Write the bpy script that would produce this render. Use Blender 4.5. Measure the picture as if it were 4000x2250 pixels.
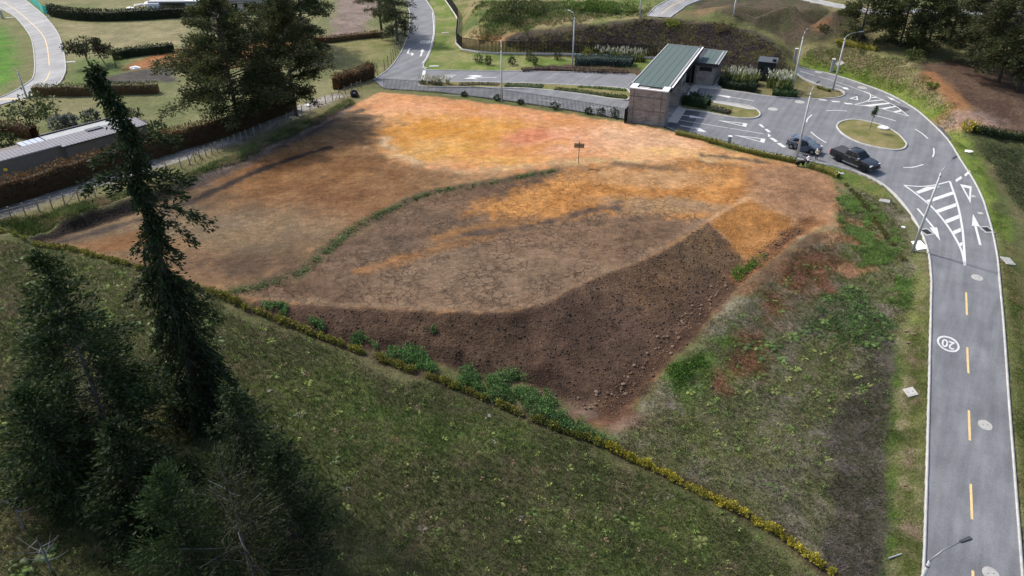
import bpy, bmesh, math, random
import numpy as np
from mathutils import Vector, Matrix
from mathutils.geometry import delaunay_2d_cdt

# ------------------------------------------------------------------ camera, sky, sun, exposure
S = bpy.context.scene
for o in list(bpy.data.objects): bpy.data.objects.remove(o)
C = S.collection
CAM_H, PITCH = 34.0, math.radians(32.0)
F, CX, CY = 1820.0, 1288.0, 724.5            # focal length and centre in 2576 px wide photo units
cam_d = bpy.data.cameras.new('camera'); cam = bpy.data.objects.new('camera', cam_d); C.objects.link(cam)
cam.location = (0, 0, CAM_H); cam.rotation_euler = (math.radians(90) - PITCH, 0, 0)
cam_d.sensor_width = 36; cam_d.lens = 36 * F / 2576; cam_d.clip_start = 0.5; cam_d.clip_end = 5000
S.camera = cam
SUN_AZ, SUN_EL = math.radians(143.5), math.radians(49)     # direction towards the sun, counter-clockwise from +X
sun_dir = Vector((math.cos(SUN_AZ) * math.cos(SUN_EL), math.sin(SUN_AZ) * math.cos(SUN_EL), math.sin(SUN_EL)))
W = bpy.data.worlds.new('World'); S.world = W; W.use_nodes = True
nt = W.node_tree; bg = nt.nodes['Background']
sky = nt.nodes.new('ShaderNodeTexSky'); sky.sky_type = 'NISHITA'; sky.sun_disc = False
sky.sun_elevation = SUN_EL; sky.sun_rotation = math.pi / 2 - SUN_AZ
sky.air_density = 1.0; sky.dust_density = 3.0; sky.ozone_density = 1.0
nt.links.new(sky.outputs[0], bg.inputs[0]); bg.inputs[1].default_value = 0.15
sd = bpy.data.lights.new('sun', 'SUN'); sd.energy = 2.9; sd.angle = math.radians(3.0); sd.color = (1.0, 0.95, 0.87)
so = bpy.data.objects.new('sun', sd); C.objects.link(so); so.location = (-80, 60, 120)
so.rotation_euler = (-sun_dir).to_track_quat('-Z', 'Y').to_euler()
S.view_settings.view_transform = 'Standard'; S.view_settings.look = 'None'
S.view_settings.exposure = 0.62; S.view_settings.gamma = 1.0; S.view_settings.use_curve_mapping = False
CLOUD_DENS = 0.19
rng = np.random.default_rng(7); random.seed(7)

# ------------------------------------------------------------------ small maths
def ray(px, py):
    u = (px - CX) / F; v = (CY - py) / F
    return np.array([u, math.cos(PITCH) + v * math.sin(PITCH), -math.sin(PITCH) + v * math.cos(PITCH)])
def PZ(px, py, z):
    d = ray(px, py); t = (z - CAM_H) / d[2]
    return np.array([t * d[0], t * d[1], z])
def _h(ix, iy, s):
    n = np.sin(ix * 127.1 + iy * 311.7 + s * 74.7) * 43758.5453
    return n - np.floor(n)
def vnoise(x, y, s=0):
    ix, iy = np.floor(x), np.floor(y); fx, fy = x - ix, y - iy
    fx = fx * fx * (3 - 2 * fx); fy = fy * fy * (3 - 2 * fy)
    a = _h(ix, iy, s) * (1 - fx) + _h(ix + 1, iy, s) * fx
    b = _h(ix, iy + 1, s) * (1 - fx) + _h(ix + 1, iy + 1, s) * fx
    return (a * (1 - fy) + b * fy) * 2 - 1
def fbm(x, y, s=0, oct=4):
    r, a, t = 0, 1.0, 0
    for i in range(oct):
        r = r + a * vnoise(x, y, s + i * 3.1); t += a; a *= .5; x = x * 2.03 + 5; y = y * 2.03 + 9
    return r / t
def sstep(a, b, x):
    t = np.clip((x - a) / (b - a), 0, 1); return t * t * (3 - 2 * t)

# ------------------------------------------------------------------ terrain: control lines (photo px, px, height m)
ctrl = []
def line(pts, step=1.2):
    w = [PZ(*p) for p in pts]
    for a, b in zip(w[:-1], w[1:]):
        n = max(1, int(np.linalg.norm(b - a) / step))
        for i in range(n): ctrl.append(a + (b - a) * i / n)
    ctrl.append(w[-1])
def pts(l):
    for p in l: ctrl.append(PZ(*p))
# pad and terraces
line([(955,234,.0),(1100,243,0),(1262,264,0),(1400,283,0),(1560,308,0),(1690,328,0)])
line([(965,222,-1.0),(1100,230,-.9),(1262,250,-.7),(1400,270,-.4),(1560,298,-.1),(1680,318,0)])
pts([(1200,330,-.2),(1500,360,-.3),(1000,300,-.1),(800,390,-.3),(600,480,-.5),(400,575,-.6),(250,605,-.6),(700,600,-.7),(1000,440,-.5),(1400,390,-.4),(1700,400,-.5),(1900,420,-.7),(2030,465,-1.1)])
line([(88,604,-.6),(160,618,-.7),(330,662,-.8),(480,703,-.95),(560,731,-1.0)])
line([(50,586,.6),(200,541,.7),(320,507,.7),(470,453,.5),(600,400,.25),(750,330,.1),(890,262,.05)])
line([(95,598,-.55),(205,572,-.5),(325,536,-.45),(478,476,-.25),(608,414,0),(760,342,0)])
line([(-80,568,.6),(0,548,.65),(200,497,.8),(430,420,.6),(700,302,.3),(870,236,0),(930,212,-.8)])
line([(-80,545,.7),(0,520,.7),(300,425,.6),(600,330,.3),(740,270,.1),(850,222,-.5)])
pts([(0,440,-.8),(370,350,-.8),(600,250,-.8),(850,180,-.9),(950,140,-1),(0,300,-1),(200,265,-1),(300,160,-.6),(420,160,-.3),(600,120,0),(0,120,-1),(100,20,-1),(500,60,0),(700,100,0),(900,40,0),(130,150,-1.1),(300,60,-.3),(700,20,.5)])
line([(1045,-40,-.6),(1060,60,-1),(1045,130,-1),(990,185,-1)])
line([(575,727,-1.0),(740,682,-.9),(868,572,-.8),(1060,481,-.7),(1200,457,-.6),(1390,423,-.5),(1460,411,-.45)])
line([(582,744,-1.2),(757,698,-1.35),(892,588,-1.35),(1072,497,-1.25),(1206,472,-1.1),(1396,435,-.9),(1470,420,-.65)])
pts([(1000,650,-1.6),(1300,600,-1.6),(1600,500,-1.3),(1750,450,-1.1),(1300,700,-1.75),(850,722,-1.6)])
line([(640,752,-1.5),(760,766,-1.8),(850,770,-1.9),(950,774,-1.95),(1050,779,-2.0),(1120,783,-2.0),(1200,788,-2.0),(1290,781,-2.0),(1370,765,-1.95),(1440,725,-1.9),(1510,692,-1.85),(1560,668,-1.8),(1620,652,-1.8),(1720,600,-1.7),(1783,557,-1.6),(1830,530,-1.45),(1879,500,-1.3),(1940,525,-1.6),(1999,553,-2.1)], .7)
line([(660,788,-2.0),(720,806,-2.5),(800,838,-3.0),(889,862,-3.6),(1052,890,-4.2),(1184,930,-4.8),(1326,955,-5.3),(1400,985,-5.6),(1470,1010,-5.9),(1540,985,-5.8),(1600,920,-5.3),(1680,840,-4.8),(1760,770,-4.3),(1820,705,-3.8),(1870,655,-3.3),(1930,615,-2.9),(1985,580,-2.5)], .8)
line([(1520,1050,-6.4),(1580,1000,-6.1),(1640,930,-5.6),(1720,850,-5.0),(1800,770,-4.45),(1880,690,-3.8),(1940,640,-3.4),(2010,585,-2.8),(2040,560,-2.4)])
line([(1600,1060,-6.2),(1660,980,-5.6),(1750,890,-4.85),(1850,780,-3.95),(1930,700,-3.3),(2000,650,-2.75),(2060,600,-2.3),(2085,560,-1.9)])
pts([(2010,480,-1.1),(2095,470,-1.25),(2105,520,-1.6),(2050,530,-1.7),(2160,540,-1.9),(2190,630,-2.7),(2225,740,-3.7),(2240,880,-4.7),(2100,900,-5.5),(1950,900,-5.4),(2020,780,-4.4),(2130,700,-3.9),(1900,1000,-6.0),(1800,1100,-6.5),(2000,1150,-6.7),(2250,1050,-5.9),(2240,1250,-7.0),(2100,1300,-7.4),(1800,1200,-6.9),(2110,1050,-6.4)])
# main road edges
RL = [(1700,331,0),(1830,363,-.2),(1960,393,-.5),(2060,411,-.7),(2130,426,-.8),(2200,453,-1.0),(2250,490,-1.15),(2290,540,-1.4),(2318,590,-1.7),(2334,640,-1.95),(2340,700,-2.3),(2340,724,-2.45),(2338,811,-3.3),(2332,1033,-5.2),(2324,1311,-6.8),(2318,1449,-7.4),(2310,1640,-8)]
RR = [(2590,1640,-8),(2576,1449,-7.4),(2565,1311,-6.8),(2543,1033,-5.2),(2527,811,-3.3),(2519,724,-2.45),(2512,650,-2.0),(2498,580,-1.7),(2478,510,-1.3),(2452,455,-1.0),(2420,405,-.75),(2385,350,-.5),(2340,305,-.3),(2300,272,-.2),(2240,238,-.1),(2180,215,0),(2120,195,.2),(2060,180,.4),(2006,167,.5)]
line(RL, 1.5); line(RR, 1.5)
pts([(2190,340,-.45),(2000,300,-.2),(2100,280,-.1),(2350,400,-.7),(2430,600,-1.75),(2430,900,-4.2),(2430,1200,-6.2)])
line([(1065,162,-1),(1085,178,-.95),(1300,181,-.7),(1505,185,-.3),(1598,190,-.1)])
pts([(1100,218,-.95),(1350,238,-.5),(1500,258,-.2),(1850,240,0),(2040,249,0),(2105,243,0),(1700,290,0),(1640,230,0),(1800,200,0)])
pts([(1200,160,-.6),(1400,152,-.2),(1120,120,-.8),(1110,60,-.8)])
line([(1116,-20,-.5),(1154,51,-.5),(1148,110,-.45),(1163,125,-.4),(1243,135,-.3),(1405,137,0),(1630,145,.3)])
line([(1180,110,.1),(1243,128,0),(1405,132,.3),(1630,140,.5),(1740,160,.4),(1830,186,.2),(1900,199,.2),(1960,213,.3),(1996,205,.4)])
line([(1300,84,2.2),(1350,74,3.0),(1480,60,4.2),(1600,48,5),(1700,46,5.2),(1800,56,5.1),(1900,80,4.6),(1950,104,3.9),(1978,140,2.6),(1996,180,1.2)])
pts([(1185,85,1.4),(1200,40,2.6),(1200,5,4),(1400,35,4.4),(1300,55,3.2),(1680,0,6.5),(1640,30,5.4),(1560,8,5.3),(1750,20,5.5)])
for p in [(52,138,1.2),(44,142,1.5)]: ctrl.append(np.array(p, float))
pts([(2000,122,2.6),(2050,60,6),(1900,38,6.5),(1850,8,8),(2100,20,8.5),(2000,0,9),(1950,75,4.5)])
line([(2030,163,.8),(2150,190,.6),(2250,225,.3),(2330,285,0),(2400,345,-.3),(2450,405,-.6),(2500,500,-1.0)])
line([(2040,118,3.4),(2120,112,3.8),(2200,130,3.8),(2280,155,3.6),(2340,200,3.1),(2385,250,2.3),(2405,290,1.4),(2420,330,.5)])
pts([(2450,220,2.6),(2540,260,2),(2500,330,.5),(2576,340,.3),(2450,370,-.2),(2560,420,-1.6),(2550,500,-2.2),(2640,560,-3),(2540,600,-2.0),(2560,724,-2.6),(2570,811,-3.5),(2620,900,-4.4),(2660,1200,-6.5)])
pts([(2300,100,4.6),(2500,120,4),(2576,60,5.5),(2300,30,7.5),(2400,20,8),(2240,60,6)])
# foreground hillside and hedge line
HEDGE = [(-120,560,.2),(0,584,-.1),(60,602,-.55),(180,630,-.75),(330,670,-.85),(540,740,-1.15),(640,783,-2.0),(757,830,-2.9),(900,884,-3.8),(1006,923,-4.4),(1148,976,-5.0),(1291,1036,-5.6),(1420,1086,-6.1),(1520,1121,-6.5),(1660,1190,-6.9),(1800,1260,-7.2),(1950,1342,-7.5),(2090,1442,-7.9),(2200,1540,-8.2)]
line(HEDGE)
pts([(0,700,.3),(0,1000,.3),(0,1449,0),(300,900,-.4),(600,1100,-1.8),(600,1449,-1.4),(900,1200,-3.5),(900,1449,-3.2),(1200,1300,-5.0),(1288,1449,-5.3),(1600,1449,-6.8),(1300,1150,-5.5),(1600,1300,-6.8),(300,700,-.4),(600,850,-1.8),(-300,900,1)])
for p in [(-60,0,2),(60,0,-9.5),(0,0,-4.5),(0,-60,-4),(-120,-60,4),(120,-60,-12),(110,60,-6),(-110,60,0),(-140,120,-1),(-460,-60,6),(460,-60,-12),(-460,950,12),(460,950,20),(-200,200,-1),(0,250,8),(-100,300,4),(100,260,14),(160,120,0),(220,220,10),(0,500,20),(-460,300,0),(460,300,10)]:
    ctrl.append(np.array(p, float))
_k = []; _seen = set()
for p in ctrl:
    k = (round(p[0] / .25), round(p[1] / .25))
    if k not in _seen: _seen.add(k); _k.append(p)
ctrl = np.array(_k)
_cv, _ce, tri, *_r = delaunay_2d_cdt([Vector(p[:2]) for p in ctrl], [], [], 0, 1e-4)
_ori = _r[0]
tz = np.array([ctrl[o[0]][2] for o in _ori]); txy = np.array([tuple(v) for v in _cv])

def axis(lo, d0, d1, hi, fine, far0, growth=1.16):
    c = list(np.arange(d0, d1, fine)); s = far0
    v = c[-1]
    while v < hi: v += s; s *= growth; c.append(v)
    s = far0; v = c[0]; pre = []
    while v > lo: v -= s; s *= growth; pre.append(v)
    return np.array(pre[::-1] + c)
gx = axis(-440, -58, 60, 440, .36, .5, 1.06)
_y1 = list(np.arange(23, 96, .33)); 
while _y1[-1] < 210: _y1.append(_y1[-1] + .55)
s_ = .8
while _y1[-1] < 900: _y1.append(_y1[-1] + s_); s_ *= 1.12
_y0 = []; v_, s_ = 23, .5
while v_ > -55: v_ -= s_; s_ *= 1.15; _y0.append(v_)
gy = np.array(_y0[::-1] + _y1)
NX, NY = len(gx), len(gy)
Z0 = np.zeros((NY, NX))
for f in tri:
    a, b, c = (txy[i] for i in f); za, zb, zc = (tz[i] for i in f)
    i0, i1 = np.searchsorted(gx, [min(a[0], b[0], c[0]) - 1e-6, max(a[0], b[0], c[0]) + 1e-6])
    j0, j1 = np.searchsorted(gy, [min(a[1], b[1], c[1]) - 1e-6, max(a[1], b[1], c[1]) + 1e-6])
    if i1 <= i0 or j1 <= j0: continue
    X, Y = np.meshgrid(gx[i0:i1], gy[j0:j1])
    dt = (b[1]-c[1])*(a[0]-c[0]) + (c[0]-b[0])*(a[1]-c[1])
    if abs(dt) < 1e-12: continue
    l1 = ((b[1]-c[1])*(X-c[0]) + (c[0]-b[0])*(Y-c[1])) / dt
    l2 = ((c[1]-a[1])*(X-c[0]) + (a[0]-c[0])*(Y-c[1])) / dt
    l3 = 1 - l1 - l2
    m = (l1 >= -1e-5) & (l2 >= -1e-5) & (l3 >= -1e-5)
    sub = Z0[j0:j1, i0:i1]; sub[m] = (l1*za + l2*zb + l3*zc)[m]
def blur(A, n):
    for _ in range(n):
        A = np.pad(A, 1, mode='edge')
        A = (A[:-2] + 2*A[1:-1] + A[2:]) / 4
        A = (A[:, :-2] + 2*A[:, 1:-1] + A[:, 2:]) / 4
    return A
Zs = blur(Z0, 2)               # smooth ground used by the roads
GX, GY = np.meshgrid(gx, gy)
def bil(A, x, y):
    x = np.asarray(x, float); y = np.asarray(y, float)
    i = np.clip(np.searchsorted(gx, x) - 1, 0, NX - 2); j = np.clip(np.searchsorted(gy, y) - 1, 0, NY - 2)
    u = np.clip((x - gx[i]) / (gx[i+1] - gx[i]), 0, 1); v = np.clip((y - gy[j]) / (gy[j+1] - gy[j]), 0, 1)
    return (A[j, i]*(1-u) + A[j, i+1]*u)*(1-v) + (A[j+1, i]*(1-u) + A[j+1, i+1]*u)*v
_T = np.concatenate([np.arange(20, 160, .2), np.arange(160, 420, .6)])
def G(px, py):                 # where the ray through a photo pixel first meets the ground
    d = ray(px, py); q = np.array([0, 0, CAM_H])[None] + _T[:, None] * d[None]
    below = q[:, 2] < bil(Zs, q[:, 0], q[:, 1])
    k = int(np.argmax(below))
    if not below[k]: k = len(_T) - 1
    a, b = q[max(k-1, 0)], q[k]
    for _ in range(12):
        m = (a + b) / 2
        if m[2] < bil(Zs, m[0], m[1]): b = m
        else: a = m
    return np.array([b[0], b[1], float(bil(Zs, b[0], b[1]))])
def GP(l): return np.array([G(p[0], p[1])[:2] for p in l])
def apex(px, py, h):           # foot of something h metres tall whose top shows at this pixel
    d = ray(px, py); q = np.array([0, 0, CAM_H])[None] + _T[:, None] * d[None]
    e = q[:, 2] - bil(Zs, q[:, 0], q[:, 1]) - h
    k = int(np.argmax(e < 0)); x, y = q[k, 0], q[k, 1]
    return np.array([x, y, float(bil(Zs, x, y))])
def smooth_poly(P, n=6, closed=False):
    P = np.asarray(P, float); out = []; N = len(P)
    rng_ = range(N if closed else N - 1)
    for i in rng_:
        p0 = P[(i-1) % N] if (closed or i > 0) else P[i]; p1 = P[i]; p2 = P[(i+1) % N]
        p3 = P[(i+2) % N] if (closed or i + 2 < N) else p2
        for k in range(n):
            t = k / n
            out.append(.5*((2*p1) + (-p0+p2)*t + (2*p0-5*p1+4*p2-p3)*t*t + (-p0+3*p1-3*p2+p3)*t**3))
    if not closed: out.append(P[-1])
    return np.array(out)
def inpoly(P, x, y):
    r = np.zeros(np.shape(x), bool); n = len(P)
    for i in range(n):
        x1, y1 = P[i]; x2, y2 = P[(i+1) % n]
        if y1 == y2: continue
        c = ((y1 > y) != (y2 > y)) & (x < (x2-x1)*(y-y1)/(y2-y1) + x1)
        r ^= c
    return r
def sdist(P, x, y):            # >0 inside
    d = np.full(np.shape(x), 1e9); n = len(P)
    for i in range(n):
        a = P[i]; b = P[(i+1) % n]; e = b - a; L = max(e @ e, 1e-9)
        t = np.clip(((x-a[0])*e[0] + (y-a[1])*e[1]) / L, 0, 1)
        d = np.minimum(d, np.hypot(x-a[0]-t*e[0], y-a[1]-t*e[1]))
    return np.where(inpoly(P, x, y), d, -d)
def pdist(P, x, y):
    d = np.full(np.shape(x), 1e9)
    for a, b in zip(P[:-1], P[1:]):
        e = b - a; L = max(e @ e, 1e-9)
        t = np.clip(((x-a[0])*e[0] + (y-a[1])*e[1]) / L, 0, 1)
        d = np.minimum(d, np.hypot(x-a[0]-t*e[0], y-a[1]-t*e[1]))
    return d

# ------------------------------------------------------------------ materials
def mat(name, col, rough=.75, var=.18, scale=3.0, bump=0.0, bscale=25.0, metal=0.0, spec=.35, var2=.1, coat=0.0):
    m = bpy.data.materials.new(name); m.use_nodes = True; n = m.node_tree; b = n.nodes['Principled BSDF']
    g = n.nodes.new('ShaderNodeNewGeometry')
    a = n.nodes.new('ShaderNodeTexNoise'); a.inputs['Scale'].default_value = scale; a.inputs['Detail'].default_value = 6; a.inputs['Roughness'].default_value = .65
    n.links.new(g.outputs['Position'], a.inputs['Vector'])
    r = n.nodes.new('ShaderNodeMapRange'); r.inputs[1].default_value = .25; r.inputs[2].default_value = .75
    r.inputs[3].default_value = 1 - var; r.inputs[4].default_value = 1 + var
    n.links.new(a.outputs[0], r.inputs[0])
    x = n.nodes.new('ShaderNodeMix'); x.data_type = 'RGBA'; x.blend_type = 'MULTIPLY'; x.inputs[0].default_value = 1
    x.inputs[6].default_value = (*col, 1); n.links.new(r.outputs[0], x.inputs[7])
    n.links.new(x.outputs[2], b.inputs['Base Color'])
    b.inputs['Roughness'].default_value = rough; b.inputs['Metallic'].default_value = metal
    b.inputs['Specular IOR Level'].default_value = spec
    if coat: b.inputs['Coat Weight'].default_value = coat; b.inputs['Coat Roughness'].default_value = .08
    if bump:
        c = n.nodes.new('ShaderNodeTexNoise'); c.inputs['Scale'].default_value = bscale; c.inputs['Detail'].default_value = 5
        n.links.new(g.outputs['Position'], c.inputs['Vector'])
        u = n.nodes.new('ShaderNodeBump'); u.inputs['Strength'].default_value = bump; u.inputs['Distance'].default_value = .05
        n.links.new(c.outputs[0], u.inputs['Height']); n.links.new(u.outputs[0], b.inputs['Normal'])
    return m
def leafmat(name, transl=.3):
    m = bpy.data.materials.new(name); m.use_nodes = True; n = m.node_tree; b = n.nodes['Principled BSDF']
    a = n.nodes.new('ShaderNodeAttribute'); a.attribute_name = 'col'
    o = n.nodes.new('ShaderNodeObjectInfo')
    r = n.nodes.new('ShaderNodeMapRange'); r.inputs[3].default_value = .8; r.inputs[4].default_value = 1.2
    n.links.new(o.outputs['Random'], r.inputs[0])
    x = n.nodes.new('ShaderNodeMix'); x.data_type = 'RGBA'; x.blend_type = 'MULTIPLY'; x.inputs[0].default_value = 1
    n.links.new(a.outputs['Color'], x.inputs[6]); n.links.new(r.outputs[0], x.inputs[7])
    n.links.new(x.outputs[2], b.inputs['Base Color']); b.inputs['Roughness'].default_value = .65; b.inputs['Specular IOR Level'].default_value = .25
    t = n.nodes.new('ShaderNodeBsdfTranslucent'); n.links.new(x.outputs[2], t.inputs['Color'])
    k = n.nodes.new('ShaderNodeMixShader'); k.inputs[0].default_value = transl
    n.links.new(b.outputs[0], k.inputs[1]); n.links.new(t.outputs[0], k.inputs[2])
    n.links.new(k.outputs[0], n.nodes['Material Output'].inputs['Surface'])
    return m
def asphalt_mat(name, col):
    m = mat(name, col, .85, .22, .35, .25, 40, spec=.25); n = m.node_tree; b = n.nodes['Principled BSDF']
    src = b.inputs['Base Color'].links[0].from_socket
    g = n.nodes.new('ShaderNodeNewGeometry')
    f = n.nodes.new('ShaderNodeTexNoise'); f.inputs['Scale'].default_value = 14; f.inputs['Detail'].default_value = 3
    n.links.new(g.outputs['Position'], f.inputs['Vector'])
    r = n.nodes.new('ShaderNodeMapRange'); r.inputs[1].default_value = .3; r.inputs[2].default_value = .7; r.inputs[3].default_value = .82; r.inputs[4].default_value = 1.18
    n.links.new(f.outputs[0], r.inputs[0])
    x = n.nodes.new('ShaderNodeMix'); x.data_type = 'RGBA'; x.blend_type = 'MULTIPLY'; x.inputs[0].default_value = 1
    n.links.new(src, x.inputs[6]); n.links.new(r.outputs[0], x.inputs[7])
    mp = n.nodes.new('ShaderNodeMapping'); mp.vector_type = 'TEXTURE'; mp.inputs['Rotation'].default_value = (0, 0, 1.05); mp.inputs['Scale'].default_value = (30, 1.0, 1); n.links.new(g.outputs['Position'], mp.inputs[0])
    s2 = n.nodes.new('ShaderNodeTexNoise'); s2.inputs['Scale'].default_value = 1.6; s2.inputs['Detail'].default_value = 5; n.links.new(mp.outputs[0], s2.inputs['Vector'])
    r2 = n.nodes.new('ShaderNodeMapRange'); r2.inputs[1].default_value = .3; r2.inputs[2].default_value = .7; r2.inputs[3].default_value = .84; r2.inputs[4].default_value = 1.16; n.links.new(s2.outputs[0], r2.inputs[0])
    y = n.nodes.new('ShaderNodeMix'); y.data_type = 'RGBA'; y.blend_type = 'MULTIPLY'; y.inputs[0].default_value = 1; n.links.new(x.outputs[2], y.inputs[6]); n.links.new(r2.outputs[0], y.inputs[7])
    n.links.new(y.outputs[2], b.inputs['Base Color'])
    return m
M = {}
M['asphalt'] = asphalt_mat('asphalt', (.150, .153, .162))
M['asphalt_dark'] = asphalt_mat('asphalt_dark', (.062, .064, .07))
M['asphalt_old'] = asphalt_mat('asphalt_old', (.25, .25, .25))
M['paint'] = mat('road_paint', (.54, .54, .53), .75, .22, 3.5)
M['paint_y'] = mat('road_paint_yellow', (.60, .43, .20), .75, .22, 3.5)
M['kerb'] = mat('kerb_concrete', (.36, .355, .34), .85, .22, 1.5, .2)
M['concrete'] = mat('concrete', (.34, .335, .315), .85, .2, 2, .2)
M['concrete_w'] = mat('concrete_pale', (.35, .34, .315), .85, .25, 3, .2)
M['pole'] = mat('pole_concrete', (.46, .46, .45), .8, .15, 2)
M['lampmetal'] = mat('lamp_metal', (.28, .29, .3), .45, .1, 5, metal=.6)
M['lampdark'] = mat('lamp_head_dark', (.06, .065, .07), .5, .1, 5)
M['steel'] = mat('fence_steel', (.05, .053, .058), .5, .1, 5)
M['steel_blk'] = mat('fence_black', (.012, .012, .013), .6, .1, 5, spec=.2)
M['stone'] = mat('stone_cladding', (.245, .218, .195), .85, .3, 1.2, .3, 14)
M['stone2'] = mat('stone_cladding_pale', (.285, .255, .228), .85, .25, 1.2, .3, 14)
M['stone3'] = mat('stone_cladding_dark', (.205, .18, .162), .85, .25, 1.2, .3, 14)
M['coping'] = mat('coping_white', (.75, .75, .74), .6, .06, 2)
M['shingle'] = mat('roof_shingle_green', (.075, .105, .10), .9, .14, 6, .4, 40)
M['seam'] = mat('roof_seam_dark', (.02, .025, .026), .8, .1, 6)
M['fascia'] = mat('fascia_charcoal', (.03, .03, .034), .5, .1, 4)
M['glass'] = mat('dark_glass', (.006, .007, .008), .12, .1, 3, spec=.25)
M['black'] = mat('black_metal', (.012, .012, .015), .55, .1, 4, spec=.3)
M['wood'] = mat('post_wood', (.22, .18, .13), .9, .3, 4, .3)
M['wire'] = mat('fence_wire', (.2, .2, .2), .5, .1, 4, metal=.7)
M['bark'] = mat('bark', (.075, .06, .048), .95, .35, 5, .6, 12)
M['bark_grey'] = mat('bark_lichen', (.17, .165, .155), .95, .35, 3, .6, 12)
M['leaf'] = leafmat('foliage', .3)
M['grass'] = leafmat('grass_blades', .3)
M['rock'] = mat('rock', (.15, .10, .066), .95, .35, 3, .5, 10)
M['rock2'] = mat('rock_brown', (.085, .053, .037), .95, .35, 3, .5, 10)
M['soil'] = mat('loose_soil', (.12, .085, .055), .95, .35, 3, .5, 10)
M['white'] = mat('white_sheet', (.75, .75, .74), .7, .08, 2)
M['roofmetal'] = mat('standing_seam_metal', (.19, .185, .205), .75, .1, 1.2, spec=.2)
M['roofpale'] = mat('pale_roof_slab', (.30, .31, .31), .8, .15, 1.0)
M['plaster'] = mat('grey_brown_wall', (.15, .13, .115), .85, .15, 2)

# ------------------------------------------------------------------ object helpers
def link(o, parent=None):
    C.objects.link(o)
    if parent is not None: o.parent = parent
    return o
def tag(o, label=None, cat=None, group=None, kind=None):
    if label: o['label'] = label
    if cat: o['category'] = cat
    if group: o['group'] = group
    if kind: o['kind'] = kind
    return o
def npmesh(name, V, Fc, mats=None, col=None, smooth=False, mi=None):
    V = np.ascontiguousarray(V, dtype=np.float32); Fc = np.ascontiguousarray(Fc, dtype=np.int32)
    me = bpy.data.meshes.new(name); n, k = Fc.shape
    me.vertices.add(len(V)); me.vertices.foreach_set('co', V.ravel())
    me.loops.add(n * k); me.loops.foreach_set('vertex_index', Fc.ravel())
    me.polygons.add(n); me.polygons.foreach_set('loop_start', np.arange(0, n * k, k, dtype=np.int32))
    try: me.polygons.foreach_set('loop_total', np.full(n, k, dtype=np.int32))
    except Exception: pass
    for m in (mats if isinstance(mats, (list, tuple)) else [mats]):
        if m: me.materials.append(m)
    if mi is not None: me.polygons.foreach_set('material_index', np.asarray(mi, np.int32))
    me.update(calc_edges=True)
    if smooth: me.polygons.foreach_set('use_smooth', np.ones(n, bool))
    if col is not None:
        a = me.attributes.new('col', 'FLOAT_COLOR', 'POINT')
        c = np.ones((len(V), 4), np.float32); c[:, :3] = col; a.data.foreach_set('color', c.ravel())
    return me
def obj(name, me, parent=None, loc=None): 
    o = bpy.data.objects.new(name, me); link(o, parent)
    if loc is not None: o.location = loc
    return o
def empty(name, loc, rz=0.0, label=None, cat=None, group=None):
    o = bpy.data.objects.new(name, None); o.empty_display_size = .3; link(o); o.location = tuple(float(v) for v in loc); o.rotation_euler.z = rz
    return tag(o, label, cat, group)
def lay(o):                     # tilt a flat thing to the ground it lies on
    x, y = o.location.x, o.location.y; e = .8; nx = -(float(bil(ZR, x+e, y)) - float(bil(ZR, x-e, y)))/(2*e); ny = -(float(bil(ZR, x, y+e)) - float(bil(ZR, x, y-e)))/(2*e)
    q = Vector((0, 0, 1)).rotation_difference(Vector((nx, ny, 1)).normalized()); rz = o.rotation_euler.z
    o.rotation_euler = (q.to_matrix() @ Matrix.Rotation(rz, 3, 'Z')).to_euler(); return o
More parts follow.
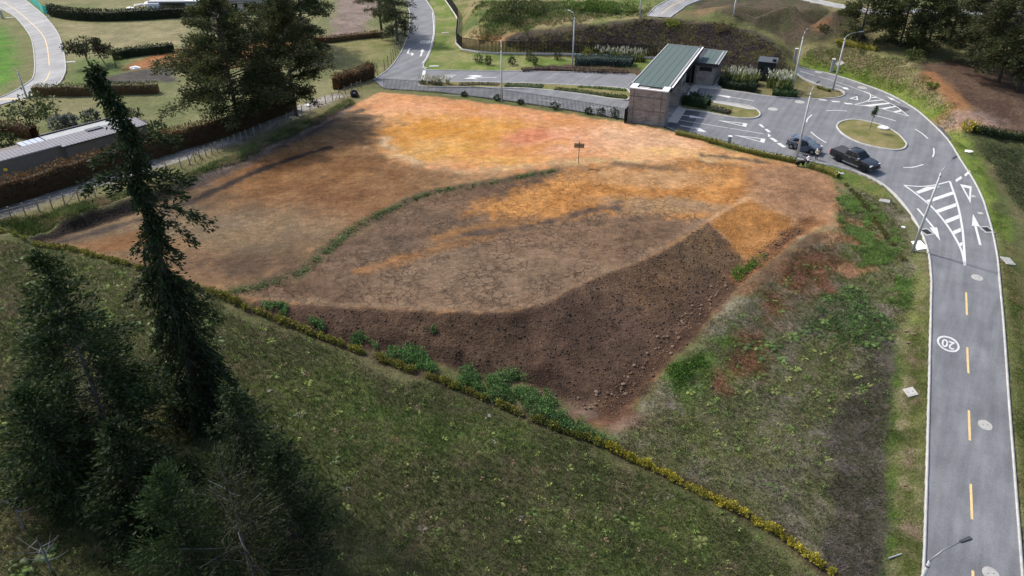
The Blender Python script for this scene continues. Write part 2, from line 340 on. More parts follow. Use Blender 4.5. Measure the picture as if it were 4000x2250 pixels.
class MB:                      # collects boxes / tubes / polygons into one mesh
    def __init__(s): s.v = []; s.f = []; s.m = []
    def add(s, V, Fs, mi=0):
        b = len(s.v); s.v += [tuple(map(float, p)) for p in V]; s.f += [tuple(b + i for i in f) for f in Fs]; s.m += [mi] * len(Fs); return s
    def box(s, x0, x1, y0, y1, z0, z1, mi=0):
        return s.add([(x0,y0,z0),(x1,y0,z0),(x1,y1,z0),(x0,y1,z0),(x0,y0,z1),(x1,y0,z1),(x1,y1,z1),(x0,y1,z1)],
                     [(0,3,2,1),(4,5,6,7),(0,1,5,4),(1,2,6,5),(2,3,7,6),(3,0,4,7)], mi)
    def hexa(s, b, t, mi=0):   # bottom quad and top quad
        return s.add(list(b) + list(t), [(3,2,1,0),(4,5,6,7),(0,1,5,4),(1,2,6,5),(2,3,7,6),(3,0,4,7)], mi)
    def tube(s, P, R, n=8, mi=0, cap=True):
        P = [Vector(p) for p in P]; R = R if isinstance(R, (list, tuple)) else [R] * len(P)
        V = []; Fs = []
        for i, p in enumerate(P):
            d = (P[min(i+1, len(P)-1)] - P[max(i-1, 0)]).normalized()
            a = d.orthogonal().normalized() if i == 0 else (a - d * a.dot(d)).normalized()
            b = d.cross(a)
            for k in range(n):
                t = 2 * math.pi * k / n; V.append(p + (a * math.cos(t) + b * math.sin(t)) * R[i])
        for i in range(len(P) - 1):
            for k in range(n): Fs.append((i*n+k, i*n+(k+1) % n, (i+1)*n+(k+1) % n, (i+1)*n+k))
        if cap: Fs += [tuple(range(n))[::-1], tuple((len(P)-1)*n + k for k in range(n))]
        return s.add(V, Fs, mi)
    def lathe(s, prof, n=16, c=(0,0), mi=0):
        V = []; Fs = []
        for r, z in prof:
            for k in range(n): V.append((c[0]+r*math.cos(2*math.pi*k/n), c[1]+r*math.sin(2*math.pi*k/n), z))
        for i in range(len(prof)-1):
            for k in range(n): Fs.append((i*n+k, i*n+(k+1) % n, (i+1)*n+(k+1) % n, (i+1)*n+k))
        Fs += [tuple(range(n))[::-1], tuple((len(prof)-1)*n+k for k in range(n))]
        return s.add(V, Fs, mi)
    def mesh(s, name, mats, smooth=False):
        me = bpy.data.meshes.new(name); me.from_pydata(s.v, [], s.f)
        for m in (mats if isinstance(mats, (list, tuple)) else [mats]): me.materials.append(m)
        me.polygons.foreach_set('material_index', s.m); me.polygons.foreach_set('use_smooth', [smooth]*len(s.f)); me.update(); return me
    def build(s, name, mats, parent=None, loc=None, smooth=False, bevel=0):
        o = obj(name, s.mesh(name, mats, smooth), parent, loc)
        if bevel:
            b = o.modifiers.new('bevel', 'BEVEL'); b.width = bevel; b.segments = 2; b.limit_method = 'ANGLE'
        return o
def gz(x, y): return float(bil(ZR, x, y))

# ------------------------------------------------------------------ roads
ZR = Zs.copy()
PROT = []                       # road outlines; terrain is lowered under them
def patch_mesh(name, poly, zoff, spacing, m, zfun=None):
    poly = np.asarray(poly)
    x0, y0 = poly.min(0); x1, y1 = poly.max(0)
    V = [Vector(p) for p in poly]; n = len(V)
    per = []
    E_ = [(i, (i+1) % n) for i in range(n)]
    if spacing:
        X, Y = np.meshgrid(np.arange(x0, x1, spacing), np.arange(y0, y1, spacing))
        s = sdist(poly, X.ravel(), Y.ravel()) > spacing * .25
        V += [Vector(p) for p in np.stack([X.ravel()[s], Y.ravel()[s]], 1)]
    vs, es, fs, *_ = delaunay_2d_cdt(V, E_, [list(range(n))], 1, 1e-5)
    xy = np.array([tuple(v) for v in vs]); z = bil(ZR, xy[:, 0], xy[:, 1]) + zoff
    fs = [f for f in fs]
    me = bpy.data.meshes.new(name)
    co = np.column_stack([xy, z]); out = []
    for f in fs:
        a, b, c = (xy[i] for i in f[:3])
        out.append(tuple(f) if (b[0]-a[0])*(c[1]-a[1]) - (b[1]-a[1])*(c[0]-a[0]) > 0 else tuple(f[::-1]))
    me.from_pydata([tuple(p) for p in co], [], out); me.materials.append(m); me.update()
    return me
def densify(P, step, closed=True):
    out = []
    n = len(P)
    for i in range(n if closed else n - 1):
        a, b = P[i], P[(i+1) % n]; k = max(1, int(np.linalg.norm(b-a)/step))
        for j in range(k): out.append(a + (b-a)*j/k)
    if not closed: out.append(P[-1])
    return np.array(out)
def road(name, poly, m, zoff=.02, spacing=1.1):
    poly = densify(poly, 1.2)
    o = obj(name, patch_mesh(name, poly, zoff, spacing, m)); tag(o, kind='structure'); PROT.append(poly); return o
def kerb(name, P, parent=None, w=.17, h=.12, m='kerb', side=0.0):
    P = densify(np.asarray(P), .8, False); n = len(P)
    T = np.gradient(P, axis=0); T /= np.maximum(np.linalg.norm(T, axis=1, keepdims=True), 1e-6)
    N = np.stack([-T[:, 1], T[:, 0]], 1)
    a = P + N*(side + w/2); b = P + N*(side - w/2)
    za = bil(ZR, P[:, 0], P[:, 1])
    V = np.concatenate([np.column_stack([a, za-.25]), np.column_stack([a, za+h]), np.column_stack([b, za+h]), np.column_stack([b, za-.25])])
    Fs = []
    for i in range(n-1):
        for k in range(3): Fs.append((k*n+i, k*n+i+1, (k+1)*n+i+1, (k+1)*n+i))
    me = npmesh(name, V, np.array(Fs), M[m]); o = obj(name, me, parent)
    if parent is None: tag(o, kind='structure')
    return o
def mark(parent, name, poly, m='paint', zoff=.034, sp=.8):
    return obj(name, patch_mesh(name, densify(np.asarray(poly), .8), zoff, sp, M[m]), parent)
def ribbon(P, w, closed=False):
    P = np.asarray(P); T = np.gradient(P, axis=0); T /= np.maximum(np.linalg.norm(T, axis=1, keepdims=True), 1e-6)
    N = np.stack([-T[:, 1], T[:, 0]], 1) * w / 2
    return np.concatenate([P + N, (P - N)[::-1]])
def stripe(parent, name, px, w, m='paint', n=5):
    P = GP(px); P = smooth_poly(P, n) if len(P) > 2 else densify(P, .8, False)
    return mark(parent, name, ribbon(P, w), m, sp=0)

L_edge = smooth_poly(GP(RL), 3); R_edge = smooth_poly(GP(RR), 3)
lane_back = GP([(2004,186),(2030,203),(2075,220),(2112,227),(2124,236),(2108,245),(2060,249),(2041,249),(1941,243),(1860,231),(1801,223)])
lane_back = smooth_poly(lane_back, 3)
main = np.concatenate([L_edge, R_edge, lane_back, GP([(1740,213),(1700,262),(1668,316),(1690,327)])])
main_road = road('road', main, M['asphalt'])
FENCE_L = GP([(968,223),(1100,231),(1262,251),(1400,271),(1572,300)])
R2_left = smooth_poly(GP([(1018,-30),(1020,0),(1032,32),(1030,75),(1010,132),(983,170),(962,187),(940,202)]), 3)
R2_right = smooth_poly(GP([(1062,-30),(1071,0),(1090,32),(1093,75),(1088,107),(1078,140),(1067,158),(1064,166),(1068,173),(1080,177),(1180,179),(1299,180),(1400,182),(1505,184),(1598,189)]), 3)
entry = np.concatenate([R2_left, FENCE_L, GP([(1580,301),(1672,318.5)]), GP([(1700,262),(1740,213)]), GP([(1660,195)]), R2_right[::-1]])
entry_road = road('entry_road', entry, M['asphalt'], .016)
R3L = smooth_poly(GP([(-60,-20),(0,21),(37,43),(70,83),(82,117),(85,187),(63,213),(20,237),(0,245),(-70,270)]), 3)
R3R = smooth_poly(GP([(-70,292),(0,265),(45,253),(87,240),(143,217),(163,190),(167,163),(157,110),(143,77),(110,37),(65,0),(20,-25)]), 3)
side_road = road('side_road', np.concatenate([R3L, R3R]), M['asphalt_old'])
R4L = smooth_poly(GP([(1700,-12),(1679,0),(1645,20),(1625,41)]), 3); R4R = smooth_poly(GP([(1688,44),(1723,18),(1765,0),(1800,-12)]), 3)
hill_road = road('hill_road', np.concatenate([R4L, R4R]), M['asphalt_old'])
R5a = smooth_poly(GP([(1990,-10),(2021,0),(2124,22),(2220,38),(2345,34),(2431,37),(2600,45)]), 3); R5b = smooth_poly(GP([(2600,30),(2428,24),(2351,22),(2220,27),(2127,14),(2060,0),(2030,-10)]), 3)
upper_road = road('upper_road', np.concatenate([R5a, R5b]), M['asphalt_old'])
for nm, P, s in (('kerb', L_edge, .1), ('kerb', R_edge, .1), ('kerb', lane_back, .1), ('kerb', R2_left, -.1), ('kerb', R2_right, .1), ('kerb', R3L, .1), ('kerb', R3R, .1), ('kerb', R4L, .1), ('kerb', R4R, .1), ('kerb', R5a, .1), ('kerb', R5b, .1)):
    kerb(nm, P, side=s)
# paved apron strips beside the gate house (darker new asphalt)
mark(main_road, 'dark_asphalt_patch', GP([(1679,318),(1706,272),(1763,281),(1730,335),(1700,328)]), 'asphalt_dark', .03)
mark(main_road, 'dark_asphalt_patch', GP([(1718,252),(1732,222),(1762,226),(1741,256)]), 'asphalt_dark', .03)
mark(main_road, 'dark_asphalt_patch', GP([(2238,261),(2256,266),(2296,275),(2272,282),(2246,270)]), 'asphalt_dark', .03)
mark(main_road, 'dark_asphalt_patch', GP([(2353,318),(2366,318),(2396,352),(2382,350)]), 'asphalt_dark', .03)
# islands
def island(name, outline, lawncol, label, m_k='kerb'):
    o = obj(name, patch_mesh(name, densify(outline, .7), .10, .8, None if False else M['lawn']))
    tag(o, kind='structure'); kerb('kerb', np.concatenate([outline, outline[:1]]), o, w=.24, h=.16); return o
def lawn_mat(name, ca, cb, cc):
    m = bpy.data.materials.new(name); m.use_nodes = True; n = m.node_tree; b = n.nodes['Principled BSDF']
    g = n.nodes.new('ShaderNodeNewGeometry')
    a = n.nodes.new('ShaderNodeTexNoise'); a.inputs['Scale'].default_value = .5; a.inputs['Detail'].default_value = 8; a.inputs['Roughness'].default_value = .72
    n.links.new(g.outputs['Position'], a.inputs['Vector'])
    r = n.nodes.new('ShaderNodeValToRGB'); e = r.color_ramp.elements
    e[0].position = .33; e[0].color = (*ca, 1); e[1].position = .68; e[1].color = (*cc, 1); k = e.new(.5); k.color = (*cb, 1)
    n.links.new(a.outputs[0], r.inputs[0]); n.links.new(r.outputs[0], b.inputs['Base Color'])
    b.inputs['Roughness'].default_value = .95; b.inputs['Specular IOR Level'].default_value = .1
    c = n.nodes.new('ShaderNodeTexNoise'); c.inputs['Scale'].default_value = 9; c.inputs['Detail'].default_value = 4; n.links.new(g.outputs['Position'], c.inputs['Vector'])
    u = n.nodes.new('ShaderNodeBump'); u.inputs['Strength'].default_value = .6; u.inputs['Distance'].default_value = .08
    n.links.new(c.outputs[0], u.inputs['Height']); n.links.new(u.outputs[0], b.inputs['Normal'])
    return m
M['lawn'] = lawn_mat('island_lawn', (.085, .10, .03), (.15, .14, .055), (.24, .19, .10))
def z6(l): return [((3000 + x/2.229)/1.5528, (450 + y/2.229)/1.5528) for x, y in l]
def z4(l): return [((2400 + x/2.8975)/1.5528, (y/2.8975)/1.5528) for x, y in l]
def z5(l): return [((3000 + x/2.013)/1.5528, (y/2.013)/1.5528) for x, y in l]
def z3(l): return [((1600 + x/2.576)/1.5528, (y/2.576)/1.5528) for x, y in l]
def z7(l): return [((3000 + x/1.159)/1.5528, (1000 + y/1.159)/1.5528) for x, y in l]
RB = smooth_poly(GP(z6([(600,95),(640,60),(740,42),(880,62),(1010,100),(1120,160),(1190,230),(1205,265),(1180,295),(1120,308),(1030,300),(900,275),(760,230),(660,175),(615,130)])), 3, True)
roundabout = island('roundabout_island', RB, None, '')
EI = smooth_poly(GP(z4([(745,1222),(1000,1268),(1350,1335),(1560,1345),(1640,1318),(1640,1275),(1560,1218),(1400,1185),(1120,1150),(840,1105)])), 3, True)
east_median = island('gate_median', EI, None, '')
WI = smooth_poly(GP(z3([(95,860),(180,835),(440,828),(930,836),(1400,850),(1800,870),(2190,900),(2190,1015),(1800,960),(1400,912),(1100,892),(700,884),(300,880),(150,874)])), 2, True)
west_median = island('lane_median', WI, None, '')
mark(east_median, 'concrete_walk', GP(z4([(1120,1150),(1400,1190),(1560,1228),(1600,1250),(1520,1248),(1300,1205),(1110,1170)])), 'concrete_w', .14, 0)

# road markings
R = main_road
for a in [[(2430,736),(2432,793)],[(2433,874),(2436,940)],[(2437,1033),(2439.5,1108.5)],[(2441.5,1218),(2445,1307)],[(2447,1436),(2449,1530)]]:
    stripe(R, 'lane_dash', a, .17, 'paint_y')
def px6(l): return GP(z6(l))
# hatched splitter south of the roundabout
stripe(R, 'hatch_border', z6([(1185,612),(1280,680),(1440,815),(1580,990),(1680,1170),(1712,1310)]), .22)
stripe(R, 'hatch_border', z6([(1582,577),(1650,780),(1690,980),(1708,1180),(1714,1310)]), .22)
stripe(R, 'hatch_border', z6([(1185,612),(1330,622),(1460,608),(1582,577)]), .2)
for q in ([(1285,668),(1385,625),(1500,622),(1310,686)], [(1375,745),(1608,665),(1612,692),(1402,764)], [(1460,828),(1636,766),(1640,796),(1486,852)], [(1538,915),(1660,868),(1664,900),(1558,943)], [(1606,1012),(1676,983),(1680,1015),(1622,1040)], [(1665,1118),(1690,1107),(1692,1135),(1674,1143)]):
    mark(R, 'hatch_bar', px6(q))
def arrow_px(parent, head, shaft, w):
    mark(parent, 'arrow_head', GP(head)); stripe(parent, 'arrow_shaft', shaft, w)
arrow_px(R, z6([(1784,862),(1845,972),(1774,964)]), z6([(1806,968),(1848,1133)]), .24)
arrow_px(R, z6([(1404,980),(1472,980),(1499,1096)]), z6([(1300,814),(1440,980)]), .22)
def tri_yield(parent, px, w):
    P = GP(px); c = P.mean(0); Q = c + (P - c) * w
    for i in range(3):
        j = (i+1) % 3; mark(parent, 'yield_triangle', np.array([P[i], P[j], Q[j], Q[i]]), sp=0)
tri_yield(R, z6([(1672,602),(1772,622),(1762,768)]), .55)
for q in ([(1630,565),(1680,532),(1690,552),(1638,584)], [(1708,520),(1752,478),(1764,496),(1718,536)]): mark(R, 'give_way_dash', px6(q))
# circulating lane dashes
for a in (z6([(372,145),(430,195),(508,242)]), z6([(1177,457),(1260,455),(1352,431)]), z6([(1432,366),(1445,330),(1441,288)]), z6([(1278,122),(1340,160),(1392,206)]), z6([(920,2),(1010,22),(1112,52)]), z5([(458,873),(540,869),(623,876)]), z5([(302,963),(312,935),(345,904)])):
    stripe(R, 'roundabout_dash', a, .17)
# northern splitter
def px5(l): return GP(z5(l))
stripe(R, 'hatch_border', z5([(742,718),(800,738),(800,780),(760,802),(680,824)]), .16)
stripe(R, 'hatch_border', z5([(742,718),(860,768),(1000,835),(1105,915)]), .16)
stripe(R, 'hatch_border', z5([(680,824),(840,845),(980,880),(1105,915)]), .16)
for q in ([(815,765),(850,762),(862,768),(812,772)], [(785,796),(905,783),(912,790),(778,802)], [(740,830),(950,808),(955,818),(800,838)], [(885,853),(1000,835),(1008,842),(920,860)], [(980,880),(1045,865),(1050,877),(1000,888)]): mark(R, 'hatch_bar', px5(q), sp=0)
arrow_px(R, z5([(932,758),(996,783),(972,790)]), z5([(985,786),(1065,824)]), .2)
arrow_px(R, z5([(580,686),(622,690),(638,708),(598,702)]), z5([(530,668),(605,694)]), .18)
tri_yield(R, z5([(636,775),(702,757),(708,790)]), .55)
for q in ([(386,780),(450,784),(470,792),(405,789)], [(492,793),(555,797),(572,806),(512,804)], [(592,808),(655,814),(672,823),(612,820)]): mark(R, 'give_way_dash', px5(q), sp=0)
stripe(R, 'edge_line', z5([(250,560),(420,610),(600,665),(742,718)]), .12)
for q in ([(0,1050),(25,1072),(0,1078)], [(8,1085),(40,1086),(80,1114),(55,1118)], [(66,1126),(100,1128),(145,1160),(112,1160)]): mark(R, 'give_way_dash', px5(q), sp=0)
# gate lanes
stripe(R, 'lane_line', z4([(585,1335),(800,1372),(1280,1449)]), .12)
stripe(R, 'lane_line', z4([(590,1275),(860,1322)]), .1)
stripe(R, 'lane_line', z4([(740,1420),(960,1452)]), .1)
arrow_px(R, z4([(855,1305),(850,1332),(1045,1346)]), z4([(700,1290),(860,1318)]), .12)
tri_yield(R, z4([(1165,1363),(1505,1400),(1490,1440)]), .6)
arrow_px(R, z4([(1142,1074),(1318,1090),(1300,1113)]), z4([(1310,1100),(1582,1144)]), .16)
stripe(R, 'lane_line', [(1835,322.8),(1920,337.5)], .12)
tri_yield(R, [(1844,340),(1926,350),(1922,360)], .6)
mark(R, 'arrow_head', GP([(1747,321),(1760,322.5),(1778,333),(1757,331)])); stripe(R, 'arrow_shaft', [(1712,316.5),(1752,325)], .12)
for q in ([(1908,313),(1914,313),(1924,321),(1917,321)], [(1922,325),(1930,325),(1940,333),(1932,333)]): mark(R, 'give_way_dash', GP(q), sp=0)
R = entry_road
for a in ([(330,957),(525,962)], [(800,968),(1008,981)], [(1298,1006),(1522,1032)], [(1825,1074),(2065,1105)]): stripe(R, 'lane_dash', z3(a), .13)
mark(R, 'stop_bar', GP(z3([(136,710),(164,712),(142,803),(113,800)])))
for a in ([(305,787),(410,790)], [(325,778),(435,780)], [(340,768),(445,770)], [(355,757),(470,759)]): stripe(R, 'rumble_bar', z3(a), .2)
arrow_px(R, z3([(580,765),(660,757),(740,765),(700,776),(640,782),(690,797),(540,792),(640,775)]), z3([(660,780),(876,782)]), .2)
arrow_px(R, z3([(130,489),(152,519),(106,523)]), z3([(110,568),(132,515)]), .3)
stripe(R, 'arrow_shaft', z3([(2,487),(-22,540)]), .3); stripe(R, 'arrow_shaft', z3([(-25,535),(30,550)]), .3); mark(R, 'arrow_head', GP(z3([(18,528),(46,545),(18,565)])))
stripe(R, 'edge_line', [(1030,30),(1028,75),(1008,132),(981,170),(960,188)], .14); stripe(R, 'edge_line', [(1088,32),(1091,75),(1086,107),(1075,140),(1062,160)], .14)
stripe(side_road, 'centre_line', [(0,2),(30,18),(70,50),(105,85),(118,115),(124,165)], .14, 'paint_y'); stripe(side_road, 'centre_line', [(126,180),(117,200),(100,215)], .14, 'paint_y')
stripe(side_road, 'crossing_bar', [(0,251),(30,249),(60,252)], .5, 'paint_y')
stripe(hill_road, 'centre_line', z4([(525,165),(600,100),(690,50),(800,0)]), .16, 'paint_y')
def speed20(parent, px, rx, ry, rz):
    c = G(*px)[:2]; ca, sa = math.cos(rz), math.sin(rz)
    t = np.linspace(0, 2*math.pi, 33)[:-1]
    loc = lambda x, y: np.column_stack([c[0] + x*ca - y*sa, c[1] + x*sa + y*ca])
    o1 = loc(rx*np.cos(t), ry*np.sin(t)); o2 = loc((rx-.17)*np.cos(t), (ry-.2)*np.sin(t))
    V = np.concatenate([o1, o2]); z = bil(ZR, V[:, 0], V[:, 1]) + .04
    fs = [(i, (i+1) % 32, 32+(i+1) % 32, 32+i) for i in range(32)]
    obj('speed_limit_ring', npmesh('speed_limit_ring', np.column_stack([V, z]), np.array(fs), M['paint']), parent)
    cu = bpy.data.curves.new('digits', 'FONT'); cu.body = '20'; cu.align_x = 'CENTER'; cu.align_y = 'CENTER'; cu.size = 1.0; cu.offset = .02
    to = bpy.data.objects.new('tmp_digits', cu); C.objects.link(to); bpy.context.view_layer.update()
    me = bpy.data.meshes.new_from_object(to.evaluated_get(bpy.context.evaluated_depsgraph_get())); bpy.data.objects.remove(to)
    P = np.array([tuple(v.co) for v in me.vertices]); P[:, 0] *= rx*1.15; P[:, 1] *= ry*1.45
    q = loc(P[:, 0], P[:, 1]); z = bil(ZR, q[:, 0], q[:, 1]) + .042
    for v, a, b in zip(me.vertices, q, z): v.co = (a[0], a[1], b)
    me.materials.clear(); me.materials.append(M['paint']); obj('speed_limit_digits', me, parent)
speed20(main_road, (2385,866), .92, .95, math.pi - .52)
speed20(entry_road, (1070,106), 1.0, 1.5, .12)

# ------------------------------------------------------------------ ground colours (albedo of soils and turf, per place)
N = lambda s, f, o=4: fbm(GX * f, GY * f, s, o)
n1, n2, n3 = N(1, .12), N(2, .35), N(3, .9, 3)
WXX, WYY = GX + 2.2 * N(11, .16) + .9 * N(15, .7, 3), GY + 2.2 * N(12, .16) + .9 * N(16, .7, 3)
wfine = .8 * N(13, 1.0, 3)
col = np.zeros((NY, NX, 3)); msk = np.zeros((NY, NX, 3))      # mask: cracks, turf, clods
def shade(c): return np.array(c)
def paint(mask, c, grassy=None, crack=None, clod=None):
    m = mask[..., None]
    col[:] = col * (1-m) + np.asarray(c) * m
    for k, v in ((0, crack), (1, grassy), (2, clod)):
        if v is not None: msk[..., k] = msk[..., k] * (1-mask) + v * mask
def reg(px, soft=1.0, warp=1.0, world=False):
    P = np.asarray(px) if world else GP(px)
    x = GX + (WXX-GX) * warp * .5; y = GY + (WYY-GY) * warp * .5
    b = 6; bx = (P[:, 0].min()-b, P[:, 0].max()+b); by = (P[:, 1].min()-b, P[:, 1].max()+b)
    i0, i1 = np.searchsorted(gx, bx); j0, j1 = np.searchsorted(gy, by)
    out = np.zeros((NY, NX)); sl = (slice(j0, j1), slice(i0, i1))
    if i1 > i0 and j1 > j0: out[sl] = sstep(-soft, soft, sdist(P, x[sl], y[sl]) + wfine[sl] * soft * 1.6)
    return out
def blob(px, py, rx, ry=None, soft=.8, rot=0.0):     # patch of radius rx, ry metres
    c = G(px, py); ry = ry or rx; dx, dy = WXX - c[0], WYY - c[1]
    ca, sa = math.cos(rot), math.sin(rot); u, v = dx*ca + dy*sa, -dx*sa + dy*ca
    return sstep(1 + soft, 1 - soft, np.hypot(u/rx, v/ry) + wfine * .5)
def strip(px, w, soft=.5, warp=1.0):
    P = GP(px); x = GX + (WXX-GX) * .25 * warp; y = GY + (WYY-GY) * .25 * warp
    return sstep(w + soft, w - soft, pdist(P, x, y) + wfine * soft * 1.4)
def mixc(a, b, t): return np.asarray(a) * (1 - t[..., None]) + np.asarray(b) * t[..., None]
one = np.ones((NY, NX))
t1 = sstep(-.35, .35, n1 + .5 * n2); t2 = sstep(-.3, .3, n2 + .4 * n3)
paint(one, mixc((.10, .115, .04), (.17, .15, .07), t1), 1, 0, .2)
# far left lawns, dry
far_left = [(-700,700),(-300,620),(0,520),(300,425),(600,330),(740,270),(850,225),(935,200),(985,165),(1012,130),(1030,75),(1030,0),(1000,-60),(-900,-60)]
paint(reg(far_left, 1), mixc((.125, .14, .056), (.185, .175, .085), t1), .7, 0, .2)
paint(reg([(140,60),(480,55),(480,110),(300,130),(170,110)], 3), mixc((.18, .165, .085), (.245, .215, .115), t2), .6)
paint(reg([(-60,30),(60,100),(70,190),(40,225),(-80,255)], .8), mixc((.055, .16, .015), (.09, .20, .025), t2), .8)
paint(strip([(0,40),(60,90),(76,130),(76,190),(30,228),(0,240)], 2.2, 1.2), mixc((.17, .16, .075), (.14, .15, .06), t2), .8)
paint(reg([(200,150),(330,140),(300,190),(180,215),(165,170)], 2), (.10, .14, .04), 1)
paint(reg([(310,172),(350,150),(440,125),(620,95),(770,90),(770,150),(600,170),(330,176)], 1.0), mixc((.27, .115, .043), (.33, .15, .058), t2), .1, 0, .8)
paint(reg([(205,215),(245,195),(330,177),(440,166),(440,205),(330,212)], 1.0), mixc((.075, .068, .062), (.10, .09, .08), t2), .2, 0, .8)
paint(reg([(855,0),(955,0),(930,60),(900,95),(830,100),(840,40)], 1.5), mixc((.26, .20, .17), (.20, .155, .13), t2), .1, 0, .8)
paint(reg([(850,110),(960,95),(1000,110),(985,160),(940,190),(870,210),(860,160)], 1), mixc((.15, .16, .055), (.22, .20, .09), t2), .8)
# path and bank beside the plot
paint(strip([(-120,560),(0,532),(200,470),(430,400),(600,345),(740,285),(840,243)], 1.5, 1.0), mixc((.33, .31, .28), (.22, .2, .175), t2), .15, 0, .6)
paint(strip([(-60,580),(0,566),(200,520),(330,480),(470,437),(600,385),(750,318),(880,250)], .7, .6), mixc((.09, .11, .03), (.15, .14, .06), t2), 1)
# lawns by the gate
paint(reg([(1070,172),(1093,75),(1075,-20),(1120,-20),(1150,50),(1150,115),(1180,128),(1405,138),(1640,146),(1700,170),(1700,205),(1598,189),(1300,180),(1082,177)], .4), mixc((.12, .17, .035), (.21, .21, .085), sstep(-.2, .5, n2 + .4*n1)), .7)
paint(reg([(1290,181),(1370,163),(1450,160),(1620,170),(1640,192),(1500,185)], .5), mixc((.07, .055, .03), (.10, .06, .045), t2), .9)
# scrub field and dark bank behind the black fence
paint(reg([(1130,-20),(1160,50),(1155,115),(1180,126),(1300,128),(1480,60),(1620,46),(1800,-20)], .6), mixc((.13, .15, .045), (.24, .20, .10), t2), 1)
paint(blob(1300, 30, 12, 7), mixc((.06, .10, .025), (.12, .14, .04), t2), 1)
paint(blob(1550, 15, 14, 6), mixc((.06, .10, .025), (.10, .13, .035), t2), 1)
paint(blob(1185, 95, 2.5, 3), (.32, .25, .12), 1)
paint(blob(1245, 106, 4.5, 2.0, .6), mixc((.30, .16, .075), (.24, .19, .09), t2), .3)
paint(blob(1290, 112, 3, 1.6, .6), mixc((.30, .16, .075), (.24, .19, .09), t2), .3)
paint(reg([(1270,98),(1300,84),(1480,61),(1600,50),(1700,48),(1800,58),(1900,82),(1950,105),(1975,140),(1996,182),(1990,212),(1900,199),(1740,160),(1630,141),(1405,133),(1270,130)], .6), mixc((.085, .068, .055), (.13, .11, .05), sstep(-.1, .6, n2 + .5*n3)), .9, 0, 1)
paint(strip([(1180,126),(1405,134),(1640,142),(1750,163)], 1.5, 1), mixc((.14, .135, .04), (.11, .1, .04), t2), 1)
paint(strip([(1960,110),(1985,150),(1998,190),(1990,212)], 1.3, 1), mixc((.12, .13, .035), (.1, .1, .04), t2), 1)
# far hills to the right
paint(reg([(1720,-20),(1760,30),(1850,60),(1960,95),(2000,125),(2100,110),(2130,40),(2030,-20)], 1.2), mixc((.07, .068, .034), (.098, .075, .05), t2), .9, 0, .7)
paint(blob(2068, 62, 1.6, 1.0, .6), (.20, .10, .05), .3); paint(blob(1780, 22, 5, 3, .6), (.16, .11, .06), .4)
paint(reg([(1990,128),(2040,116),(2120,110),(2210,130),(2290,155),(2350,200),(2400,260),(2410,330),(2330,285),(2250,225),(2150,190),(2030,163),(2000,160)], .6), mixc((.16, .155, .064), (.215, .18, .10), t2), .8)
paint(strip([(2030,164),(2150,192),(2250,228),(2330,288),(2400,352),(2450,412),(2482,490),(2505,570)], 1.4, .7), mixc((.10, .16, .02), (.14, .18, .035), t2), 1)
paint(reg([(2290,165),(2420,150),(2600,180),(2640,330),(2560,360),(2440,330),(2400,290),(2380,230)], .8), mixc((.09, .055, .039), (.13, .085, .058), t2), .35, 0, .9)
paint(strip([(2330,185),(2380,220),(2410,265),(2420,300)], 1.2, .6), (.24, .12, .055), .1, 0, .5)
paint(blob(2400, 280, 2.4, 1.6, .6), (.30, .17, .075), .1); paint(blob(2420, 300, 4.5, 2.2, .6), mixc((.27, .2, .17), (.30, .19, .13), t2), .1)
paint(reg([(2440,340),(2600,350),(2700,620),(2560,520),(2500,420)], .8), mixc((.04, .055, .02), (.075, .085, .03), t2), 1)
paint(strip([(2440,380),(2490,470),(2525,560),(2545,660)], .9, .6), mixc((.12, .17, .03), (.10, .12, .04), t2), 1)
# slope right of the plot, verges
paint(reg([(2110,440),(2200,455),(2250,492),(2290,542),(2318,592),(2336,645),(2340,724),(2332,1033),(2318,1449),(2310,1640),(2200,1560),(2090,1442),(1950,1342),(1800,1260),(1660,1190),(1520,1120),(1560,1060),(1720,860),(1880,690),(2020,600),(2085,560),(2115,500)], .5), mixc((.12, .125, .052), (.185, .168, .115), sstep(-.3, .4, n2 + .6*n3)), .8, 0, .4)
gpatch = sstep(.0, .35, n2 * .7 + n3 * .7)
paint(reg([(1640,930),(1760,860),(1850,830),(1900,930),(1850,1010),(1700,1030)], 1.2) * sstep(-.4, .2, n2 + .5*n3), (.09, .16, .025), 1)
paint(reg([(1560,1060),(1700,1020),(1900,1010),(2000,1100),(1950,1200),(1700,1180)], 2.0) * sstep(-.2, .4, n2 + .5*n3), (.13, .14, .05), 1)
paint(reg([(2110,480),(2170,480),(2230,560),(2290,640),(2290,760),(2200,760),(2160,700),(2120,600),(2090,560)], 1) * sstep(-.2, .5, n2 + .7*n3), mixc((.085, .14, .03), (.12, .145, .05), t2), 1)
for bx, by, a, b in ((2050,650,2.6,1.6), (2000,690,2.2,1.4), (2040,680,2.6,1.2), (2110,670,2.4,1.5), (1890,880,1.4,2.2), (1960,780,1.5,2.4), (2010,720,1.4,2.2), (1830,940,1.2,1.6), (2090,720,1.3,1.8)):
    paint(blob(bx, by, a, b, .7), mixc((.15, .068, .035), (.20, .10, .05), t2), .1, 0, .8)
for bx, by, a, b in ((2150,600,2.4,1.0), (2120,560,1.6,1.2), (2090,600,1.5,1.4), (2155,680,2.2,.7)):
    paint(blob(bx, by, a, b, .6), mixc((.33, .19, .10), (.27, .14, .07), t2), .1, 0, .5)
paint(reg([(2130,950),(2235,850),(2265,900),(2262,1100),(2250,1300),(2240,1449),(2210,1600),(2060,1420),(2075,1250),(2090,1080)], .8), mixc((.058, .055, .037), (.083, .073, .057), t2), .7, 0, .5)
paint(strip([(2262,880),(2256,1000),(2250,1150),(2245,1300),(2238,1449)], .45, .4), (.06, .10, .016), 1)
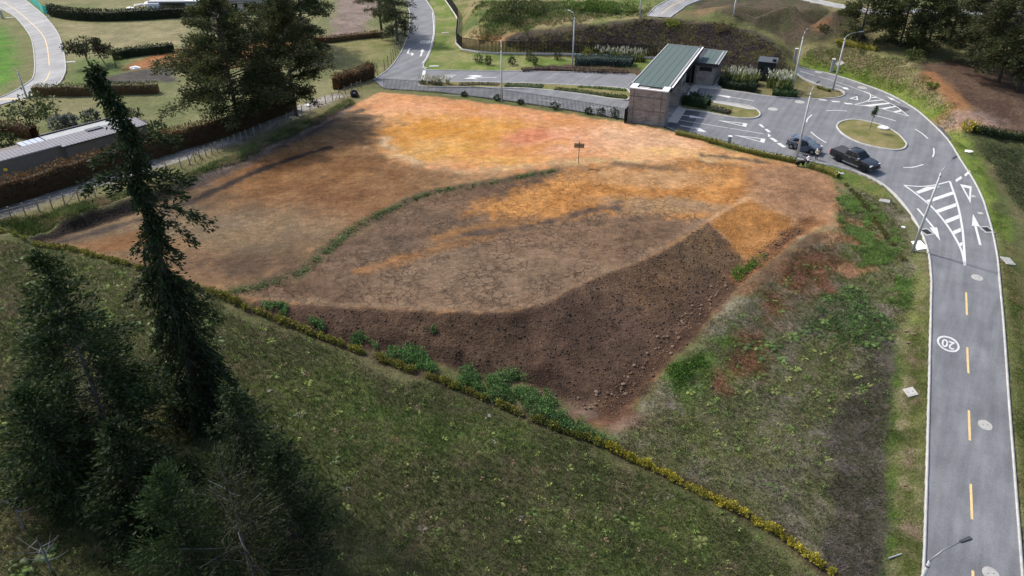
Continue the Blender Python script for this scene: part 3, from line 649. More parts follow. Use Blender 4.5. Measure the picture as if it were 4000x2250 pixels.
paint(reg([(2345,724),(2338,1033),(2325,1449),(2318,1600),(2235,1600),(2244,1300),(2262,1000),(2268,860),(2290,760),(2310,640),(2330,640)], .4), mixc((.12, .135, .04), (.22, .19, .105), sstep(-.2, .4, n2*.4 + n3)), .8)
paint(reg([(2525,724),(2540,900),(2565,1250),(2640,1500),(2760,1400),(2660,900),(2580,640),(2525,600)], .4), mixc((.09, .105, .03), (.14, .125, .05), t2), .9)
paint(reg([(1700,333),(1830,366),(1960,396),(2060,414),(2130,429),(2200,456),(2250,494),(2230,520),(2150,470),(2090,440),(1990,410),(1830,378),(1690,330)], .4), mixc((.10, .15, .03), (.16, .16, .05), t2), 1)
# the plot
SOIL = [(962,232),(1262,262),(1400,282),(1580,310),(1690,330),(1830,378),(1990,412),(2060,432),(2108,470),(2112,530),(2085,562),(2010,598),(1880,702),(1720,864),(1620,975),(1560,1080),(1500,1075),(1400,990),(1326,960),(1184,935),(1052,895),(889,866),(800,842),(720,810),(640,778),(560,735),(330,665),(160,620),(85,602),(205,566),(325,530),(478,470),(608,408),(760,336),(890,262)]
soil_w = GP(SOIL)
soilm = reg(SOIL, .35, .25)
paint(soilm, mixc((.27, .155, .075), (.34, .19, .09), t1), 0, 0, .3)
bright = reg([(890,262),(962,232),(1262,262),(1400,282),(1580,310),(1690,330),(1830,378),(1990,412),(1980,425),(1800,395),(1640,415),(1460,410),(1300,425),(1180,432),(1080,420),(990,390),(950,355),(1000,310),(960,290)], 2.4) * soilm
left = reg([(85,602),(205,566),(325,530),(478,470),(608,408),(760,336),(900,275),(1000,312),(950,355),(985,392),(1080,425),(1200,445),(1060,480),(868,572),(740,684),(575,728),(330,665)], 1.2) * soilm
paint(left, mixc((.10, .066, .039), (.18, .112, .058), sstep(-.3, .3, n1 + .7*n2)), 0, 0, .5)
paint(left * blob(780, 430, 13, 8, .7) , mixc((.165, .078, .029), (.21, .108, .045), t2), 0)
paint(left * blob(900, 520, 11, 6, .7), mixc((.135, .065, .028), (.19, .098, .044), t2), 0)
paint(left * blob(700, 560, 9, 4, .7), mixc((.175, .12, .073), (.2, .13, .073), t2), 0)
paint(left * blob(430, 590, 13, 4.5, .7), mixc((.15, .11, .068), (.185, .128, .072), t2), 0)
paint(left * blob(560, 680, 8, 3, .7), mixc((.09, .058, .037), (.15, .09, .05), t2), 0)
paint(left * blob(290, 622, 6, 1.6, .7), (.19, .095, .04), 0)
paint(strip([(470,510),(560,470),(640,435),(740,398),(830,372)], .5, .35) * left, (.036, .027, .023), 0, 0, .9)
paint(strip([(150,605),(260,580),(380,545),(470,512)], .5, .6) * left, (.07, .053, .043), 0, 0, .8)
paint(strip([(500,462),(620,408),(760,342),(860,290),(940,268)], .9, .8) * soilm, mixc((.075, .058, .048), (.13, .09, .064), t2), 0, 0, .9)
paint(strip([(860,285),(960,300),(1010,330)], 1.6, 1.4) * soilm, mixc((.14, .095, .052), (.1, .072, .047), t2), 0)
paint(bright, mixc((.42, .20, .085), (.48, .255, .125), t1), 0, 0, .15)
paint(bright * blob(1120, 330, 13, 6.5, .5), mixc((.40, .18, .035), (.44, .225, .062), t2), 0)
paint(bright * blob(1180, 385, 12, 4, .5), mixc((.43, .225, .058), (.46, .26, .09), t2), 0)
paint(bright * blob(1430, 355, 7.5, 4.2, .7), mixc((.45, .20, .10), (.48, .25, .155), t2), 0)
paint(bright * blob(1330, 340, 3.5, 2.5, .5), (.42, .16, .08), 0)
paint(bright * blob(1300, 378, 8, 1.5, .5, .3), (.42, .19, .065), 0)
paint(strip([(900,268),(1000,262),(1150,272),(1300,290),(1450,312)], 1.3, 1.2) * bright, mixc((.47, .235, .12), (.43, .19, .07), t2), 0)
paint(bright * blob(1630, 350, 9, 6, .6), mixc((.48, .28, .16), (.51, .315, .185), t2), 0)
paint(bright * blob(1760, 390, 9, 2.5, .6), mixc((.48, .30, .12), (.48, .285, .13), t2), 0)
paint(strip([(960,345),(990,385),(1060,415),(1150,433),(1230,432)], .5, 1.0) * soilm, mixc((.40, .285, .165), (.30, .185, .095), t2), 0)
paint(strip([(1250,425),(1400,410),(1500,405),(1650,412),(1800,398)], .6, .7) * soilm, mixc((.43, .29, .14), (.34, .21, .11), t2), 0)
paint(strip([(1790,375),(1900,395),(1980,410)], .8, .8) * soilm, (.40, .21, .09), 0)
terr = reg([(582,742),(757,698),(892,588),(1072,497),(1206,472),(1396,435),(1480,422),(1640,418),(1760,402),(1900,425),(1990,475),(1900,470),(1879,500),(1783,557),(1620,652),(1510,692),(1370,765),(1200,788),(1050,779),(850,770),(640,752)], .5, .5) * soilm
paint(terr, mixc((.118, .073, .045), (.158, .10, .061), t1), 0, 1, .2)
paint(terr * blob(960, 590, 10, 6, .7), mixc((.08, .057, .04), (.12, .077, .05), t2), 0, .7)
paint(terr * blob(1200, 680, 12, 5, .7), mixc((.145, .097, .062), (.17, .115, .074), t2), 0, 1)
orng = reg([(1480,422),(1640,418),(1760,402),(1900,425),(1940,450),(1900,470),(1879,500),(1800,550),(1700,548),(1600,525),(1450,545),(1330,560),(1180,535),(1330,460)], 1.5) * soilm
paint(orng, mixc((.31, .135, .038), (.40, .19, .06), t2), 0, .7)
paint(terr * blob(1690, 520, 8, 2.0, .6), mixc((.29, .18, .09), (.22, .14, .082), t2), 0, .8)
paint(terr * blob(1640, 440, 8, 2.2, .6), mixc((.42, .25, .12), (.36, .2, .09), t2), 0, .4)
paint(strip([(915,678),(1000,655),(1100,625),(1200,600),(1290,570),(1350,548)], .75, .7) * terr, mixc((.25, .125, .05), (.19, .105, .052), t2), 0, .6)
paint(strip([(1100,600),(1200,575),(1300,555)], .7, .6) * terr, (.21, .11, .046), 0, .6)
paint(strip([(1180,592),(1330,570),(1480,535),(1560,520)], .6, .6) * terr, (.078, .055, .041), 0, .6)
paint(strip([(575,735),(748,690),(880,580),(1066,490),(1203,465),(1394,430)], .55, .45), mixc((.10, .075, .045), (.14, .10, .055), t2), .15)
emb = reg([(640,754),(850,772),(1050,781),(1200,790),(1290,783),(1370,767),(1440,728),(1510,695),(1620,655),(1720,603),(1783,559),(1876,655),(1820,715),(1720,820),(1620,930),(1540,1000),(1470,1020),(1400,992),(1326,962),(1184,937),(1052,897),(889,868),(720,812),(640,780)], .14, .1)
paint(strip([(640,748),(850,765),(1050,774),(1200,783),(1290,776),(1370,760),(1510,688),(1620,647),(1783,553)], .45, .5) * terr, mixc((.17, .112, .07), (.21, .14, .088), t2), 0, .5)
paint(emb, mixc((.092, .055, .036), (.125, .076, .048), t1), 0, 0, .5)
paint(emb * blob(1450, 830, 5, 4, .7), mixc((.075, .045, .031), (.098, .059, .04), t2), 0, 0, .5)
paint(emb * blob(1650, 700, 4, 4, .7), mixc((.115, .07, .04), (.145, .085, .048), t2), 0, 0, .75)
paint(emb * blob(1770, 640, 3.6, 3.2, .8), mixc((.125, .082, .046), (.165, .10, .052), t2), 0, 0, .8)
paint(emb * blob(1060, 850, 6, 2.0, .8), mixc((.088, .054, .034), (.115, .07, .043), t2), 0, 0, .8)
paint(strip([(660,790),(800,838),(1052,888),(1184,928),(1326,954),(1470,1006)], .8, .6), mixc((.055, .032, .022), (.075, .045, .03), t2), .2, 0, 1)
paint(reg([(1783,557),(1830,528),(1879,498),(1940,523),(1999,553),(1985,582),(1930,617),(1876,657)], .5, .3), mixc((.33, .15, .045), (.40, .19, .064), t2), 0, 0, .6)
paint(strip([(1783,554),(1830,526),(1879,496),(1940,520),(1995,548)], .16, .25, .2), (.40, .235, .115), 0, 0, .3)
paint(reg([(1900,425),(1990,412),(2060,432),(2108,470),(2112,530),(2085,562),(2040,565),(1999,553),(1940,523),(1890,495),(1900,470),(1880,445)], 1.3, .7), mixc((.23, .128, .07), (.30, .168, .092), t2), 0, 0, .6)
paint(strip([(1540,1030),(1600,970),(1680,880),(1770,790),(1840,720)], 1.0, .6), mixc((.075, .041, .026), (.115, .066, .04), t2), .1, 0, 1)
paint(strip([(1860,705),(1930,640),(2010,585),(2050,560)], .8, .6), mixc((.26, .125, .048), (.2, .094, .043), t2), .1, 0, 1)
paint(strip([(1870,735),(1960,660),(2060,598)], .9, .6), mixc((.17, .098, .055), (.10, .064, .038), t2), .5, 0, .8)
paint(blob(1560, 1060, 3.2, 1.8, .5), mixc((.12, .062, .038), (.18, .12, .085), t2), .1)
paint(strip([(1770,388),(1850,398),(1930,408)], .35, .5) * soilm, (.12, .085, .055), 0, 0, .6)
paint(strip([(1540,412),(1650,420),(1720,428)], .4, .5) * soilm, (.15, .095, .055), 0, 0, .6)
for q, w_ in (([(1000,640),(1200,600),(1450,560),(1650,540)], .12), ([(1010,650),(1210,610),(1460,570),(1660,550)], .12), ([(760,470),(900,410),(1050,370),(1200,350)], .13), ([(772,480),(912,420),(1060,380),(1210,359)], .13), ([(1300,300),(1500,330),(1700,360),(1850,395)], .13), ([(1290,308),(1490,339),(1690,369),(1840,402)], .13), ([(350,600),(520,560),(680,520),(820,470)], .12), ([(362,610),(530,570),(690,530),(830,478)], .12)):
    m_ = strip(q, w_, .22, .4) * soilm * sstep(-.35, .25, n2); col[:] = col * (1 - .32 * m_[..., None])
# dark cut face on the left edge of the plot
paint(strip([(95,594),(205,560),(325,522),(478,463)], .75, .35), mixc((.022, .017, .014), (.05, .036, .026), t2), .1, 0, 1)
paint(strip([(478,462),(610,406),(760,335),(880,268)], .5, .5), mixc((.20, .15, .125), (.13, .1, .08), t2), .3, 0, 1)
# hillside in the foreground
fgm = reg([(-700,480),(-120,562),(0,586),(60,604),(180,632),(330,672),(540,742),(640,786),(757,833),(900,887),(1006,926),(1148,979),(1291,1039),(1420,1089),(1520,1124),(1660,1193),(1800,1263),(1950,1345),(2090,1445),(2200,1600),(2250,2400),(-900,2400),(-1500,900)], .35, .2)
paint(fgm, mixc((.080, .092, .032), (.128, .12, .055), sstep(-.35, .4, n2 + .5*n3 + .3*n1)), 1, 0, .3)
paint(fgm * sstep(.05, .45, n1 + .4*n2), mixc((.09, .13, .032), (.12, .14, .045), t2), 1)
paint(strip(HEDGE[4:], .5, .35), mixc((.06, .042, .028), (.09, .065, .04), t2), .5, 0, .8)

# ------------------------------------------------------------------ ground mesh
Zg = Zs.copy()
rough = .07 * N(21, .45) + .035 * N(22, 1.6, 2)
turf = msk[..., 1]
Zg += rough * (.35 + .9 * turf + .9 * msk[..., 2])
Zg += emb * (.07 * N(23, .9, 3)) 
ridge = fbm(GX * .9, GY * .28, 31, 3) * emb * .14; Zg += ridge
crest = densify(GP([(640,752),(760,766),(850,770),(1050,779),(1200,788),(1290,781),(1370,765),(1440,725),(1510,692),(1620,652),(1720,600),(1783,557),(1879,500)]), .25, False)
cs = np.concatenate([[0], np.cumsum(np.linalg.norm(np.diff(crest, axis=0), axis=1))])
ei = np.argwhere(blur(emb, 2) > .02); ex, ey = GX[ei[:, 0], ei[:, 1]], GY[ei[:, 0], ei[:, 1]]
near = np.array([int(np.argmin((crest[:, 0]-x)**2 + (crest[:, 1]-y)**2)) for x, y in zip(ex, ey)]); dd = np.hypot(crest[near, 0]-ex, crest[near, 1]-ey)
sx = cs[near] + .25*vnoise(ex*.8, ey*.8, 91)
gul = (1 - np.abs(vnoise(sx*.55, dd*.05, 92)))**4 * .30 + (1 - np.abs(vnoise(sx*1.5, dd*.08, 93)))**3 * .13
Zg[ei[:, 0], ei[:, 1]] -= gul * sstep(.15, 1.2, dd) * emb[ei[:, 0], ei[:, 1]] * (.6 + .4*vnoise(sx*.3, dd*.3, 94))
slump = emb * np.clip(N(95, .35, 3), 0, 1) * .35; Zg += slump
inroad = np.zeros((NY, NX), bool)
for P in PROT:
    i0, i1 = np.searchsorted(gx, [P[:, 0].min(), P[:, 0].max()]); j0, j1 = np.searchsorted(gy, [P[:, 1].min(), P[:, 1].max()])
    inroad[j0:j1, i0:i1] |= inpoly(P, GX[j0:j1, i0:i1], GY[j0:j1, i0:i1])
nb = blur(inroad.astype(float), 2); Zg = np.where(nb > 0, Zs + (Zg - Zs) * np.clip(1 - nb * 2, 0, 1), Zg)
Zg[inroad] = Zs[inroad] - .22
def ground_mat():
    m = bpy.data.materials.new('ground_soil_and_turf'); m.use_nodes = True; n = m.node_tree; L = n.links.new; b = n.nodes['Principled BSDF']
    def nd(t, **k):
        q = n.nodes.new(t)
        for a, v in k.items(): setattr(q, a, v)
        return q
    pos = nd('ShaderNodeNewGeometry').outputs['Position']
    ac = nd('ShaderNodeAttribute', attribute_name='gcol'); am = nd('ShaderNodeAttribute', attribute_name='gmask')
    sep = nd('ShaderNodeSeparateColor'); L(am.outputs['Color'], sep.inputs[0])
    def noise(sc, det, ro=.6, vec=None):
        q = nd('ShaderNodeTexNoise'); q.inputs['Scale'].default_value = sc; q.inputs['Detail'].default_value = det; q.inputs['Roughness'].default_value = ro; L(vec or pos, q.inputs['Vector']); return q
    def mr(src, a, b_, c, d):
        q = nd('ShaderNodeMapRange'); q.inputs[1].default_value = a; q.inputs[2].default_value = b_; q.inputs[3].default_value = c; q.inputs[4].default_value = d; L(src, q.inputs[0]); return q.outputs[0]
    def math_(op, a, b_):
        q = nd('ShaderNodeMath', operation=op)
        for i, v in enumerate((a, b_)):
            if isinstance(v, (int, float)): q.inputs[i].default_value = v
            else: L(v, q.inputs[i])
        return q.outputs[0]
    def mulc(c, f, fac=1.0):
        q = nd('ShaderNodeMix', data_type='RGBA', blend_type='MULTIPLY')
        if isinstance(fac, (int, float)): q.inputs[0].default_value = fac
        else: L(fac, q.inputs[0])
        L(c, q.inputs[6]); L(f, q.inputs[7]); return q.outputs[2]
    a = noise(1.3, 8, .72); c = mulc(ac.outputs['Color'], mr(a.outputs[0], .25, .75, .74, 1.26))
    # streaky graded soil: noise stretched along the scraping direction
    mp = nd('ShaderNodeMapping'); mp.inputs['Rotation'].default_value = (0, 0, .35); mp.inputs['Scale'].default_value = (.5, 2.4, 1); L(pos, mp.inputs[0])
    st = noise(1.6, 7, .7, mp.outputs[0]); c = mulc(c, mr(st.outputs[0], .28, .72, .82, 1.18))
    inv = math_('SUBTRACT', 1.0, sep.outputs[1])
    cp = noise(.85, 9, .8); c = mulc(c, mr(cp.outputs[0], .47, .53, .9, 1.1), inv)
    cq = noise(.33, 10, .78); c = mulc(c, mr(cq.outputs[0], .49, .53, .93, 1.07), 1.0)
    mr_ = nd('ShaderNodeMapping', vector_type='TEXTURE'); mr_.inputs['Rotation'].default_value = (0, 0, .42); mr_.inputs['Scale'].default_value = (7, .45, 1); L(pos, mr_.inputs[0])
    rl = noise(1.0, 5, .65, mr_.outputs[0]); rd = nd('ShaderNodeMath', operation='ABSOLUTE'); L(math_('SUBTRACT', rl.outputs[0], .5), rd.inputs[0]); c = mulc(c, mr(rd.outputs[0], 0, .03, .8, 1.0), inv)
    fg = noise(16, 3, .6); c = mulc(c, mr(fg.outputs[0], .3, .7, .68, 1.32))
    # turf: fine dark / light mottling
    g1 = noise(7, 4, .75); c = mulc(c, mr(g1.outputs[0], .3, .7, .35, 1.65), sep.outputs[1])
    hue = nd('ShaderNodeMix', data_type='RGBA', blend_type='MIX'); gm = noise(2.2, 5, .7)
    L(math_('MULTIPLY', mr(gm.outputs[0], .5, .7, 0, .55), sep.outputs[1]), hue.inputs[0]); L(c, hue.inputs[6]); hue.inputs[7].default_value = (.15, .125, .075, 1)
    c = hue.outputs[2]
    # clods and pebbles
    vo = nd('ShaderNodeTexVoronoi'); vo.inputs['Scale'].default_value = 5; L(pos, vo.inputs['Vector'])
    c = mulc(c, mr(vo.outputs['Distance'], 0, .5, 1.3, .72), sep.outputs[2])
    v2 = nd('ShaderNodeTexVoronoi'); v2.inputs['Scale'].default_value = 1.9; L(pos, v2.inputs['Vector']); c = mulc(c, mr(v2.outputs['Distance'], 0, .6, 1.16, .82), sep.outputs[2])
    # drying cracks
    dn = noise(1.6, 5, .7); ad = nd('ShaderNodeMix', data_type='RGBA', blend_type='LINEAR_LIGHT'); ad.inputs[0].default_value = .6
    L(pos, ad.inputs[6]); L(dn.outputs['Color'], ad.inputs[7])
    vc = nd('ShaderNodeTexVoronoi', feature='DISTANCE_TO_EDGE'); vc.inputs['Scale'].default_value = 1.15; L(ad.outputs[2], vc.inputs['Vector'])
    vd = nd('ShaderNodeTexVoronoi', feature='DISTANCE_TO_EDGE'); vd.inputs['Scale'].default_value = 3.2; L(ad.outputs[2], vd.inputs['Vector'])
    gate = mr(noise(.28, 3).outputs[0], .42, .56, 0, 1); gate2 = mr(noise(.5, 3, .6).outputs[0], .52, .62, 0, .8)
    k1 = math_('MULTIPLY', mr(vc.outputs[0], 0, .04, 1, 0), gate); k2 = math_('MULTIPLY', mr(vd.outputs[0], 0, .05, 1, 0), gate2)
    ck = math_('MULTIPLY', math_('MAXIMUM', k1, k2), sep.outputs[0])
    dk = nd('ShaderNodeMix', data_type='RGBA', blend_type='MIX'); L(math_('MULTIPLY', ck, .8), dk.inputs[0]); L(c, dk.inputs[6]); dk.inputs[7].default_value = (.035, .022, .016, 1)
    L(dk.outputs[2], b.inputs['Base Color'])
    b.inputs['Roughness'].default_value = .95; b.inputs['Specular IOR Level'].default_value = .12
    h1 = noise(3.5, 8, .7)
    hh = math_('ADD', math_('MULTIPLY', h1.outputs[0], 1.0), math_('MULTIPLY', math_('MULTIPLY', vo.outputs['Distance'], sep.outputs[2]), -.8))
    hh = math_('ADD', hh, math_('MULTIPLY', math_('MULTIPLY', g1.outputs[0], sep.outputs[1]), 1.2))
    hh = math_('SUBTRACT', hh, math_('MULTIPLY', ck, .6))
    bu = nd('ShaderNodeBump'); bu.inputs['Strength'].default_value = .75; bu.inputs['Distance'].default_value = .14; L(hh, bu.inputs['Height']); L(bu.outputs[0], b.inputs['Normal'])
    return m
M['ground'] = ground_mat()
idx = np.arange(NX * NY).reshape(NY, NX)
quads = np.stack([idx[:-1, :-1], idx[:-1, 1:], idx[1:, 1:], idx[1:, :-1]], -1).reshape(-1, 4)
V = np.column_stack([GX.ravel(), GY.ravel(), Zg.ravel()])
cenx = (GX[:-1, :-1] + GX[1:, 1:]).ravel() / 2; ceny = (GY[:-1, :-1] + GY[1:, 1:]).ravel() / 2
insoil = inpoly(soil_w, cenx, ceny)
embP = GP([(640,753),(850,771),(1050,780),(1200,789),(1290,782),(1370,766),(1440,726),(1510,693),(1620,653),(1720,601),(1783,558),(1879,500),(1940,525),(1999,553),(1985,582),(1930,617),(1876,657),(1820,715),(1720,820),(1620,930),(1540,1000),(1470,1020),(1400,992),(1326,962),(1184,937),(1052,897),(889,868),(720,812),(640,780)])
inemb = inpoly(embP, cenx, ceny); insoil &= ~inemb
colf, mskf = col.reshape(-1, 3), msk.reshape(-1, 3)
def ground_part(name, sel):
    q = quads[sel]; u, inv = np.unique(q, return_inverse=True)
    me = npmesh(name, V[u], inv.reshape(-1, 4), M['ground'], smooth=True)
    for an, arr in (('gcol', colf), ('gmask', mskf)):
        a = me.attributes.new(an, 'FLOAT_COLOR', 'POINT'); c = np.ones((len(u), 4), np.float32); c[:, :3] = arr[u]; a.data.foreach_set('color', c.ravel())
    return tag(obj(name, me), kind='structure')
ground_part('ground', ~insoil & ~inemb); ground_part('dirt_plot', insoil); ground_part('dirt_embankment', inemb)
def zg(x, y): return bil(Zg, x, y)
def gcol_at(X): return np.stack([bil(col[..., k], X[:, 0], X[:, 1]) for k in range(3)], 1)
def GG(px, py):
    p = G(px, py); return np.array([p[0], p[1], float(zg(p[0], p[1]))])

# ------------------------------------------------------------------ foliage builders
def rot_basis(n):
    u = rng.normal(size=(n, 3)); u /= np.linalg.norm(u, axis=1, keepdims=True); return u
def leaf_quads(P, A, size, width, jit=.6):
    """diamond leaves at P pointing along A (n,3)"""
    n = len(P); A = A + rng.normal(size=(n, 3)) * jit; A /= np.maximum(np.linalg.norm(A, axis=1, keepdims=True), 1e-6)
    B = np.cross(A, rot_basis(n)); B /= np.maximum(np.linalg.norm(B, axis=1, keepdims=True), 1e-6)
    s = (size * rng.uniform(.6, 1.4, n))[:, None]; w = s * width
    V = np.stack([P, P + A*s*.5 + B*w*.5, P + A*s, P + A*s*.5 - B*w*.5], 1).reshape(-1, 3)
    return V, np.arange(4*n).reshape(-1, 4)
def leaf_cols(n, pal, var=.25):
    pal = np.asarray(pal); c = pal[rng.integers(0, len(pal), n)] * rng.uniform(1-var, 1+var, (n, 1))
    return np.repeat(c, 4, 0)
def foliage(name, P, A, size, width, pal, parent=None, jit=.6, m='leaf', var=.25, loc=None):
    V, Q = leaf_quads(np.asarray(P), np.asarray(A), size, width, jit)
    return obj(name, npmesh(name, V, Q, M[m], leaf_cols(len(P), pal, var)), parent, loc)

CYP = [(.042, .060, .022), (.058, .078, .028), (.075, .095, .034), (.032, .047, .019)]
CYP_BR = CYP + [(.11, .10, .038), (.09, .078, .034)]
def conifer(name, base, h, rad, nb, pal, label, cat='tree', group=None, lsize=.38, dens=7, elev=(.35, .0), droop=.15, trunk_r=None, clear=.12,
            bark='bark', lean=(0, 0), custom=None, power=.8, lw=.42, top_spike=True, irregular=.35, bare=0.0, twigs=True, prof=None, az_open=None):
    t = empty(name, base, 0, label, cat, group)
    trunk_r = trunk_r or h * .017
    k = 9; wob = rng.normal(size=(k, 2)) * h * (.007 if custom else .004); wob[0] = 0
    cl = lambda f: np.array([lean[0]*f + np.interp(f, np.linspace(0, 1, k), wob[:, 0]), lean[1]*f + np.interp(f, np.linspace(0, 1, k), wob[:, 1]), h*f])
    mb = MB(); fs = np.linspace(0, 1, 10)
    mb.tube([cl(f) - np.array([0, 0, .3 if f == 0 else 0]) for f in fs], [max(trunk_r * (1-f)**.8, .02) for f in fs], 8)
    Ps, As = [], []
    br = []
    for i in range(nb):
        f = clear + (1-clear) * (i + rng.uniform(0, 1)) / nb
        g = (f - clear) / (1 - clear)
        r = rad * (prof(g) if prof else min(1, .35 + g*3.2) * (1-g)**power) * rng.uniform(1-irregular, 1+irregular*.8) + .25
        az = rng.uniform(0, 2*math.pi) if az_open is None else rng.uniform(*az_open)
        br.append((f, az, r, elev[0]*g + elev[1]*(1-g) + rng.normal()*.12, droop))
    for b in (custom or []): br.append(b)
    for f, az, L, el, dr in br:
        d = np.array([math.cos(az)*math.cos(el), math.sin(az)*math.cos(el), math.sin(el)]); p0 = cl(min(f, .995))
        ss = np.linspace(0, 1, 6); side = np.array([-math.sin(az), math.cos(az), 0])
        cur = rng.normal() * .12; isbare = rng.random() < bare
        pt = lambda s: p0 + d*(L*s) + side*(cur*L*s*s) + np.array([0, 0, -dr*L*s*s])
        if L > 1.0: mb.tube([pt(s) for s in ss], [max(trunk_r*.28*(1-s)*min(1, L/4) + .012, .012) for s in ss], 5, mi=0 if isbare else 1)
        n = int(max(3, L / .28)); s0 = .12 if L < 2.5 else .28
        for s in np.linspace(s0, 1, n):
            q = pt(s); wdt = (.14 + .24*L*s*(1.15-s)) if twigs else .10 + .035*L
            kk = max(2, int(dens * (.5 + .9*rng.random()) * (1.9 if custom and (f, az, L, el, dr) in custom else 1)))
            if isbare: kk = max(0, kk // 5)
            # twigs spread sideways, hanging or rising a little
            off = side[None]*rng.normal(size=(kk, 1))*wdt + np.array([[0, 0, 1]])*rng.normal(size=(kk, 1))*(wdt*.3 + .12) + d[None]*rng.normal(size=(kk, 1))*.15
            Ps.append(q[None] + off); As.append(np.tile(d + np.array([0, 0, .25 - dr*1.6*s]), (kk, 1)) + off*.6)
    if top_spike:
        kk = int(10*dens/6); z = rng.uniform(.9, 1.02, kk)
        Ps.append(np.array([cl(min(f, 1)) + np.array([0, 0, max(0, f-1)*h]) for f in z]) + rng.normal(size=(kk, 3))*.07); As.append(np.tile([0, 0, 1.0], (kk, 1)) + rng.normal(size=(kk, 3))*.4)
    mb.build('trunk', [M[bark], M['bark']], t, smooth=True)
    foliage('crown', np.concatenate(Ps), np.concatenate(As), lsize, lw, pal, t, .45)
    return t
def leafball(c, r, n, flat=1.0, shell=.55):
    u = rot_basis(n); k = (shell + (1-shell)*rng.random((n, 1)))
    lump = 1 + .22*np.sin(u[:, :1]*5 + c[0]*3) * np.cos(u[:, 1:2]*4 + c[1]*2)
    return np.asarray(c)[None] + u*k*lump*np.array([r[0], r[1], r[2]*flat])[None], u
def broadleaf(name, base, h, crown_r, pal, label, nclump=9, n=900, lsize=.3, cat='tree', group=None, stems=1, bark='bark', flat=.7, cz=.68, trunk_r=.09):
    t = empty(name, base, 0, label, cat, group); mb = MB(); Ps, As = [], []
    for s in range(stems):
        a0 = rng.uniform(0, 6.28); foot = np.array([math.cos(a0), math.sin(a0), 0]) * (.15*(stems > 1))
        top = np.array([rng.normal()*.08*h, rng.normal()*.08*h, h*cz])
        mb.tube([foot - [0, 0, .2], foot*.6 + top*.5, top], [trunk_r, trunk_r*.75, trunk_r*.5], 7)
        for k in range(max(2, nclump // stems)):
            a = rng.uniform(0, 6.28); rr = crown_r*math.sqrt(rng.uniform(.05, 1)); c = top + np.array([math.cos(a)*rr, math.sin(a)*rr, rng.uniform(-.25, .34)*h*(1 - .5*rr/crown_r)])
            mb.tube([top*.8, (top + c)/2 + [0, 0, .05*h], c], [trunk_r*.45, trunk_r*.3, trunk_r*.12], 5)
            r = crown_r*rng.uniform(.28, .5); P, U = leafball(c, (r, r, r*flat), n // nclump, shell=.35); Ps.append(P); As.append(U)
    mb.build('trunk', [M[bark], M['bark']], t, smooth=True)
    foliage('crown', np.concatenate(Ps), np.concatenate(As), lsize, .6, pal, t, .9)
    return t
def shrub_mesh(name, r, h, n, pal, lsize, var=.25, lw=.6, up=.4):
    P, U = leafball((0, 0, h*.5), (r, r, h*.55), n, shell=.45); P[:, 2] = np.maximum(P[:, 2], .02)
    Vv, Q = leaf_quads(P, U + [0, 0, up], lsize, lw, .7)
    return npmesh(name, Vv, Q, M['leaf'], leaf_cols(n, pal, var))
def shrub(name, base, r, h, n, pal, lsize, label, cat='shrub', group=None, lw=.6, up=.4, stems=True):
    t = empty(name, base, rng.uniform(0, 6.28), label, cat, group)
    obj('foliage', shrub_mesh('foliage', r, h, n, pal, lsize, lw=lw, up=up), t)
    mb = MB()
    for k in range(3):
        a = k*2.1; mb.tube([(0, 0, -.1), (math.cos(a)*r*.3, math.sin(a)*r*.3, h*.6)], [.03, .012], 5)
    mb.build('stem', M['bark'], t); return t
def blades(n, hgt, rad, lean=.45):
    """a tuft of n bent blades round the origin -> verts, tris"""
    a = rng.uniform(0, 6.28, n); r0 = rng.uniform(0, rad*.35, n); b = np.column_stack([np.cos(a)*r0, np.sin(a)*r0, np.full(n, -.03)])
    d = np.column_stack([np.cos(a), np.sin(a), np.zeros(n)]); hh = hgt*rng.uniform(.6, 1.2, n)
    w = np.column_stack([-np.sin(a), np.cos(a), np.zeros(n)]) * (.03 + hgt*.03)
    tip = b + d*(rad*rng.uniform(.4, 1.1, n))[:, None] + np.column_stack([np.zeros((n, 2)), hh])
    mid = (b + tip)/2 + np.column_stack([np.zeros((n, 2)), hh*.22])
    V_ = np.stack([b - w*.6, b + w*.6, mid + w, mid - w, tip], 1).reshape(-1, 3); i = np.arange(n)*5
    T = np.concatenate([np.stack([i, i+1, i+2], 1), np.stack([i, i+2, i+3], 1), np.stack([i+3, i+2, i+4], 1)])
    return V_, T
def grass_clump(name, base, rad, h, n, pal, label, plume=None, cat='ornamental grass', group=None, rz=0.0, ry=None):
    t = empty(name, base, rz, label, cat, group); Vs, Ts, Cs = [], [], []; off = 0; ry = ry or rad
    m_ = max(1, int(n/14))
    for k in range(m_):
        a, q = rng.uniform(0, 6.28), math.sqrt(rng.random()); V_, T_ = blades(14, h*rng.uniform(.75, 1.1), h*.5)
        V_ = V_ + [math.cos(a)*q*rad, math.sin(a)*q*ry, 0]; Vs.append(V_); Ts.append(T_ + off); off += len(V_)
        Cs.append(np.repeat(np.asarray(pal)[rng.integers(0, len(pal), 14)]*rng.uniform(.75, 1.25, (14, 1)), 5, 0))
    obj('blade_tuft', npmesh('blade_tuft', np.concatenate(Vs), np.concatenate(Ts), M['grass'], np.concatenate(Cs)), t)
    if plume:
        k = max(6, int(n/2.5)); a = rng.uniform(0, 6.28, k); q = np.sqrt(rng.random(k))
        p = np.column_stack([np.cos(a)*q*rad*1.1, np.sin(a)*q*ry*1.1, h*rng.uniform(.75, 1.15, k)])
        foliage('plume', p, np.tile([0, 0, 1.0], (k, 1)), .6, .26, plume, t, .35, 'grass')
    return t
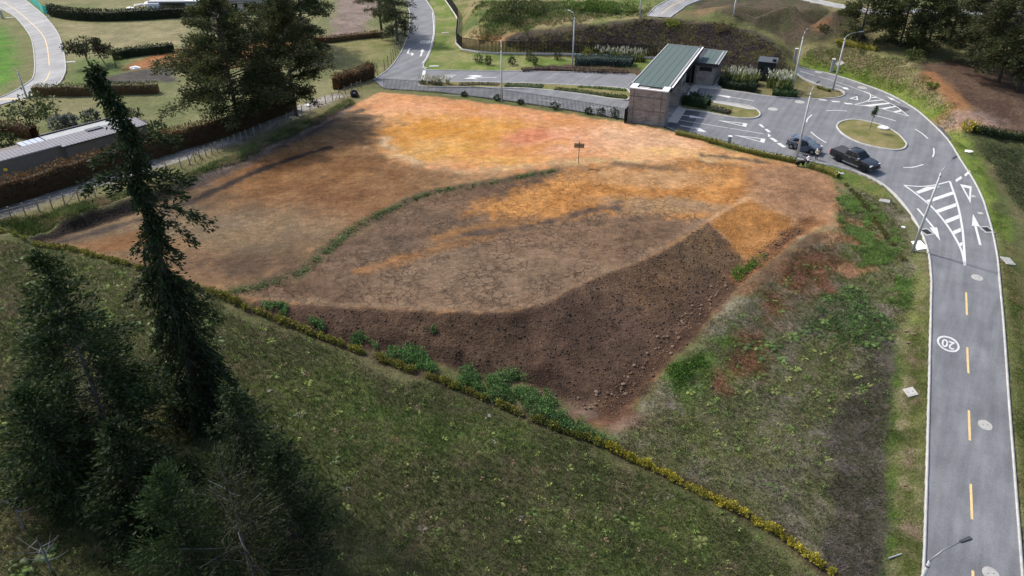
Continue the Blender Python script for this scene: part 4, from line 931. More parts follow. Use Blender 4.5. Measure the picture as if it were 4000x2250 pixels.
def hedge(name, px, h, w, pal, lsize, label, dens=26, world=None, stem=True, group=None, top=None, core=None):
    dens *= 2.6; core = np.mean(np.asarray(pal), 0)*.8 if core is None else core
    P = GP(px) if world is None else np.asarray(world); P = densify(smooth_poly(P, 4), .5, False); n = len(P)
    c = P.mean(0); cz = float(zg(c[0], c[1])); t = empty(name, (c[0], c[1], cz), 0, label, 'hedge', group)
    T = np.gradient(P, axis=0); T /= np.linalg.norm(T, axis=1, keepdims=True); Nn = np.stack([-T[:, 1], T[:, 0]], 1)
    L = np.linalg.norm(np.diff(P, axis=0), axis=1).sum(); hz = h*(1 + .12*fbm(np.arange(n)*.35, np.zeros(n)+L, 5)); 
    # woody core
    zb = zg(P[:, 0], P[:, 1]) - cz
    ring = [(.32, -.1), (.38, .35), (.34, .8), (0, .88), (-.34, .8), (-.38, .35), (-.32, -.1)]
    Vv = np.concatenate([np.column_stack([P + Nn*(a*w) - c, zb + hz*b]) for a, b in ring]); Fs = []
    for i in range(n-1):
        for k in range(len(ring)-1): Fs.append((k*n+i, k*n+i+1, (k+1)*n+i+1, (k+1)*n+i))
    obj('branch_core', npmesh('branch_core', Vv, np.array(Fs), M['leaf'], np.tile(core, (len(Vv), 1))), t)
    cnt = int(L*dens*(h+w)); i = rng.integers(0, n-1, cnt); f = rng.random((cnt, 1)); p = P[i]*(1-f) + P[i+1]*f - c
    ang = rng.uniform(-.15, math.pi+.15, cnt); rr = rng.uniform(.8, 1.12, cnt)
    ca, sa = np.cos(ang), np.sin(ang); e = .45
    lx = np.sign(ca)*np.abs(ca)**e*w*.5*rr; lz = np.where(sa > 0, np.abs(sa)**e, 0)*hz[i]*rr
    side = rng.random(cnt) < .5; lz = np.where(side & (np.abs(ca) > .3), rng.uniform(.08, 1, cnt)*hz[i], lz)
    Pp = np.column_stack([p + Nn[i]*lx[:, None], zb[i] + np.maximum(lz, .05)]); A = np.column_stack([Nn[i]*ca[:, None], sa*.8 + .2])
    if top is None: foliage('foliage', Pp, A, lsize, .6, pal, t, .8)
    else:
        hi = lz > .72*hz[i]
        foliage('foliage', Pp[~hi], A[~hi], lsize, .6, pal, t, .8); foliage('new_growth', Pp[hi], A[hi], lsize, .6, top, t, .8)
    return t

# ------------------------------------------------------------------ hedges
RED = [(.085, .036, .02), (.11, .05, .022), (.06, .045, .018), (.045, .05, .016), (.14, .06, .026)]
GRN = [(.05, .075, .02), (.07, .095, .025), (.035, .05, .016), (.09, .10, .03)]
DRK = [(.018, .026, .012), (.026, .036, .014), (.035, .045, .018)]
YEL = [(.42, .35, .035), (.48, .40, .05), (.33, .29, .035), (.22, .22, .03)]
YG = [(.15, .17, .03), (.22, .21, .04), (.10, .13, .03), (.26, .20, .04)]
BRN = [(.17, .09, .045), (.13, .085, .04), (.09, .085, .03), (.20, .115, .055)]
hedge('hedge', [(-90,548),(0,520),(150,474),(300,425),(450,378),(600,330),(740,274)], 2.7, 1.3, RED[:4] + [(.05, .028, .016)], .2, 'long tall red leaved hedge along the path beside the grey roofed house', 30, top=[(.16, .075, .028), (.13, .085, .03), (.10, .09, .03), (.18, .07, .03)])
hedge('hedge', [(88,241),(160,240),(250,238),(400,233)], 1.7, 1.3, BRN, .22, 'clipped hedge with brown sides and green top between the two dry lawns', 22, top=GRN)
hedge('hedge', [(130,38),(180,48),(270,52),(380,48),(490,42)], 2.2, 1.6, DRK, .3, 'dark green hedge in front of the far grey house', 18)
hedge('hedge', [(590,30),(625,26),(665,18)], 2.6, 1.6, DRK, .3, 'short dark hedge behind the crown of the broad cypress', 16)
hedge('hedge', [(285,150),(350,140),(440,130)], 1.6, 1.3, DRK + GRN[:1], .26, 'dark hedge above the orange soil bed on the left', 18)
hedge('hedge', [(845,226),(880,213),(915,203),(937,194)], 2.2, 1.4, RED, .24, 'short dark red hedge beside the kerb of the entry road', 26)
hedge('hedge', [(785,104),(830,106),(900,98),(962,92)], 1.1, 1.0, BRN, .26, 'low dry brown hedge below the ploughed plot', 16)
hedge('hedge', [(-40,335),(20,338),(60,344),(92,352)], 1.9, 1.4, RED, .22, 'red hedge at the left edge behind the long grey roof', 22)
hedge('hedge', [(2440,332),(2480,338),(2520,345),(2590,352)], .9, 1.1, DRK + GRN[:2], .22, 'dark low hedge on the right edge below the brown clearing', 22)
hedge('hedge', [(2100,110),(2130,114),(2165,120),(2205,128)], .7, .9, YG + YEL[:2], .24, 'yellow green hedge on top of the grassy bank under the far trees', 20)
hedge('hedge', [(1700,338),(1760,350),(1830,370),(1900,388),(1960,400),(2000,409)], .55, .7, YG, .17, 'yellow green hedge between the orange plot and the verge left of the lamp post', 34)
hedge('hedge', [(2036,420),(2060,428),(2085,436),(2108,448)], .6, .9, YG, .17, 'yellow green hedge on the verge below the black pickup', 34)
def shrub_row(px, label, lab2, sp=.62, r=.38, h=.62, gap=.05, pal=YEL):
    P = densify(smooth_poly(GP(px), 4), sp, False); c = P.mean(0); c0 = (c[0], c[1], float(zg(*c)))
    t = empty('hedge', c0, 0, label, 'hedge'); meshes = [shrub_mesh('shrub', r*rng.uniform(.85, 1.1), h, 130, pal, .17, up=.6) for _ in range(6)]
    st = MB().tube([(0, 0, -.15), (.02, 0, h*.7)], [.035, .02], 5).mesh('stem', M['bark'])
    for p in P:
        if rng.random() < gap: continue
        q = p + rng.normal(size=2)*.06
        o = obj('shrub', meshes[rng.integers(0, 6)], t, (q[0]-c0[0], q[1]-c0[1], float(zg(*q))-c0[2])); o.rotation_euler.z = rng.uniform(0, 6.28); s = rng.uniform(.75, 1.2); o.scale = (s, s, s*rng.uniform(.8, 1.15))
        obj('stem', st, o)
    return t
shrub_row([p[:2] for p in HEDGE[13:18]], 'bright yellow hedge running to the bottom edge of the photo by the road slope', '', .4, .29, .52, .03)
shrub_row([p[:2] for p in HEDGE[5:14]], 'dull yellow hedge along the foot of the dark embankment', '', .45, .29, .5, .1, YG[:2] + [(.2, .19, .03), (.14, .12, .03), (.24, .22, .04)])
shrub_row([(2125,462),(2150,490),(2180,525),(2205,560),(2225,590),(2250,625),(2275,660)], 'thin straggling hedge row on the slope left of the leaning lamp post', '', .9, .3, .4, .25, [(.13, .14, .03), (.10, .12, .03), (.16, .12, .05)])
shrub_row([p[:2] for p in HEDGE[1:6]], 'low yellow hedge along the near left edge of the dirt plot', '', .5, .27, .4, .15, YG)

# ------------------------------------------------------------------ trees
conifer('cypress_tree', G(603,324), 17.5, 9.6, 125, CYP_BR, 'broad dark cypress with open layered crown behind the red hedge', lsize=.34, dens=26, elev=(.5, .05), droop=.10, clear=.16, power=.75, trunk_r=.32)
conifer('cypress_tree', G(745,292), 16.5, 6.2, 105, CYP_BR + [(.075, .075, .02)], 'brownish conical cypress standing right beside the broad cypress', lsize=.32, dens=24, elev=(.6, .1), droop=.05, clear=.12, power=.7)
conifer('cypress_tree', G(770,128), 19, 8.5, 100, CYP, 'dense dark cypress at the top edge behind the conical cypress', lsize=.36, dens=22, elev=(.4, .0), droop=.15, clear=.05)
conifer('cypress_tree', G(700,120), 15, 6.5, 80, CYP, 'dark cypress half hidden behind the crown of the broad cypress', lsize=.36, dens=22, elev=(.4, .0), droop=.1, clear=.08)
conifer('cypress_tree', G(960,75), 15, 5.0, 80, CYP_BR, 'thin brown green cypress at the top edge left of the entry road', lsize=.3, dens=18, elev=(.3, .0), clear=.2)
conifer('cypress_tree', G(1000,102), 17, 5.0, 90, CYP, 'green cypress with pale trunk overhanging the entry road kerb', lsize=.3, dens=18, elev=(.25, -.1), clear=.08, bark='bark_grey')
conifer('pine_tree', G(2160,108), 12, 4.6, 60, CYP_BR, 'dark ragged tree left of the group beyond the grassy bank', lsize=.36, dens=22, elev=(.5, .1), clear=.05)
conifer('pine_tree', G(2262,118), 13, 6.0, 75, CYP_BR + [(.05, .06, .02)], 'bushy dark tree in the middle of the group beyond the bank', lsize=.36, dens=22, elev=(.5, .1), clear=.03)
conifer('pine_tree', G(2330,130), 11, 5.0, 60, CYP_BR, 'round dark tree right of the bushy tree beyond the bank', lsize=.36, dens=22, elev=(.5, .1), clear=.03)
conifer('pine_tree', G(2440,150), 15, 6.4, 68, CYP_BR, 'tall dark conifer behind the brown clearing on the right', lsize=.36, dens=22, elev=(.3, -.05), clear=.12)
conifer('pine_tree', G(2512,205), 16, 7.2, 78, CYP_BR + [(.05, .055, .018)], 'big conifer with two bare lower trunks by the clearing edge', lsize=.36, dens=22, elev=(.25, -.1), droop=.2, clear=.18)
conifer('pine_tree', G(2560,228), 15, 6.4, 70, CYP_BR, 'dark conifer cut by the right photo edge above the clearing', lsize=.36, dens=22, elev=(.25, -.1), droop=.2, clear=.15)
conifer('pine_tree', G(2545,110), 14, 6.0, 58, CYP, 'dark conifer in the top right corner', lsize=.36, dens=22, elev=(.3, 0), clear=.08)
conifer('pine_tree', G(2390,100), 12, 5.2, 52, CYP, 'dark conifer behind the tall one near the upper road', lsize=.36, dens=22, elev=(.3, 0), clear=.08)
# foreground conifers
DK = [(.022, .038, .012), (.03, .05, .015), (.042, .064, .018), (.017, .03, .011)]
b1 = apex(262, 165, 25.0)
def f1(py):      # height fraction on the tall tree seen at photo row py
    d = ray(300, py); t_ = b1[1]/d[1]; return (CAM_H + t_*d[2] - b1[2]) / 25.0
SC = b1[1] / math.cos(PITCH) / F * 1.0
cust = []
def side(py, dx, el, dr, dep=0.0):
    az = math.atan2(dep, 1 if dx > 0 else -1); cust.append((f1(py), az, abs(dx)*SC*.82, el, dr))
for a in ((345,125,-.05,.1), (372,-115,-.15,.25), (440,-160,.1,.42), (445,150,.05,.12), (455,-90,0,.4), (470,120,.0,.2), (520,160,.28,.75,), (548,110,.25,.95), (590,-70,-.1,.8), (600,70,-.2,.5), (680,-120,-.1,.75), (690,-95,-.2,.9), (700,110,-.1,.6), (720,130,-.3,.7), (770,90,-.3,.8), (800,-110,-.3,.7), (850,-120,-.3,.8), (880,150,-.35,.5), (950,180,-.3,.45), (980,-150,-.3,.6), (1040,200,-.2,.4)):
    side(*a)
conifer('cypress_tree', b1, 25, 1, 260, DK, 'tall slender dark cypress with drooping side branches in the left foreground', lsize=.27, dens=20, elev=(-.3, -.7), droop=.6, clear=.05, trunk_r=.3, irregular=.3,
        prof=lambda g: np.interp(g, [0, .12, .25, .42, .5, .55, .68, .76, .84, .92, 1], [3.2, 3.0, 2.3, 1.2, .8, .62, .34, .42, .3, .16, .04]), twigs=False, custom=cust)
conifer('cypress_tree', apex(100, 642, 15), 15, 5.8, 120, DK + [(.04, .065, .016)], 'half bare conifer with grey trunk and flat green sprays at the left edge', lsize=.27, dens=26, elev=(.1, -.12), droop=.12, clear=.08, bark='bark_grey', bare=.12, power=.85, trunk_r=.15)
conifer('cypress_tree', apex(402, 1188, 9), 9, 3.4, 110, [(.035, .062, .018), (.048, .08, .024), (.028, .048, .015)], 'young feathery green cypress in the bottom left foreground', lsize=.24, dens=20, elev=(.7, .1), droop=.0, clear=.03, lw=.3)
conifer('cypress_tree', apex(548, 1148, 11), 11, 3.6, 85, [(.055, .065, .024), (.04, .05, .02), (.028, .038, .016)], 'sparse conifer with pale lichen trunk at the bottom centre left', lsize=.27, dens=13, elev=(.75, .1), droop=.0, clear=.05, bark='bark_grey', bare=.2, lw=.25, trunk_r=.1)
conifer('cypress_tree', apex(690, 1140, 9.5), 9.5, 2.9, 70, DK, 'dark bushy conifer right of the lichen covered conifer', lsize=.24, dens=20, elev=(.6, .1), droop=.05, clear=.04)
conifer('cypress_tree', apex(580, 985, 10), 10, 3.8, 90, DK, 'very dark conifer standing against the foot of the tall slender cypress', lsize=.25, dens=20, elev=(.3, -.1), droop=.3, clear=.03)
conifer('cypress_tree', apex(285, 1075, 8), 8, 3.6, 90, DK, 'dark low conifer between the half bare conifer and the feathery cypress', lsize=.27, dens=22, elev=(.4, 0), droop=.15, clear=.03)
conifer('cypress_tree', apex(60, 985, 8.5), 8.5, 3.8, 90, DK + [(.04, .065, .016)], 'dark conifer cut by the left photo edge below the half bare conifer', lsize=.27, dens=22, elev=(.3, 0), droop=.15, clear=.03)
# dead shrubs bottom left
for i, (px, py, hh, lb) in enumerate([(60,1330,3.2,'bare pale branched shrub at the bottom left edge'), (130,1440,3.4,'bare forked grey shrub in the bottom left corner'), (800,1440,2.4,'bare lichen grey twigs at the bottom edge beside the conifers')]):
    b = G(px, py); t = empty('dead_shrub', b, 0, lb, 'shrub'); mb = MB(); mb.tube([(0, 0, -.2), (.1, .05, hh*.5), (.05, .1, hh*.8)], [.06, .045, .02], 6); mb.build('stem', M['bark_grey'], t)
    for k in range(9):
        a = rng.uniform(0, 6.28); z = hh*rng.uniform(.25, .8); L = hh*rng.uniform(.25, .5); e = np.array([math.cos(a)*L, math.sin(a)*L, L*.6])
        MB().tube([(.07, .05, z), (.07 + e[0]*.5, .05 + e[1]*.5, z + e[2]*.35), (.07 + e[0], .05 + e[1], z + e[2])], [.03, .02, .008], 5).build('branch', M['bark_grey'], t)
# small trees and shrubs round the houses
broadleaf('small_tree', G(225,165), 5.0, 3.2, GRN[:1] + DRK + [(.06, .04, .025)], 'low spreading dark tree beside the left road bend', 10, 1300, .38, stems=2)
broadleaf('small_tree', G(265,160), 4.2, 2.4, [(.05, .035, .02), (.06, .05, .022), (.04, .045, .018)], 'brown leaved small tree against the dark hedge', 8, 800, .36)
broadleaf('small_tree', G(292,170), 3.2, 1.3, GRN, 'thin young tree with small crown near the orange soil bed', 5, 350, .3)
broadleaf('small_tree', G(85,345), 5.5, 3.6, GRN + [(.11, .12, .04)], 'airy light green tree behind the long grey roof', 12, 900, .42, flat=.45)
BLU = [(.10, .12, .11), (.13, .145, .14), (.08, .095, .075)]
for (px, py, r, h, pal, lb) in [(150,322,1.3,1.7,BLU,'blue grey bushy plant left of the roof by the house'), (180,318,1.2,1.6,BLU,'blue grey plant in the middle of the bed behind the house'), (235,312,1.3,1.9,BLU+DRK,'dark grey shrub behind the tall cypress tip'), (330,306,1.6,1.8,DRK+[(.08,.06,.05)],'dark brown shrub behind the right end of the house'), (395,336,1.6,1.5,[(.03,.06,.02),(.05,.085,.03)],'spiky green plant at the right end of the house'), (20,372,1.6,1.8,GRN+DRK,'rounded green shrub left of the house roof')]:
    shrub('shrub', G(px, py), r, h, 420, pal, .36, lb)
for (px, py, r, h, pal, lb) in [(1205,158,.85,1.5,[(.03,.055,.03),(.05,.08,.045)],'blue green young bush left on the entry lawn'), (1228,163,.6,1.5,GRN,'light young sapling beside the blue green bush'), (1288,162,.75,1.3,DRK+GRN[:1],'dark round bush in the middle of the entry lawn'), (1332,152,.7,1.5,GRN,'loose green sapling by the black fence'), (1345,163,.5,1.4,GRN,'spindly sapling in front of the loose green one'), (1402,150,.75,1.6,DRK+GRN,'dark bush near the lawn planting'), (1477,146,1.1,1.8,YG,'yellow green shrub against the black fence'), (1500,30,2.2,2.6,[(.09,.17,.02),(.12,.2,.03)],'bright green round bush on the hill by the upper road'), (1460,22,3.2,3.6,[(.10,.18,.025),(.13,.21,.035)],'big bright green bush at the top edge'), (1532,34,1.8,2.2,[(.09,.16,.02),(.12,.18,.03)],'bright green bush right of the group on the hill'), (1582,32,1.8,2.4,[(.10,.15,.025),(.14,.18,.04)],'light green bush beside the hill lamp post'), (1345,34,2.6,3.0,GRN,'dark green bush in the scrub field on the hill'), (1262,48,2.6,2.6,GRN,'green bush group left in the scrub field'), (1298,62,2.0,2.4,GRN+DRK,'dark leafy bush above the orange soil scar'), (1300,30,2.5,2.6,GRN,'green bush behind the dark leafy bush'), (2010,250,.1,.1,GRN,''), (1690,64,1.4,.9,[(.16,.2,.02),(.2,.24,.03)],'low yellow green bush on the crest of the dark bank'), (1812,82,1.2,1.6,GRN+BRN,'brown green bush on the crest near the hidden lamp'), (2510,330,.6,.7,YG,''), (2436,330,1.2,1.4,YEL,'bright yellow bush at the corner of the right hedge'), (2070,75,1.0,.8,GRN,'small dark shrub on the brown hillside'), (2345,220,.9,.7,[(.12,.17,.03)],'single green tussock on the bank crest'), (2296,150,1.6,1.6,GRN,'leafy shrub under the far trees')]:
    if lb: shrub('shrub', G(px, py), r, h, int(260*max(1, r)), pal, .2 + .06*r, lb)
# planting round the gate
SIL = [(.42, .42, .33), (.50, .48, .38), (.34, .36, .26)]
GRS = [(.10, .14, .04), (.15, .18, .06), (.2, .21, .09), (.07, .1, .03)]
grass_clump('pampas_grass', G(1560,150), 4.6, 1.5, 500, GRS, 'white plumed tall grass bed beside the gate house roof', SIL, rz=-.35, ry=1.5)
grass_clump('pampas_grass', G(1862,210), 2.6, 2.0, 420, GRS, 'tall plumed grass left of the black kiosk', SIL, rz=-.4, ry=1.6)
grass_clump('pampas_grass', G(1958,226), 2.0, 2.3, 380, GRS, 'tall plumed grass right of the black kiosk', SIL, rz=-.4, ry=1.5)
grass_clump('pampas_grass', G(1092,213), 2.6, .9, 300, [(.22, .22, .10), (.17, .19, .07), (.26, .24, .13)], 'pale grass clump on the tip of the lane median', [(.35, .32, .2)], rz=-.05, ry=.9)
LAV = [(.045, .075, .06), (.06, .09, .075), (.035, .055, .045)]
hedge('hedge', z3([(1660,640),(1800,640),(2000,645),(2240,660)]), 1.3, 2.6, LAV, .24, 'blue green bushy border in front of the white plumed grass', 16)
hedge('hedge', z3([(1130,712),(1300,700),(1500,700),(1700,715),(1900,725),(2200,735)]), .3, 1.6, [(.06, .045, .03), (.08, .06, .03), (.07, .04, .04)], .2, 'low purple brown ground cover border along the upper lane', 20)
hedge('hedge', z3([(500,858),(700,852),(900,860)]), .4, 1.4, [(.08, .06, .04), (.07, .075, .03), (.10, .08, .05)], .2, 'low brownish shrub border in the middle of the lane median', 24)
hedge('hedge', z3([(960,868),(1150,872),(1330,885)]), .55, 1.5, [(.07, .10, .05), (.05, .075, .035)], .2, 'grey green shrub border right of the lamp on the lane median', 24)
hedge('hedge', z3([(1460,905),(1700,930),(1900,958),(2180,990)]), .55, 1.3, GRN, .2, 'leafy green border on the near edge of the lane median', 26)
hedge('hedge', z3([(1700,880),(1900,895),(2180,920)]), .5, .7, [(.05, .10, .02), (.07, .13, .03)], .2, 'thin bright green border on the far edge of the lane median', 26)
hedge('hedge', z4([(800,1170),(900,1195),(1060,1225)]), 1.7, 2.6, [(.022, .05, .016), (.03, .065, .02), (.02, .038, .014)], .26, 'big dark green bush on the gate median', 22)
hedge('hedge', z4([(1110,1250),(1210,1270),(1300,1290)]), .8, 1.5, [(.05, .055, .03), (.04, .06, .03), (.07, .06, .04)], .2, 'low grey brown bush at the end of the gate median planting', 26)
hedge('hedge', z4([(1210,960),(1320,1000),(1480,1020),(1600,1035)]), 1.2, 1.6, [(.025, .045, .02), (.035, .06, .025), (.02, .035, .015)], .3, 'dark large leaved bushes in front of the plumed grass by the kerb', 18)
hedge('hedge', z4([(1790,1070),(1900,1085),(2060,1095)]), .9, 1.5, [(.03, .06, .02), (.05, .085, .025)], .28, 'green leafy bushes right of the kiosk by the kerb', 18)
hedge('hedge', z5([(390,690),(440,705),(485,722)]), .4, .6, YG + GRN, .18, 'small low hedge on the lawn tip by the slip road', 26)
# bushes seen through the near picket fence
for i, (px, py, r, h, lb) in enumerate([(1168,243,.5,.7,'small shrub behind the picket fence left of the lamp'), (1250,254,.55,.9,'dark shrub behind the picket fence beside the lamp'), (1310,263,.5,.7,'small shrub behind the picket fence right of the lamp'), (1396,275,.7,1.1,'round dark shrub behind the middle of the picket fence'), (1480,287,.6,.9,'green shrub behind the right part of the picket fence'), (1512,291,.7,1.1,'leafy shrub behind the picket fence near the gate house'), (1545,296,.7,1.3,'tall leafy shrub behind the picket fence next to the gate house')]):
    shrub('shrub', G(px, py), r, h, 240, [(.02, .045, .015), (.035, .065, .02), (.03, .05, .02)], .22, lb)

# ------------------------------------------------------------------ gate house
gu = np.array([.923, -.384]); gu /= np.linalg.norm(gu); gw = np.array([-gu[1], gu[0]]); GO = np.array([16.2, 98.47])
gh_z = float(bil(ZR, 24, 108))
gh = empty('gate_house', (GO[0], GO[1], gh_z), math.atan2(gu[1], gu[0]), 'stone clad gate house with long green shingle roof spanning the lanes', 'gate house')
def stone_block(name, x0, x1, y0, y1, z1, faces, parent=gh):
    """wall core with thin ledgestone courses laid proud of it"""
    w = MB().box(x0, x1, y0, y1, -.4, z1).build(name, M['stone3'], parent)
    mb = MB(); hh = .105
    for face in faces:
        a0, a1 = (x0, x1) if face in 'sn' else (y0, y1)
        z = .0
        while z < z1 - .02:
            zz = min(z + hh, z1 - .01); a = a0 + .01
            while a < a1 - .05:
                b = min(a + rng.uniform(.25, .95), a1 - .01); d = rng.uniform(.012, .05); mi = int(rng.choice([0, 0, 1, 2]))
                g = .008
                if face == 's': mb.box(a, b-g, y0-d, y0-.004, z, zz-g, mi)
                elif face == 'n': mb.box(a, b-g, y1+.004, y1+d, z, zz-g, mi)
                elif face == 'e': mb.box(x1+.004, x1+d, a, b-g, z, zz-g, mi)
                else: mb.box(x0-d, x0-.004, a, b-g, z, zz-g, mi)
                a = b
            z += hh
    c = mb.build('stone_cladding', [M['stone'], M['stone2'], M['stone3']], w); c['kind'] = 'stuff'; return w
stone_block('front_wall', 0, 5.15, 0, 1.75, 4.72, 'sew')
# vertical / horizontal joints of the front wall
for x in (.62, 4.45): MB().box(x-.02, x+.02, -.062, -.05, .05, 4.68).build('joint', M['seam'], gh)
for z in (1.9, 3.75): MB().box(.02, 5.1, -.062, -.052, z-.018, z+.018).build('joint', M['seam'], gh)
cp = MB(); cp.box(-.09, 5.24, -.1, .22, 4.73, 4.88); cp.build('coping', M['coping'], gh, bevel=.02)
MB().box(-.09, .85, .222, 1.8, 4.73, 4.94).build('coping', M['coping'], gh, bevel=.02)
MB().box(4.3, 5.24, .222, 1.8, 4.73, 4.94).build('coping', M['coping'], gh, bevel=.02)
MB().box(1.1, 2.5, .35, .9, 4.73, 4.86).build('roof_drain_box', M['concrete_w'], gh)
# main roof, tilted a little down to the front
rf = MB(); RY0, RY1, RX0, RX1 = 1.25, 25.2, -.3, 5.45
zr = lambda y: 4.86 + (y - RY0) * .006
rf.hexa([(RX0,RY0,4.5),(RX1,RY0,4.5),(RX1,RY1,4.6),(RX0,RY1,4.6)], [(RX0,RY0,zr(RY0)-.06),(RX1,RY0,zr(RY0)-.06),(RX1,RY1,zr(RY1)-.06),(RX0,RY1,zr(RY1)-.06)])
roof = rf.build('roof', M['fascia'], gh)
pw = (4.72 + .12) / 5
for i in range(5):
    a = RX0 + .18 + i*pw
    MB().hexa([(a+.03,RY0+.1,zr(RY0)-.06),(a+pw-.03,RY0+.1,zr(RY0)-.06),(a+pw-.03,RY1-.25,zr(RY1)-.06),(a+.03,RY1-.25,zr(RY1)-.06)], [(a+.03,RY0+.1,zr(RY0)+.03),(a+pw-.03,RY0+.1,zr(RY0)+.03),(a+pw-.03,RY1-.25,zr(RY1)+.03),(a+.03,RY1-.25,zr(RY1)+.03)]).build('roof_panel', M['shingle'], roof)
    MB().hexa([(a-.025,RY0+.1,zr(RY0)-.05),(a+.025,RY0+.1,zr(RY0)-.05),(a+.025,RY1-.25,zr(RY1)-.05),(a-.025,RY1-.25,zr(RY1)-.05)], [(a-.025,RY0+.1,zr(RY0)+.012),(a+.025,RY0+.1,zr(RY0)+.012),(a+.025,RY1-.25,zr(RY1)+.012),(a-.025,RY1-.25,zr(RY1)+.012)]).build('seam', M['seam'], roof)
e0 = RX0 + .18 + 5*pw
MB().hexa([(e0+.02,RY0+.2,zr(RY0)-.05),(e0+.28,RY0+.2,zr(RY0)-.05),(e0+.28,RY1-.3,zr(RY1)-.05),(e0+.02,RY1-.3,zr(RY1)-.05)], [(e0+.02,RY0+.2,zr(RY0)-.02),(e0+.28,RY0+.2,zr(RY0)-.02),(e0+.28,RY1-.3,zr(RY1)-.02),(e0+.02,RY1-.3,zr(RY1)-.02)]).build('gutter', M['roofpale'], roof)
for (x0, x1) in ((RX0-.03, RX0+.12), (RX1-.16, RX1+.03)):
    MB().hexa([(x0,RY0,4.44),(x1,RY0,4.44),(x1,RY1,4.56),(x0,RY1,4.56)], [(x0,RY0,zr(RY0)+.06),(x1,RY0,zr(RY0)+.06),(x1,RY1,zr(RY1)+.06),(x0,RY1,zr(RY1)+.06)]).build('fascia', M['fascia'], roof)
    MB().hexa([(x0-.01,RY0+.4,zr(RY0)+.062),(x1+.01,RY0+.4,zr(RY0)+.062),(x1+.01,RY1+.03,zr(RY1)+.062),(x0-.01,RY1+.03,zr(RY1)+.062)], [(x0-.01,RY0+.4,zr(RY0)+.1),(x1+.01,RY0+.4,zr(RY0)+.1),(x1+.01,RY1+.03,zr(RY1)+.1),(x0-.01,RY1+.03,zr(RY1)+.1)]).build('flashing', M['coping'] if x0 > 2 else M['roofpale'], roof)
MB().box(RX0, RX1, RY1-.12, RY1+.03, 4.55, zr(RY1)+.08).build('fascia', M['roofpale'], roof)
# middle pillar between the lanes
mpil = stone_block('middle_wall', .5, 5.2, 9.5, 13.0, 4.55, 'se')
MB().box(5.256, 5.28, 10.7, 12.1, 2.5, 3.2).build('window', M['glass'], mpil)
MB().box(2.4, 2.45, 9.43, 9.445, .1, 4.4).build('joint', M['seam'], mpil)
# back office
off = stone_block('office_wall', .6, 8.15, 21.8, 30.0, 3.08, 'se')
MB().box(.6, 5.0, 22.2, 25.1, 3.1, 4.52).build('upper_wall', M['plaster'], gh)
MB().box(3.7, 5.15, 21.72, 21.742, .1, 3.0).build('door_frame', M['fascia'], off); MB().box(3.82, 5.03, 21.70, 21.716, .18, 2.9).build('door', M['glass'], off)
MB().box(5.75, 7.75, 21.72, 21.742, 2.25, 2.9).build('window_frame', M['fascia'], off); MB().box(5.83, 7.67, 21.70, 21.716, 2.32, 2.83).build('window', M['black'], off)
MB().box(5.3, 5.35, 21.72, 21.74, .1, 3.0).build('joint', M['seam'], off)
lr = MB().box(3.9, 8.7, 21.3, 30.5, 3.1, 3.5).build('lower_roof', M['fascia'], gh)
for i in range(3):
    a = 5.62 + i*.78; MB().box(a, a+.74, 21.42, 30.3, 3.502, 3.56).build('roof_panel', M['shingle'], lr)
MB().box(7.99, 8.25, 21.42, 30.3, 3.502, 3.53).build('gutter', M['roofpale'], lr); MB().box(8.29, 8.55, 21.42, 30.3, 3.502, 3.56).build('roof_panel', M['shingle'], lr)
for q in ((8.58, 8.72, 21.28, 30.52), (3.9, 8.57, 30.36, 30.52), (3.9, 8.57, 21.28, 21.4)): MB().box(q[0], q[1], q[2], q[3], 3.503, 3.6).build('flashing', M['roofpale'] if q[2] > 22 or q[0] > 8 else M['fascia'], lr)
MB().box(4.55, 4.75, 20.9, 21.1, .0, 4.5).build('post', M['fascia'], gh)
# paved floor under the roof
fl = MB(); fl.box(5.22, 6.6, 2.0, 9.4, -.3, .05); fl.build('floor_slab', M['concrete'], gh)
MB().box(5.22, 6.4, 13.1, 21.6, -.3, .05).build('floor_slab', M['concrete'], gh)
MB().box(5.3, 9.6, 19.9, 21.65, -.3, .10).build('walkway', M['concrete_w'], gh); MB().box(8.3, 9.6, 21.68, 30.5, -.3, .10).build('walkway', M['concrete_w'], gh)

# black kiosk
kp = np.array([41.4, 118.6]); kz = float(zg(*kp))
ki = empty('kiosk', (kp[0], kp[1], kz), math.atan2(gu[1], gu[0]), 'black metal service kiosk between the plumed grasses', 'kiosk')
MB().box(-1.35, 1.35, -1.3, 1.3, -.3, 2.75).build('body', M['black'], ki, bevel=.02)
MB().hexa([(-1.5,-1.45,2.752),(1.5,-1.45,2.752),(1.5,1.45,2.752),(-1.5,1.45,2.752)], [(-1.5,-1.45,2.86),(1.5,-1.45,2.86),(1.5,1.45,3.0),(-1.5,1.45,3.0)]).build('roof', M['lampdark'], ki)
MB().box(.75, 1.3, -1.0, -.55, 2.88, 3.25).build('roof_vent', M['black'], ki)
dr = MB().box(-.35, .65, -1.34, -1.302, .05, 2.15).build('door', M['fascia'], ki); MB().box(.5, .56, -1.39, -1.342, 1.0, 1.15).build('handle', M['lampmetal'], dr)
for x in (-1.1, 1.05): MB().box(x-.02, x+.02, -1.32, -1.303, .05, 2.6).build('panel_joint', M['lampdark'], ki)

